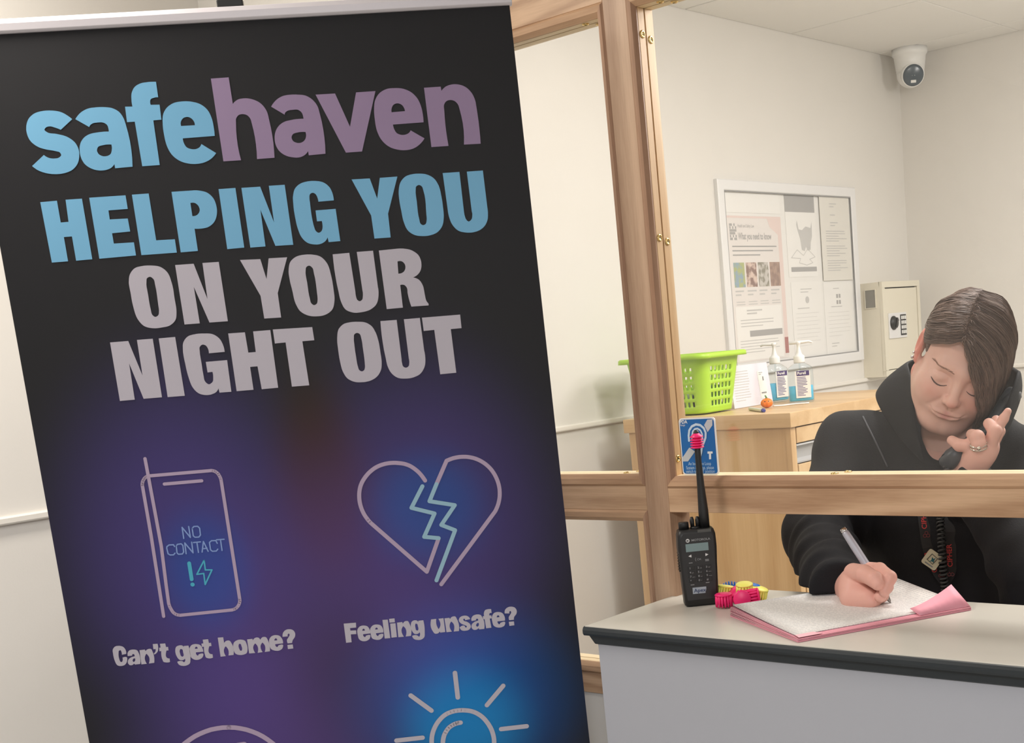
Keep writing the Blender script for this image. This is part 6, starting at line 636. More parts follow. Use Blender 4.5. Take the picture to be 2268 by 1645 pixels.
# ---- two-way radio
rb = at(1553, 1337, 2, ZK); rb.z = ZK
rd = thing('two_way_radio', 'black handheld two-way radio standing upright by the pine post', 'radio', rb)
ra = math.radians(43); rX = Vector((math.cos(ra), math.sin(ra), 0)); rY = Vector((-rX.y, rX.x, 0)); rZ = Vector((0, 0, .962)); rN = -rY
def rp_(u, v, w=0): return rb+rX*u+rZ*v+rN*w
def rsec(hw, d0, d1, z, r=.006):
    return [rb+rX*a+rY*b2+rZ*z for a, b2 in rrect(0, (d1+d0)/2, hw, (d1-d0)/2, r, 5)]
rbod = MB().loft([rsec(.0245, -.015, .016, .0), rsec(.0278, -.018, .019, .003), rsec(.0290, -.0185, .020, .03), rsec(.0305, -.0185, .020, .075), rsec(.0318, -.0185, .020, .10), rsec(.0312, -.018, .019, .122), rsec(.0290, -.016, .017, .130), rsec(.0270, -.014, .015, .1315)], smooth=True).build('body', M['blackp'], rd)
MB().poly([[(-.0235,.012),(.0235,.012),(.0265,.06),(.0265,.118),(.022,.126),(-.022,.126),(-.0265,.118),(-.0265,.06)]], rp_(0, 0, .0189), rX, rZ).build('face_plate', mat('radio_face', S(38,38,40), .35), rd)
MB().lathe(rp_(-.018, .131, -.003), (0, 0, 1), [(.0085, 0), (.0085, .010), (.0078, .012), (.0001, .012)], n=20).build('channel_knob', M['blackp'], rd)
kn = MB()
for s in (-1, 1): kn.tube([rp_(.0008+.004*s, .131, -.003), rp_(.0008+.0045*s, .145, -.003), rp_(.0008+.0045*s, .151, -.003)], [.0032, .0038, .0022], 10)
kn.lathe(rp_(.0008, .131, -.003), (0, 0, 1), [(.009, 0), (.008, .003), (.0001, .004)]); kn.build('volume_knob', M['blackp'], rd)
MB().tube([rp_(.0165, .128, -.003), rp_(.0163, .160, -.003), rp_(.0155, .20, -.003), rp_(.015, .245, -.003), rp_(.015, .292, -.003), rp_(.015, .296, -.003)], [.0085, .0082, .0062, .0050, .0048, .003], 18).build('antenna', M['blackp'], rd)
MB().obox(rp_(.013, .1285, .017), (rX, rZ, rN), (.011, .0028, .0012)).build('status_light', mat('smoke_lens', S(80,80,78), .2), rd)
MB().obox(rp_(-.001, .102, .0192), (rX, rZ, rN), (.0185, .0068, .0004)).build('display', mat('lcd_grey', S(126,148,150), .3), rd, bevel=.0003)
b = MB().text('MOTOROLA', .0052, rp_(-.0095, .1128, .0195), rX, rZ, bold=.0001, xs=1.05); b.build('brand_lettering', mat('radio_grey', (.30, .31, .32), .5), rd)
lg = MB().lathe(rp_(-.0155, .1145, .0190), rN, [(.0030, 0), (.0030, .0004)]); lg.build('brand_mark', M['alu_w'], rd)
MB().text('M', .0042, rp_(-.0174, .1129, .0197), rX, rZ, bold=.0002).build('brand_letter', M['blackp'], rd)
gm = bpy.data.materials['radio_grey']
for s in (-1, 1): MB().poly([[(.0165*s, .088), (.0115*s, .0905 if s > 0 else .0855), (.0115*s, .0855 if s > 0 else .0905)]], rp_(0, 0, .0195), rX, rZ).build('arrow_key', M['alu_w'], rd)
ok = MB().text('OK', .0050, rp_(-.0028, .0795, .0195), rX, rZ); ok.ribbon([(-.0045, .0785), (-.0058, .0815), (-.0045, .0845)], .0006, rp_(0, 0, .0195), rX, rZ); ok.build('ok_key', gm, rd)
keys = ['1', '2', '3', '4', '5', '6', '7', '8', '9', '*', '0', '#']
for i, kx in enumerate(keys):
    cx_, cy_ = -.0145+.0135*(i % 3), .0655-.0072*(i//3)
    kk = MB().obox(rp_(cx_+.0012, cy_+.0016, .0190), (rX, rZ, rN), (.0056, .0028, .0007)).build('key', M['blackp'], rd, bevel=.0005)
    t_ = MB().text(kx, .0048, rp_(cx_-.002, cy_, .0199), rX, rZ, bold=.0001)
    if kx.isdigit() and kx not in '1': t_.text('abc def ghi jkl mno pqrs tuv wxyz'.split()[(int(kx)-2) % 8] if kx != '0' else '+', .0026, rp_(cx_+.0018, cy_, .0199), rX, rZ)
    t_.build('key_digit', gm, kk)
for u, v in ((-.0165, .0762), (.0105, .0795), (.0105, .0775), (-.0165, .0385), (.0085, .0400)): MB().obox(rp_(u+.003, v, .0193), (rX, rZ, rN), (.0030, .0006, .0002)).build('key_mark', gm, rd)
lb = MB().poly([[(-.0140,.0225),(.0065,.0225),(.0085,.0295),(.0085,.0335),(-.0140,.0335)]], rp_(0, 0, .0193), rX, rZ).build('label_sheet', mat('label_silver', S(168,178,190), .4), rd)
MB().text('Apex', .0092, rp_(-.0120, .0250, .0197), rX, rZ, bold=.00012).build('label_lettering', mat('label_navy', S(48,62,104), .5), lb)
gp = MB()
for k in range(7): gp.obox(rb-rX*.0312+rZ*(.062+.0048*k)+rY*.002, (rX, rZ, rY), (.0012, .0013, .010))
gp.build('side_grip', M['blackg'], rd, bevel=.0006)

# ---- spiky silicone pods: one slid on the aerial, the rest piled beside the radio
PM = {n: mat('silicone_'+n, c, .4, sss=.0) for n, c in (('pink', S(250,40,120)), ('yellow', S(252,246,120)), ('blue', S(20,110,205)))}
def pod(name, label, c, axis, col, r=.0135, h=.021, bore=0, group='spiky silicone pods piled beside the radio'):
    t = thing(name, label, 'toy', c, group)
    a = Vector(axis).normalized(); c = Vector(c)
    MB().lathe(c, a, [(bore or .0001, h*.50), (r*.9, h*.47), (r*1.06, h*.40), (r*1.06, h*.34), (r*.78, h*.30), (r*.72, -h*.30), (bore or .0001, -h*.30)] if not bore else [(bore, h*.62), (r*.6, h*.55), (r*1.06, h*.36), (r*1.06, h*.32), (r*.66, h*.28), (r*.66, -h*.5), (bore, -h*.5)], n=26, caps=not bore).build('core', PM[col], t)
    f = frame(a, (0, 0, 1) if abs(a.z) < .9 else (0, 1, 0)); sp = MB()
    if bore:
        for k in range(4): z = h*(.14-.19*k); sp.lathe(c, a, [(r*.6, z+.0020), (r*1.06, z+.0006), (r*1.06, z-.0006), (r*.6, z-.0018)], n=26)
    else:
        for i in range(16):
            q = 2*math.pi*i/16; d = f[0]*math.cos(q)+f[1]*math.sin(q)
            sp.tube([c+d*r*.86+a*h*.34, c+d*r*.92-a*h*.1, c+d*r*.96-a*h*.54], [.0023, .0021, .0012], 6)
        for i in range(8):
            q = 2*math.pi*i/8; d = f[0]*math.cos(q)+f[1]*math.sin(q)
            sp.tube([c+d*r*.42-a*h*.28, c+d*r*.45-a*h*.58], [.0017, .0008], 6)
    sp.build('spikes', PM[col], t); return t
pod('spiky_ring', 'hot pink ridged ring slid onto the top of the radio aerial', rp_(.015, .277, -.003), (0, 0, 1), 'pink', .0104, .0215, bore=.0047, group=None)
vc_ = Vector((.6, -.78, .1)).normalized()
def pat(x, y, h): p = at(x, y, 2, ZK+h); p.z = ZK+h; return p
pods = [('pink pod with its spikes down right beside the radio', 1603, 1327, .0135, (0, 0, 1), 'pink'),
        ('yellow pod resting on the pink pod against the radio', 1607, 1309, .0170, (.1, .2, 1), 'yellow'),
        ('blue pod peeping out behind the pink pods next to the radio', 1618, 1309, .0135, (-.2, .3, -1), 'blue'),
        ('pink pod with its round cap tilted up in the middle of the pile', 1633, 1316, .0140, (-.35, -.55, .75), 'pink'),
        ('yellow pod on top of the middle of the pile', 1649, 1304, .0245, (.1, -.1, 1), 'yellow'),
        ('blue pod high at the back of the pile', 1664, 1305, .0185, (.2, .2, 1), 'blue'),
        ('yellow pod at the far end of the pile from the radio', 1681, 1314, .0135, (.3, .1, 1), 'yellow'),
        ('pink pod lying on its side at the paper side of the pile', 1669, 1322, .0130, (.78, .60, .1), 'pink'),
        ('pink pod with its round cap facing out at the front', 1643, 1325, .0138, tuple(vc_), 'pink')]
for lb_, x, y, hh, ax_, cl in pods: pod('spiky_pod', lb_, pat(x, y, hh), ax_, cl)

# ---- pink pad of forms
F_, R_ = Vector((-.957, 1.479, ZK)), Vector((-.814, 1.731, ZK)); fu = (R_-F_).normalized(); fv = Vector((-fu.y, fu.x, 0)); FL, FW = (R_-F_).length, .222
pad = thing('form_pad', 'open pink folder of printed forms under the writing hand', 'folder', F_)
def pz(s, t, k):      # height of layer k over the counter
    return ZK+.0012+k*(.0035+.0125*(t**1.3)*(1-.35*s)+.004*max(0, s-.75)*4*t)
def sheet(k, s0, s1, t0, t1, th, name, m, curl=0, n=14):
    g = [[F_+fu*(FL*(s0+(s1-s0)*i/n))+fv*(FW*(t0+(t1-t0)*j/n)) for j in range(n+1)] for i in range(n+1)]
    vs = []
    for lay in (0, 1):
        for i in range(n+1):
            for j in range(n+1):
                s, t = s0+(s1-s0)*i/n, t0+(t1-t0)*j/n; z = pz(s, t, k)+(.0008 if k >= 1 else 0)+curl*max(0, (s-.78)/.22)**2*(.4+t)
                vs.append((g[i][j].x, g[i][j].y, z+th*lay))
    q = (n+1)**2; fs = []
    for i in range(n):
        for j in range(n):
            a = i*(n+1)+j; fs += [(a, a+n+1, a+n+2, a+1)[::-1], (q+a, q+a+n+1, q+a+n+2, q+a+1)]
    for i in range(n):
        for a, b2 in ((i, i+1), (n*(n+1)+i+1, n*(n+1)+i), ((i+1)*(n+1), i*(n+1)), (i*(n+1)+n, (i+1)*(n+1)+n)): fs.append((a, b2, q+b2, q+a))
    return MB().add(vs, fs, True).build(name, m, pad)
pnk = mat('pink_card', S(236,160,176), .7); pnk2 = mat('pink_paper', S(246,190,200), .7)
MB().loft([[Vector((p.x, p.y, z)) for p in (F_, R_, R_+fv*FW, F_+fv*FW)] for z in (ZK+.0003, ZK+.0018)], smooth=False).build('folder_cover', pnk, pad)
for i in range(9): sheet(.10+.095*i, .002*(i % 3), 1-.002*(i % 2), .0+.003*(i % 4), 1-.003*(i % 3), .0009, 'form_stack', (pnk, pnk2)[i % 2])
fm = mat('form_paper', (.84, .83, .81), .7); nt = fm.node_tree; tcx = nt.nodes.new('ShaderNodeTexCoord')
mp = nt.nodes.new('ShaderNodeMapping'); mp.inputs['Rotation'].default_value = (0, 0, -math.atan2(fu.y, fu.x)); nt.links.new(tcx.outputs['Object'], mp.inputs[0])
sx = nt.nodes.new('ShaderNodeSeparateXYZ'); nt.links.new(mp.outputs[0], sx.inputs[0])
def fmath(op, a, b2=None):
    q = nt.nodes.new('ShaderNodeMath'); q.operation = op
    for i, v in enumerate((a, b2)):
        if v is None: continue
        if isinstance(v, (int, float)): q.inputs[i].default_value = v
        else: nt.links.new(v, q.inputs[i])
    return q.outputs[0]
row = fmath('FRACT', fmath('MULTIPLY', sx.outputs[1], 130)); inrow = fmath('LESS_THAN', row, .38)
nzz = nt.nodes.new('ShaderNodeTexNoise'); nzz.inputs['Scale'].default_value = 1; mp2 = nt.nodes.new('ShaderNodeMapping'); mp2.inputs['Scale'].default_value = (330, 130, 1); nt.links.new(mp.outputs[0], mp2.inputs[0]); nt.links.new(mp2.outputs[0], nzz.inputs[0])
msk = fmath('MULTIPLY', inrow, fmath('GREATER_THAN', nzz.outputs['Fac'], .47))
mx = nt.nodes.new('ShaderNodeMixRGB'); mx.inputs[1].default_value = (.84, .83, .81, 1); mx.inputs[2].default_value = (.64, .64, .64, 1); nt.links.new(msk, mx.inputs[0]); nt.links.new(mx.outputs[0], nt.nodes['Principled BSDF'].inputs['Base Color'])
sheet(1.0, .02, .985, .075, .995, .0008, 'top_form', fm, curl=.006)
MB().loft([[F_+fu*(FL*a)+fv*(FW*b2)+Vector((0, 0, z)) for a, b2 in ((.01, .012), (.14, .012), (.12, .085), (.02, .10))] for z in (.0062, .0068)], smooth=False).build('torn_flap', pnk2, pad)
fl = MB(); vs = []
for i in range(9):
    s = .70+.30*i/8; l = .035+.0*i; hgt = .0065+.020*(i/8)**1.6
    a = F_+fu*(FL*s)+fv*.002+Vector((0, 0, .006)); vs.append([a, a+fv*(.026+.02*(i/8))+Vector((0, 0, hgt)), a+fv*(.0265+.02*(i/8))+Vector((0, 0, hgt-.0008)), a+fv*.001-Vector((0, 0, .0008))])
fl.loft(vs).build('raised_flap', pnk, pad)
# ================================================================== the person behind the screen
def smin(a, b, k): h = np.clip(.5+.5*(b-a)/k, 0, 1); return b+(a-b)*h-k*h*(1-h)
def smax(a, b, k): return -smin(-a, -b, k)
def cap(P, a, b, ra, rb):
    a, b = np.array(a), np.array(b); d = b-a; t = np.clip(((P-a)@d)/(d@d), 0, 1)
    return np.linalg.norm(P-a-t[:, None]*d, axis=1)-(ra+(rb-ra)*t)
def chain(P, pts, rs, k=.004):
    d = None
    for i in range(len(pts)-1):
        c = cap(P, pts[i], pts[i+1], rs[i], rs[i+1]); d = c if d is None else smin(d, c, k)
    return d
def ell(P, c, r):
    q = (P-np.array(c))/np.array(r); k0 = np.linalg.norm(q, axis=1); k1 = np.linalg.norm(q/np.array(r), axis=1)+1e-9
    return k0*(k0-1)/k1
def surfnet(fn, lo, hi, h):
    lo, hi = np.array(lo, float), np.array(hi, float); n = np.ceil((hi-lo)/h).astype(int)+1
    xs, ys, zs = (lo[i]+h*np.arange(n[i]) for i in range(3)); V = np.empty(n, np.float32)
    for i in range(0, n[0], 24):
        g = np.stack(np.meshgrid(xs[i:i+24], ys, zs, indexing='ij'), -1); V[i:i+24] = fn(g.reshape(-1, 3)).reshape(g.shape[:3])
    s = V < 0; cnt = np.zeros(n-1, np.int8); C = [(a, b, c) for a in (0, 1) for b in (0, 1) for c in (0, 1)]
    sl = lambda A, a, b, c: A[a:n[0]-1+a, b:n[1]-1+b, c:n[2]-1+c]
    for q in C: cnt += sl(s, *q)
    act = (cnt > 0) & (cnt < 8); I = np.argwhere(act); idx = -np.ones(n-1, np.int64); idx[act] = np.arange(len(I))
    vals = {q: V[I[:, 0]+q[0], I[:, 1]+q[1], I[:, 2]+q[2]] for q in C}; acc = np.zeros((len(I), 3)); num = np.zeros(len(I))
    for q in C:
        for ax in range(3):
            if q[ax]: continue
            r = list(q); r[ax] = 1; r = tuple(r); a, b = vals[q], vals[r]; x = (a < 0) != (b < 0)
            t = np.where(x, a/np.where(a-b == 0, 1, a-b), 0); p = np.array(q, float)[None].repeat(len(I), 0); p[:, ax] = t
            acc += p*x[:, None]; num += x
    verts = lo+(I+acc/num[:, None])*h; quads = []
    for ax in range(3):
        o1, o2 = [(1, 2), (2, 0), (0, 1)][ax]
        m = np.zeros(n, bool); d = [slice(None)]*3; e = [slice(None)]*3; d[ax] = slice(0, n[ax]-1); e[ax] = slice(1, n[ax])
        x = np.zeros(n, bool); x[tuple(d)] = s[tuple(d)] != s[tuple(e)]
        E = np.argwhere(x); E = E[(E[:, o1] > 0) & (E[:, o2] > 0) & (E[:, o1] < n[o1]-1) & (E[:, o2] < n[o2]-1)]
        def at_(a, b): q = E.copy(); q[:, o1] -= a; q[:, o2] -= b; return idx[q[:, 0], q[:, 1], q[:, 2]]
        Q = np.stack([at_(1, 1), at_(0, 1), at_(0, 0), at_(1, 0)], 1); fl = s[E[:, 0], E[:, 1], E[:, 2]]
        Q[~fl] = Q[~fl][:, ::-1]; quads.append(Q)
    return verts, np.concatenate(quads)
def npmesh(name, parts, m, parent, attrs=None):
    b = np.array(BASE[parent.name] if parent.name in BASE else BASE[parent.parent.name]); vs, fs, k = [], [], 0
    for v, f in parts: vs.append(v-b); fs.append(f+k); k += len(v)
    v, f = np.concatenate(vs), np.concatenate(fs); me = bpy.data.meshes.new(name)
    me.vertices.add(len(v)); me.vertices.foreach_set('co', v.astype(np.float32).ravel()); me.loops.add(f.size); me.loops.foreach_set('vertex_index', f.astype(np.int32).ravel())
    me.polygons.add(len(f)); me.polygons.foreach_set('loop_start', (np.arange(len(f))*4).astype(np.int32)); me.polygons.foreach_set('loop_total', np.full(len(f), 4, np.int32))
    me.update(calc_edges=True); me.validate(); me.polygons.foreach_set('use_smooth', np.ones(len(me.polygons), bool)); me.materials.append(m)
    if attrs is not None:
        at2 = me.color_attributes.new('tint', 'FLOAT_COLOR', 'POINT'); at2.data.foreach_set('color', np.concatenate([attrs, np.ones((len(v), 1))], 1).astype(np.float32).ravel())
    o = bpy.data.objects.new(name, me); COL.objects.link(o); o.parent = parent; return o
def A3(x, y, Y): return np.array(at(x, y, 1, Y))

per = thing('person', 'person in a dark jacket writing at the counter while holding a phone to the ear', 'person', (-1.03, 2.15, 0))
# ---- head frame
H0 = A3(2133, 794, 2.06)
HS = .91
PITCH, ROLL, YAW = math.radians(31), math.radians(21), math.radians(7)
zv = (H0-EYE)/np.linalg.norm(H0-EYE); xv = RC[0]-zv*(RC[0]@zv); xv /= np.linalg.norm(xv); yv = np.cross(zv, xv)
xr, yr = math.cos(ROLL)*xv+math.sin(ROLL)*yv, math.cos(ROLL)*yv-math.sin(ROLL)*xv
Fh = -zv*math.cos(PITCH)+yr*math.sin(PITCH); Uh = -yr*math.cos(PITCH)-zv*math.sin(PITCH); Xh = -xr
cyw, syw = math.cos(YAW), math.sin(YAW); Xh, Fh = Xh*cyw+Fh*syw, Fh*cyw-Xh*syw
MH = np.stack([Xh, Fh, Uh], 1)               # local (her right, face forward, up) -> place
def toL(P): return (P-H0)@MH/HS
def toW(L): return H0+np.asarray(L)@MH.T*HS
NB = toL(np.array([[-1.025, 2.125, 1.235]]))[0]
def skull(L):
    d = ell(L, (0, -.012, .034), (.077, .095, .077))
    return smin(d, ell(L, (0, -.05, .02), (.066, .06, .06)), .03)
def headL(L, detail=True):
    x = np.abs(L[:, 0]); Q = L.copy(); Q[:, 0] = x
    d = skull(L)
    d = smin(d, ell(L, (0, .030, -.036), (.069, .060, .084)), .025)
    d = smin(d, cap(Q, (.058, -.002, -.054), (.026, .060, -.098), .023, .022), .030)
    d = smin(d, ell(Q, (.036, .056, -.038), (.031, .031, .036)), .024)
    d = smin(d, ell(L, (0, .072, -.103), (.025, .019, .017)), .028)
    d = smin(d, cap(Q, (0, .081, .022), (.034, .074, .022), .010, .009), .018)
    if detail:
        F2 = Q.copy(); F2[:, 1] = 0; fr_ = np.clip((L[:, 1]-.03)/.02, 0, 1)
        def rid(pts, sg, amp):                      # ridge (-) or groove (+) drawn on the face
            q = None
            for a, b2 in zip(pts[:-1], pts[1:]):
                c = cap(F2, (a[0], 0, a[1]), (b2[0], 0, b2[1]), 0, 0); q = c if q is None else np.minimum(q, c)
            return amp*np.exp(-(q/sg)**2)*fr_
        d = smax(d, -ell(Q, (.033, .102, .000), (.019, .016, .012)), .016)
        d = smin(d, ell(Q, (.033, .0725, -.003), (.0165, .0135, .0125)), .004)
        d = smin(d, cap(Q, (.016, .082, -.0135), (.046, .074, -.0125), .0028, .0024), .006)       # lower lid
        d = d+rid(((.018, .0045), (.026, .0082), (.036, .0088), (.047, .0045)), .0014, .0014)      # crease over the lid
        d = smin(d, cap(L, (0, .082, .016), (0, .1025, -.026), .0075, .0090), .012)
        d = smin(d, ell(L, (0, .1045, -.031), (.0112, .0110, .0098)), .007)
        d = smin(d, ell(Q, (.0112, .0945, -.035), (.0070, .0100, .0070)), .005)
        d = smax(d, -ell(Q, (.0058, .1015, -.0435), (.0034, .0045, .0028)), .003)
        d = smin(d, ell(L, (0, .080, -.062), (.030, .016, .017)), .016)
        d = d+rid(((0, -.0622), (.010, -.0612), (.026, -.0612)), .0036, -.0030)                    # lips
        d = d+rid(((0, -.0718), (.012, -.0712), (.022, -.0672)), .0044, -.0036)
        d = d+rid(((0, -.0668), (.014, -.0666), (.025, -.0640), (.0325, -.0600)), .0013, .0026)    # mouth line, turned up
        d = d+rid(((0, -.044), (0, -.056)), .0026, .0008)
        d = d+rid(((.018, -.034), (.026, -.044), (.036, -.058)), .0040, .0013)                     # smile fold
        ear = ell(L @ np.array([[.95, .31, 0], [-.31, .95, 0], [0, 0, 1]]) if False else Q, (.081, -.012, .0), (.0095, .019, .032))
        ear = smax(ear, -ell(Q, (.090, -.006, .004), (.008, .010, .019)), .004)
        ear = smin(ear, ell(Q, (.079, -.002, -.029), (.007, .009, .010)), .005)
        d = smin(d, ear, .004)
    return d
def headneck(P):
    L = toL(P); d = headL(L)
    return smin(d, cap(L, (0, -.030, -.055), NB, .055, .064), .02)*HS
v1, f1 = surfnet(headneck, H0-np.array([.17, .17, .30]), H0+np.array([.17, .17, .18]), .0018)
L1 = toL(v1)
def pathd(L, pts):
    Q = L.copy(); Q[:, 0] = np.abs(Q[:, 0]); return cap(Q, pts[0], pts[1], 0, 0)
lip = np.clip(1-np.minimum(pathd(L1, ((0, .096, -.0625), (.028, .083, -.0605))), pathd(L1, ((0, .096, -.0712), (.022, .084, -.0665))))/.0072, 0, 1)**.7
blu = .4*np.exp(-((np.abs(L1[:, 0])-.042)**2+(L1[:, 2]+.030)**2)/.018**2)*(L1[:, 1] > .03)+.6*np.exp(-((L1[:, 0])**2+(L1[:, 2]+.033)**2)/.010**2)*(L1[:, 1] > .09)
blu = np.maximum(blu, 1.0*(np.abs(L1[:, 0]) > .079))
tint1 = np.stack([lip, np.clip(blu, 0, 1), np.zeros(len(v1))], 1)
# ---- hands
def hand(spec, dy=0.0):
    palm, fingers = spec; sh_ = np.array([0, dy, 0])
    def fn(P):
        d = None
        for c in palm:
            q = cap(P, c[0], c[1], c[2], c[3]); d = q if d is None else smin(d, q, .014)
        for pts, rs in fingers:
            f = chain(P, pts, rs, .003)
            root = cap(P, pts[0], pts[1], rs[0], rs[1]); d = smin(d, f, .0022)
        return d
    allp = [np.array(c[i]) for c in palm for i in (0, 1)]+[np.array(p) for pts, _ in fingers for p in pts]
    lo, hi = np.min(allp, 0)-.045, np.max(allp, 0)+.045
    return surfnet(fn, lo, hi, .0016), fn
hr = hand(([(A3(1899, 1299, 1.705), A3(1862, 1300, 1.775), .0300, .020), (A3(1893, 1324, 1.685), A3(1924, 1326, 1.685), .0215, .0190), (A3(1926, 1290, 1.715), A3(1905, 1290, 1.715), .024, .026)],
    [((A3(1890, 1268, 1.698), A3(1914, 1270, 1.678), A3(1936, 1282, 1.665), A3(1944, 1292, 1.662)), (.0150, .0135, .0125, .0105)),
     ((A3(1925, 1262, 1.715), A3(1948, 1262, 1.698), A3(1970, 1279, 1.682), A3(1959, 1310, 1.670)), (.0125, .0112, .0108, .0082)),
     ((A3(1930, 1280, 1.725), A3(1963, 1299, 1.697), A3(1950, 1321, 1.676)), (.0115, .0105, .0088)),
     ((A3(1925, 1295, 1.725), A3(1953, 1318, 1.700), A3(1930, 1333, 1.678)), (.0115, .0105, .0095)),
     ((A3(1915, 1305, 1.725), A3(1937, 1331, 1.705), A3(1908, 1338, 1.682)), (.0105, .0098, .0090))]))
YH = 1.965
hl = hand(([(A3(2173, 1003, YH), A3(2120, 1075, YH+.02), .0235, .025), (A3(2190, 988, YH+.008), A3(2168, 1010, YH), .0165, .0205)],
    [((A3(2162, 1012, YH-.006), A3(2145, 987, YH-.014), A3(2125, 986, YH-.014), A3(2108, 975, YH-.008)), (.0135, .0112, .0100, .0080)),
     ((A3(2168, 1004, YH-.012), A3(2168, 984, YH-.022), A3(2164, 968, YH-.020), A3(2152, 962, YH-.002)), (.0115, .0115, .0118, .0090)),
     ((A3(2186, 1002, YH), A3(2204, 955, YH-.002), A3(2190, 938, YH+.016)), (.0118, .0112, .0092)),
     ((A3(2196, 985, YH+.012), A3(2209, 950, YH+.012), A3(2223, 927, YH+.018), A3(2232, 911, YH+.022)), (.0100, .0088, .0080, .0060)),
     ((A3(2195, 990, YH+.022), A3(2213, 955, YH+.035), A3(2206, 930, YH+.050)), (.0105, .0095, .0080))]))
zero = lambda v, g: np.stack([np.zeros(len(v)), np.full(len(v), g), np.zeros(len(v))], 1)
# ---- body under the clothes, joined to the head and hands
SR, ER, WR = A3(1897, 1003, 2.13), A3(1814, 1190, 2.0), A3(1864, 1313, 1.720)
SL, EL, WL = A3(2322, 1040, 2.13), A3(2300, 1285, 1.92), A3(2138, 1052, YH+.015)
HP, CH = np.array([-1.03, 2.24, .80]), np.array([-1.03, 2.17, 1.12])
def torso(P, g=0.0):
    Q = P.copy(); Q[:, 1] = (Q[:, 1]-2.17)*1.30+2.17
    h2, c2 = HP.copy(), CH.copy(); h2[1] = (h2[1]-2.17)*1.3+2.17
    return smin(cap(Q, h2, c2, .175+g, .165+g), cap(Q, c2, (-1.03, 2.15, 1.20), .165+g, .13+g), .05)
def bodyfn(P):
    d = torso(P, -.02); d = smin(d, cap(P, SR, SL, .05, .05), .04)
    for a, b2, c in ((SR, ER, WR), (SL, EL, WL)): d = smin(smin(d, cap(P, a, b2, .048, .040), .02), cap(P, b2, c+(b2-c)*.22, .038, .024), .01)
    d = smin(d, cap(P, (-1.025, 2.125, 1.20), (-1.025, 2.12, 1.245), .07, .058), .03)
    for sgn in (-1, 1):
        k0, k1, k2 = (-1.03+.09*sgn, 2.22, .82), (-1.03+.12*sgn, 1.93, .86), (-1.03+.12*sgn, 1.95, .45)
        d = smin(d, cap(P, k0, k1, .085, .06), .03); d = smin(d, cap(P, k1, k2, .058, .045), .02)
    return d
v4, f4 = surfnet(bodyfn, (-1.40, 1.70, .38), (-.68, 2.46, 1.36), .008)
skin = mat('skin', S(214,158,136), .48, spec=.35, sss=.12, bump=.08, bscale=900); nt = skin.node_tree
an = nt.nodes.new('ShaderNodeAttribute'); an.attribute_name = 'tint'; sp_ = nt.nodes.new('ShaderNodeSeparateColor'); nt.links.new(an.outputs['Color'], sp_.inputs[0])
nz = nt.nodes.new('ShaderNodeTexNoise'); nz.inputs['Scale'].default_value = 55; nz.inputs['Detail'].default_value = 5; tcx = nt.nodes.new('ShaderNodeTexCoord'); nt.links.new(tcx.outputs['Object'], nz.inputs[0])
def mixc(fac, a, c):
    q = nt.nodes.new('ShaderNodeMixRGB'); nt.links.new(fac, q.inputs[0])
    nt.links.new(a, q.inputs[1]) if not isinstance(a, tuple) else setattr(q.inputs[1], 'default_value', (*a, 1)); q.inputs[2].default_value = (*c, 1); return q.outputs[0]
c_ = mixc(nz.outputs['Fac'], S(240,202,188), S(230,184,168)); c_ = mixc(sp_.outputs[1], c_, S(232,160,146)); c_ = mixc(sp_.outputs[0], c_, S(200,124,122)); nt.links.new(c_, nt.nodes['Principled BSDF'].inputs['Base Color'])
body = npmesh('body', [(v1, f1), hr[0], hl[0], (v4, f4)], skin, per, np.concatenate([tint1, zero(hr[0][0], .45), zero(hl[0][0], .25), zero(v4, .2)]))

# ---- face details
def onface(x, z, off=.0):
    ys = np.linspace(.14, .02, 500); L = np.stack([np.full(500, x), ys, np.full(500, z)], 1); d = headL(L)
    i = int(np.argmax(d < off)); return toW((x, ys[i], z))
dkb = mat('lash_brown', S(92,70,64), .7)
b = MB()
for s in (1, -1):
    b.tube([Vector(onface(s*x, z, .0004)) for x, z in ((.0185, -.0100), (.023, -.0128), (.029, -.0148), (.035, -.0150), (.041, -.0134), (.047, -.0100), (.050, -.0080))], [.0004, .0007, .0010, .0012, .0012, .0010, .0005], 6)
b.build('eyelashes', dkb, per)
b = MB()
for s in (1, -1):
    for i in range(60):
        t = i/59; x = .014+.041*t; z = .0200+.0035*math.sin(math.pi*t)-.0045*t+random.uniform(-.0018, .0018)
        p = Vector(onface(s*x, z, .0002)); q = Vector(onface(s*(x+.0042), z+.0006-.001*t, .0006)); b.tube([p, q], [.0003, .0002], 4)
b.build('eyebrows', mat('brow_brown', S(168,130,112), .8), per)
b = MB().sphere(toW((.0885, -.003, -.031)), .0028, n=12, m=8).sphere(toW((.0890, -.006, -.0225)), .0020, n=12, m=8); b.build('earring', M['steel'], per)
# ---- hair
hm = mat('hair_brown', S(92,72,62), .5, spec=.28); nt = hm.node_tree; an = nt.nodes.new('ShaderNodeAttribute'); an.attribute_name = 'tint'
rp2 = nt.nodes.new('ShaderNodeValToRGB'); rp2.color_ramp.elements[0].color = (*S(74,60,55), 1); rp2.color_ramp.elements[1].color = (*S(150,128,116), 1); nt.links.new(an.outputs['Fac'], rp2.inputs[0]); nt.links.new(rp2.outputs[0], nt.nodes['Principled BSDF'].inputs['Base Color'])
def capfn(P):
    L = toL(P); d = skull(L)-.0040
    pl = .026-(L[:, 1]*-.62+L[:, 2]*.785)+.028*np.clip(np.abs(L[:, 0])/.07, 0, 1)**2*0
    pl2 = -(L[:, 1]*-1.0+L[:, 2]*.10)-.030                       # everything behind the ears too
    return smax(d, np.minimum(pl, np.maximum(pl2, -(L[:, 2]+.075))), .004)*HS
vh, fh = surfnet(capfn, H0-.19, H0+.19, .0028)
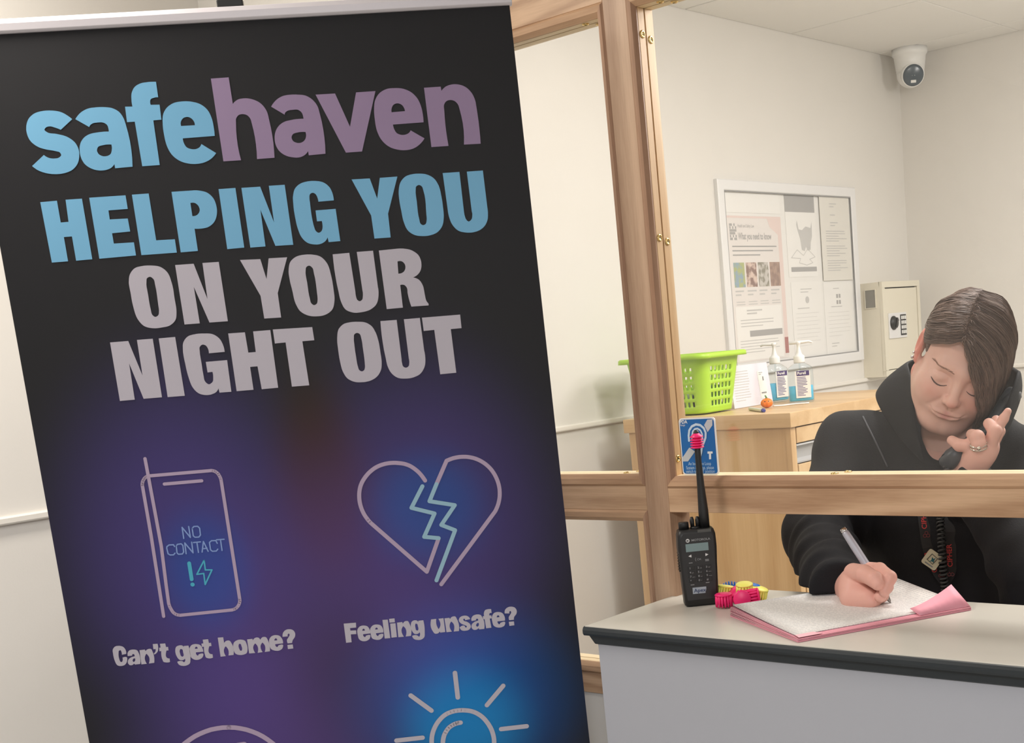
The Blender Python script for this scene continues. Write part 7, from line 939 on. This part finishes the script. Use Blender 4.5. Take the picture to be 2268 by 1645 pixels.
def push(L, off):
    for _ in range(4):
        d = np.minimum(headL(L, False), skull(L)); m_ = d < off
        if not m_.any(): break
        g = np.stack([headL(L+e, False)-headL(L-e, False) for e in np.eye(3)*.001], 1); g /= np.linalg.norm(g, axis=1)[:, None]+1e-9
        L = L+g*np.where(m_, off-d, 0)[:, None]
    return L
def crn(P, n):
    P = np.array(P, float); Q = np.concatenate([[2*P[0]-P[1]], P, [2*P[-1]-P[-2]]]); out = []
    for k in range(n):
        u = k/(n-1)*(len(P)-1); i = min(int(u), len(P)-2); t = u-i; a, b2, c, d = Q[i:i+4]
        out.append(.5*(2*b2+(c-a)*t+(2*a-5*b2+4*c-d)*t*t+(3*b2-a-3*c+d)*t**3))
    return np.array(out)
def fam(F, s):                                # interpolate between guide strands
    F = np.array(F, float); u = s*(len(F)-1); i = min(int(u), len(F)-2); t = u-i; return F[i]*(1-t)+F[i+1]*t
part = crn([(.020, .080, .090), (.024, .066, .106), (.024, .035, .124), (.020, -.01, .130), (.012, -.05, .122)], 30)
RIGHT = [  # (image left, her right) combed from the parting back over the ear; first guide = hairline
    [(.020, .080, .090), (.040, .078, .074), (.060, .063, .054), (.072, .043, .035), (.079, .020, .021), (.083, -.010, .024), (.080, -.045, .006), (.064, -.082, -.03)],
    [(.024, .070, .104), (.042, .066, .092), (.060, .050, .076), (.076, .026, .056), (.083, -.004, .040), (.082, -.030, .030), (.078, -.055, .005), (.060, -.088, -.04)],
    [(.024, .040, .124), (.046, .034, .112), (.062, .018, .096), (.077, -.002, .072), (.083, -.026, .048), (.080, -.050, .020), (.070, -.075, -.01), (.050, -.095, -.05)],
    [(.020, -.01, .132), (.044, -.018, .120), (.060, -.030, .104), (.074, -.045, .078), (.078, -.060, .048), (.070, -.078, .015), (.058, -.09, -.02), (.04, -.1, -.06)],
    [(.010, -.06, .120), (.026, -.070, .112), (.040, -.082, .095), (.052, -.092, .070), (.055, -.100, .040), (.050, -.104, .01), (.04, -.105, -.03), (.02, -.106, -.07)]]
_sq = lambda F: [[(x, y, z if z < .03 else .03+(z-.03)*.91) for x, y, z in g] for g in F]
LEFT = [   # fringe falling over her left brow and cheek, then the side
    [(.020, .080, .090), (.006, .089, .070), (-.012, .096, .042), (-.033, .094, .006), (-.046, .087, -.024), (-.056, .077, -.054), (-.063, .067, -.085), (-.067, .060, -.105)],
    [(.021, .076, .096), (-.010, .088, .072), (-.036, .091, .036), (-.050, .086, .006), (-.059, .078, -.028), (-.064, .070, -.060), (-.068, .062, -.09), (-.070, .056, -.112)],
    [(.024, .064, .106), (-.022, .078, .086), (-.054, .074, .048), (-.066, .064, .012), (-.071, .056, -.028), (-.073, .052, -.062), (-.074, .050, -.092), (-.074, .048, -.118)],
    [(.024, .035, .124), (-.030, .044, .106), (-.064, .038, .072), (-.079, .026, .030), (-.088, .018, -.015), (-.087, .016, -.055), (-.082, .018, -.09), (-.078, .020, -.115)],
    [(.020, -.01, .130), (-.034, -.008, .120), (-.066, -.010, .084), (-.082, -.014, .042), (-.092, -.014, -.005), (-.090, -.014, -.05), (-.084, -.014, -.085), (-.078, -.012, -.11)],
    [(.010, -.06, .120), (-.028, -.070, .112), (-.056, -.072, .088), (-.076, -.066, .050), (-.084, -.060, .010), (-.082, -.058, -.03), (-.076, -.058, -.06), (-.068, -.06, -.085)]]
RIGHT, LEFT = _sq(RIGHT), _sq(LEFT); part = np.array(_sq([part])[0])
hv, hf, hc, kk_ = [], [], [], 0
def strand(L, r0, tone):
    global kk_
    P = toW(L); n = len(P); T = np.gradient(P, axis=0); T /= np.linalg.norm(T, axis=1)[:, None]+1e-9; a = np.cross(T, np.array([.3, .5, .8])); a /= np.linalg.norm(a, axis=1)[:, None]+1e-9; c = np.cross(T, a)
    rr = r0*np.clip(np.minimum(np.linspace(.6, 2.2, n), np.linspace(4.0, .35, n)), .2, 1)[:, None]
    ring = [P+(a*math.cos(q)+c*math.sin(q))*rr for q in (0, 2.09, 4.19)]
    V = np.stack(ring, 1).reshape(-1, 3); F = []
    for i in range(n-1):
        for j in range(3): F.append((i*3+j, i*3+(j+1) % 3, i*3+3+(j+1) % 3, i*3+3+j))
    hv.append(V); hf.append(np.array(F)+kk_); hc.append(np.full(len(V), tone)); kk_ += len(V)
for FAMS, N_, tone in ((RIGHT, 700, .34), (LEFT, 1000, .42)):
    for i in range(N_):
        s = RNG.random()**(1.0 if FAMS is RIGHT else 1.15); G_ = fam(FAMS, s); clump = math.sin(s*70)*.5+math.sin(s*31+1)*.5
        P = crn(G_+RNG.normal(0, .0026 if (FAMS is LEFT and s < .16) else .0009, G_.shape)+np.array([0, 0, .0012*clump])*np.linspace(0, 1, len(G_))[:, None], 22)
        cut = 22 if RNG.random() < .7 else int(16+RNG.random()*6)
        P = push(P[:cut], .0035+.0035*RNG.random()+.0010*clump)
        strand(P, .00062+.0003*RNG.random(), float(np.clip(tone+.16*clump+RNG.normal(0, .14), 0, 1)))
for i in range(90):                                   # loose flyaway hairs by the parting
    q = part[int(RNG.random()*20)]; d = RNG.normal(0, 1, 3); d[2] = abs(d[2])*.6; P = crn([q, q+d*.008+np.array([0, .004, .004]), q+d*.014+np.array([0, .008, 0])], 8); strand(push(P, .006), .0003, .75)
hair = npmesh('hair', [(vh, fh), (np.concatenate(hv), np.concatenate(hf))], hm, per, np.repeat(np.concatenate([np.full(len(vh), .28), np.concatenate(hc)])[:, None], 3, 1))

# ---- jacket
def folds(P, a, b2, amp, freq, ph):
    a, b2 = np.array(a), np.array(b2); d = b2-a; L = np.linalg.norm(d); t = ((P-a)@d)/L; q = P-a-(t/L)[:, None]*d
    w = q[:, 0]*14+q[:, 2]*9+q[:, 1]*6
    return amp*(np.sin(t*freq+w+ph)+.5*np.sin(t*freq*1.9-w*1.3+ph*2))
def jacketfn(P):
    d = torso(P, .012)
    sh = smin(cap(P, SR, (-1.03, 2.14, 1.285), .066, .058), cap(P, SL, (-1.03, 2.14, 1.275), .062, .050), .03); d = smin(d, sh, .04); d = smin(d, cap(P, SR+np.array([.05, .03, -.05]), (-1.13, 2.2, .85), .075, .10), .03)
    ar = smin(cap(P, SR, ER, .072, .064)+folds(P, SR, ER, .0022, 30, .2), cap(P, ER, WR, .062, .050)+folds(P, ER, WR, .0034, 66, .5), .02)
    al = smin(cap(P, SL, EL, .072, .062), cap(P, EL, WL, .058, .038), .025)+folds(P, EL, WL, .0024, 60, 1.7)
    d = smin(smin(d, ar, .05), al, .03)
    d = d+.0015*np.sin(P[:, 0]*55-P[:, 2]*38+2.5*np.sin(P[:, 2]*30+P[:, 0]*12))+.0036*np.sin(P[:, 0]*38+P[:, 2]*21)*np.sin(P[:, 2]*27-P[:, 1]*19)
    vneck = cap(P, (-1.02, 2.08, 1.33), (-1.0, 1.98, 1.21), .056, .012)
    d = smax(d, -vneck, .012)
    for a, b2 in ((ER, WR), (EL, WL)):             # open cuffs
        n = (b2-a)/np.linalg.norm(b2-a); d = smax(d, np.where(cap(P, b2, b2+n*.09, .062, .062) < 0, (P-b2)@n, -1), .002)
    d = smax(d, np.where(P[:, 1] < 1.86, ZK+.0165-P[:, 2], -1.0), .004)     # the sleeve rests on the pad
    return d
vj, fj = surfnet(jacketfn, (-1.42, 1.68, .66), (-.66, 2.46, 1.40), .0048)
jm = mat('jacket_black', S(35,35,38), .8, spec=.18, bump=.25, bscale=420, sheen=0, noise=.12, nscale=14)
jk = npmesh('jacket', [(vj, fj)], jm, per)
def sheetgrid(name, T, B, m, parent, th=.005, n=40, rows=8, bulge=.012):
    t, b2 = crom(T, n), crom(B, n); V = []; c = sum(t, Vector())/n
    for j in range(rows+1):
        k = j/rows
        for i in range(n):
            p = b2[i]*(1-k)+t[i]*k; o = (p-c); o.z = 0; V.append(p+o.normalized()*bulge*math.sin(math.pi*k)-o.normalized()*bulge*.3*k)
    fs = [(j*n+i, j*n+i+1, (j+1)*n+i+1, (j+1)*n+i) for j in range(rows) for i in range(n-1)]
    o = MB().add(V, fs, True).build(name, m, parent); md = o.modifiers.new('s', 'SOLIDIFY'); md.thickness = th; md.offset = 0; sb = o.modifiers.new('b', 'SUBSURF'); sb.levels = 1; sb.render_levels = 1; return o
a_ = lambda x, y, Y: at(x, y, 1, Y)
sheetgrid('collar', [a_(2020,850,2.03), a_(2009,815,2.10), a_(2012,800,2.17), a_(2060,790,2.25), a_(2135,785,2.28), a_(2210,795,2.25), a_(2256,818,2.17), a_(2257,826,2.10), a_(2236,890,2.04)],
          [a_(2052,1035,1.985), a_(1985,960,2.045), a_(1940,880,2.13), a_(1975,865,2.21), a_(2110,870,2.26), a_(2212,880,2.23), a_(2238,918,2.13), a_(2222,970,2.06), a_(2180,1045,1.995)], jm, jk, .006)
# ---- the surface of the jacket seen at a pixel
def hitj(x, y, off=.0):
    d = ray(x, y); d = d/np.linalg.norm(d); t = 1.9
    for _ in range(120):
        s_ = float(jacketfn((EYE+d*t)[None])[0])-off
        if s_ < .0003: break
        t += max(s_*.7, .0005)
        if t > 3: break
    return Vector(EYE+d*t)
# seam and placket of the jacket
b = MB(); pth = [hitj(x, y, .0010) for x, y in ((1911, 922), (1925, 950), (1940, 980), (1955, 1010), (1966, 1034))]; b.tube(crom(pth, 20), .0016, 6); b.build('placket_seam', mat('seam_grey', S(84,86,92), .7), jk)
# ---- rings on the phone hand
b = MB(); fa, fb = A3(2168, 992, YH-.018), A3(2167, 978, YH-.022); ax = Vector(fb-fa).normalized(); rr_, uu_, ww_ = frame(ax)
for k in (.15, .62):
    c = Vector(fa+(fb-fa)*k); b.tube([c+(rr_*math.cos(q)+uu_*math.sin(q))*.0126 for q in (2*math.pi*i/28 for i in range(29))], .0017, 8)
vv = (Vector(EYE)-Vector(fa)).normalized(); vv = (vv-ax*vv.dot(ax)).normalized()
b.sphere(Vector(fa+(fb-fa)*.62)+vv*.0142, .0036, n=8, m=5); b.build('ring', mat('ring_silver', S(226,220,208), .18, 1), per)

# ================================================================== things she holds or wears
def tubecap(b, pts, rs, n=16): return b.tube(pts, rs, n)
pn0, pn1 = at(1975, 1338, 2, ZK+.0075), at(1868, 1172, 1, 1.722); dp = (pn0-pn1); LP = dp.length; dp.normalize()
pen = thing('ballpoint_pen', 'silver ballpoint pen held upright in the writing hand', 'pen', pn0)
q_ = lambda k: pn1+dp*(LP*k)
MB().tube([q_(.03), q_(.06), q_(.25), q_(.5), q_(.72), q_(.80)], [.0052, .0058, .0064, .0063, .0056, .0050], 18).build('barrel', mat('silver_barrel', S(196,198,210), .35, .35), pen)
MB().tube([q_(.80), q_(.90), q_(.965), q_(.97), q_(1.0)], [.0049, .0040, .0020, .0010, .0005], 18).build('tip', mat('grey_metal', S(150,148,144), .25, .9), pen)
MB().tube([q_(-.012), q_(-.008), q_(.02), q_(.035)], [.0030, .0050, .0056, .0054], 18).build('end_cap', mat('chrome', (.8, .8, .8), .08, 1), pen)
# handset and its coiled cord
e0, e1 = Vector(A3(2240, 872, 2.10)), Vector(A3(2106, 1012, 1.965)); dh = (e1-e0).normalized()
ph = thing('phone_handset', 'dark telephone handset held between ear and jaw', 'telephone', e1)
hmid = Vector(toW((0, .0, 0))); tow = ((hmid-(e0+e1)/2)-dh*((hmid-(e0+e1)/2).dot(dh))).normalized()
hd = mat('handset_grey', S(62,66,72), .4)
MB().tube(crom([e0-dh*.004, e0+dh*.012, (e0+e1)/2-tow*.012, e1-dh*.020, e1+dh*.006], 16), [.014]*3+[.0125]*10+[.015]*3, 18, flat=.8).build('handle', hd, ph)
MB().lathe(e1-dh*.006-tow*.004, tow, [(.018, -.014), (.0265, -.007), (.0265, .008), (.022, .015), (.0001, .015)]).build('mouthpiece', hd, ph)
MB().lathe(e0+dh*.010-tow*.004, tow, [(.016, -.012), (.021, -.006), (.021, .006), (.018, .010), (.0001, .010)]).build('earpiece', hd, ph)
cp = [e1+dh*.010, e1+Vector((-.004, -.008, -.045))]+[hitj(x, y, .012) for x, y in ((2084, 1130), (2084, 1180), (2087, 1230), (2091, 1280), (2095, 1325))]
ctr = crom(cp, 60); hx = []; NT = 34
for i in range(NT*12+1):
    u = i/(NT*12)*59; j = min(int(u), 58); p = ctr[j]*(1-(u-j))+ctr[j+1]*(u-j); t = (ctr[j+1]-ctr[j]).normalized(); r_1 = t.cross(Vector((0, 1, 0))).normalized(); r_2 = t.cross(r_1); q = 2*math.pi*i/12
    hx.append(p+(r_1*math.cos(q)+r_2*math.sin(q))*.0056)
MB().tube(hx, .0021, 6).build('coiled_cord', mat('cord_grey', S(58,58,58), .45), ph)
# lanyard with red lettering and a badge
b0 = hitj(2066, 1240, .006)
ly = thing('lanyard', 'black lanyard with red lettering hanging on the jacket front', 'lanyard', b0)
def strap(pts, wd):
    c = [hitj(x, y, .0035) for x, y in pts]; P = crom(c, 24); rings = []
    for i, p in enumerate(P):
        t = (P[min(i+1, 23)]-P[max(i-1, 0)]).normalized(); n = (Vector(EYE)-p).normalized(); s_ = t.cross(n).normalized()*wd/2; n = s_.cross(t).normalized()*.0006
        rings.append([p-s_-n, p+s_-n, p+s_+n, p-s_+n])
    return MB().loft(rings, smooth=False), P
stm = mat('strap_black', S(29,27,29), .6); red = mat('lanyard_red', S(206,66,64), .6); dred = mat('lanyard_maroon', S(120,52,56), .6)
s1, P1 = strap(((2046, 1050), (2043, 1110), (2049, 1170), (2058, 1220), (2076, 1262), (2092, 1285)), .020); s1.build('strap', stm, ly)
s2, P2 = strap(((2098, 1060), (2104, 1120), (2103, 1180), (2105, 1230), (2104, 1265), (2092, 1290)), .020); s2.build('strap', stm, ly)
def vtext(x0, y0, x1, y1, s, size, m, off=.0052):
    o = hitj(x0, y0, off); x = (hitj(x1, y1, off)-o).normalized(); n = (Vector(EYE)-o).normalized(); y = n.cross(x).normalized()
    return MB().text(s, size, o, x, y, bold=.0002).build('lanyard_lettering', m, ly)
vtext(2053, 1171, 2049, 1120, 'CIPHER', .0122, red); vtext(2110, 1255, 2107, 1205, 'CIPHER', .0122, red); vtext(2077, 1265, 2064, 1238, 'CIPHER', .0122, red)
for x, y in ((2052, 1184), (2086, 1272), (2106, 1270)):
    p = hitj(x, y, .0052); nn_ = (Vector(EYE)-p).normalized(); r0, u0, _ = frame(nn_); kb = MB()
    for q0 in (90, 210, 330):
        cx_, cy_ = .0032*math.cos(math.radians(q0)), .0032*math.sin(math.radians(q0))
        kb.ribbon([(cx_+.0027*math.cos(math.radians(g)), cy_+.0027*math.sin(math.radians(g))) for g in range(0, 361, 24)], .0012, p, r0, u0)
    kb.build('lanyard_emblem', dred, ly)
bdg = hitj(2065, 1239, .011); nb_ = (Vector(EYE)-bdg).normalized(); r0, u0, n0 = frame(nb_); q = math.radians(-38); ra_, ua_ = r0*math.cos(q)+u0*math.sin(q), u0*math.cos(q)-r0*math.sin(q)
pb = MB(); oo = rrect(0, 0, .0145, .0145, .004); pb.loft([[bdg+ra_*a+ua_*c+n0*d for a, c in oo] for d in (-.0012, .0012)], smooth=False); bd_ = pb.build('badge', mat('badge_cream', S(226,218,190), .5), ly)
MB().ribbon([(-.009, 0), (0, .009), (.009, 0), (0, -.009), (-.009, 0)], .0009, bdg+n0*.0016+u0*.001, r0, u0).build('badge_outline', M['blackp'], bd_)
MB().poly([[(-.006,-.003),(-.002,-.001),(.0,.005),(.002,.001),(.006,.003),(.003,-.002),(.002,-.006),(-.001,-.003)]], bdg+n0*.0017, r0, u0).build('badge_symbol', mat('badge_teal', S(40,110,120), .5), bd_)
MB().obox(bdg+n0*.0015-ua_*.0105, (ra_, ua_, n0), (.008, .0011, .0002)).build('badge_lettering', M['ink'], bd_)
# a plain swivel stool under her
st = thing('stool', 'black stool behind the counter under the seated person', 'stool', (-1.03, 2.26, 0))
MB().lathe((-1.03, 2.26, .545), (0, 0, 1), [(.17, 0), (.185, .01), (.185, .05), (.17, .065), (.0001, .068)], n=32).build('seat', M['blackp'], st)
MB().cyl((-1.03, 2.26, .03), (-1.03, 2.26, .545), .025).build('pillar', M['steel'], st)
MB().lathe((-1.03, 2.26, 0), (0, 0, 1), [(.21, 0), (.21, .012), (.05, .035), (.0001, .036)], n=32).build('base_plate', M['steel'], st)
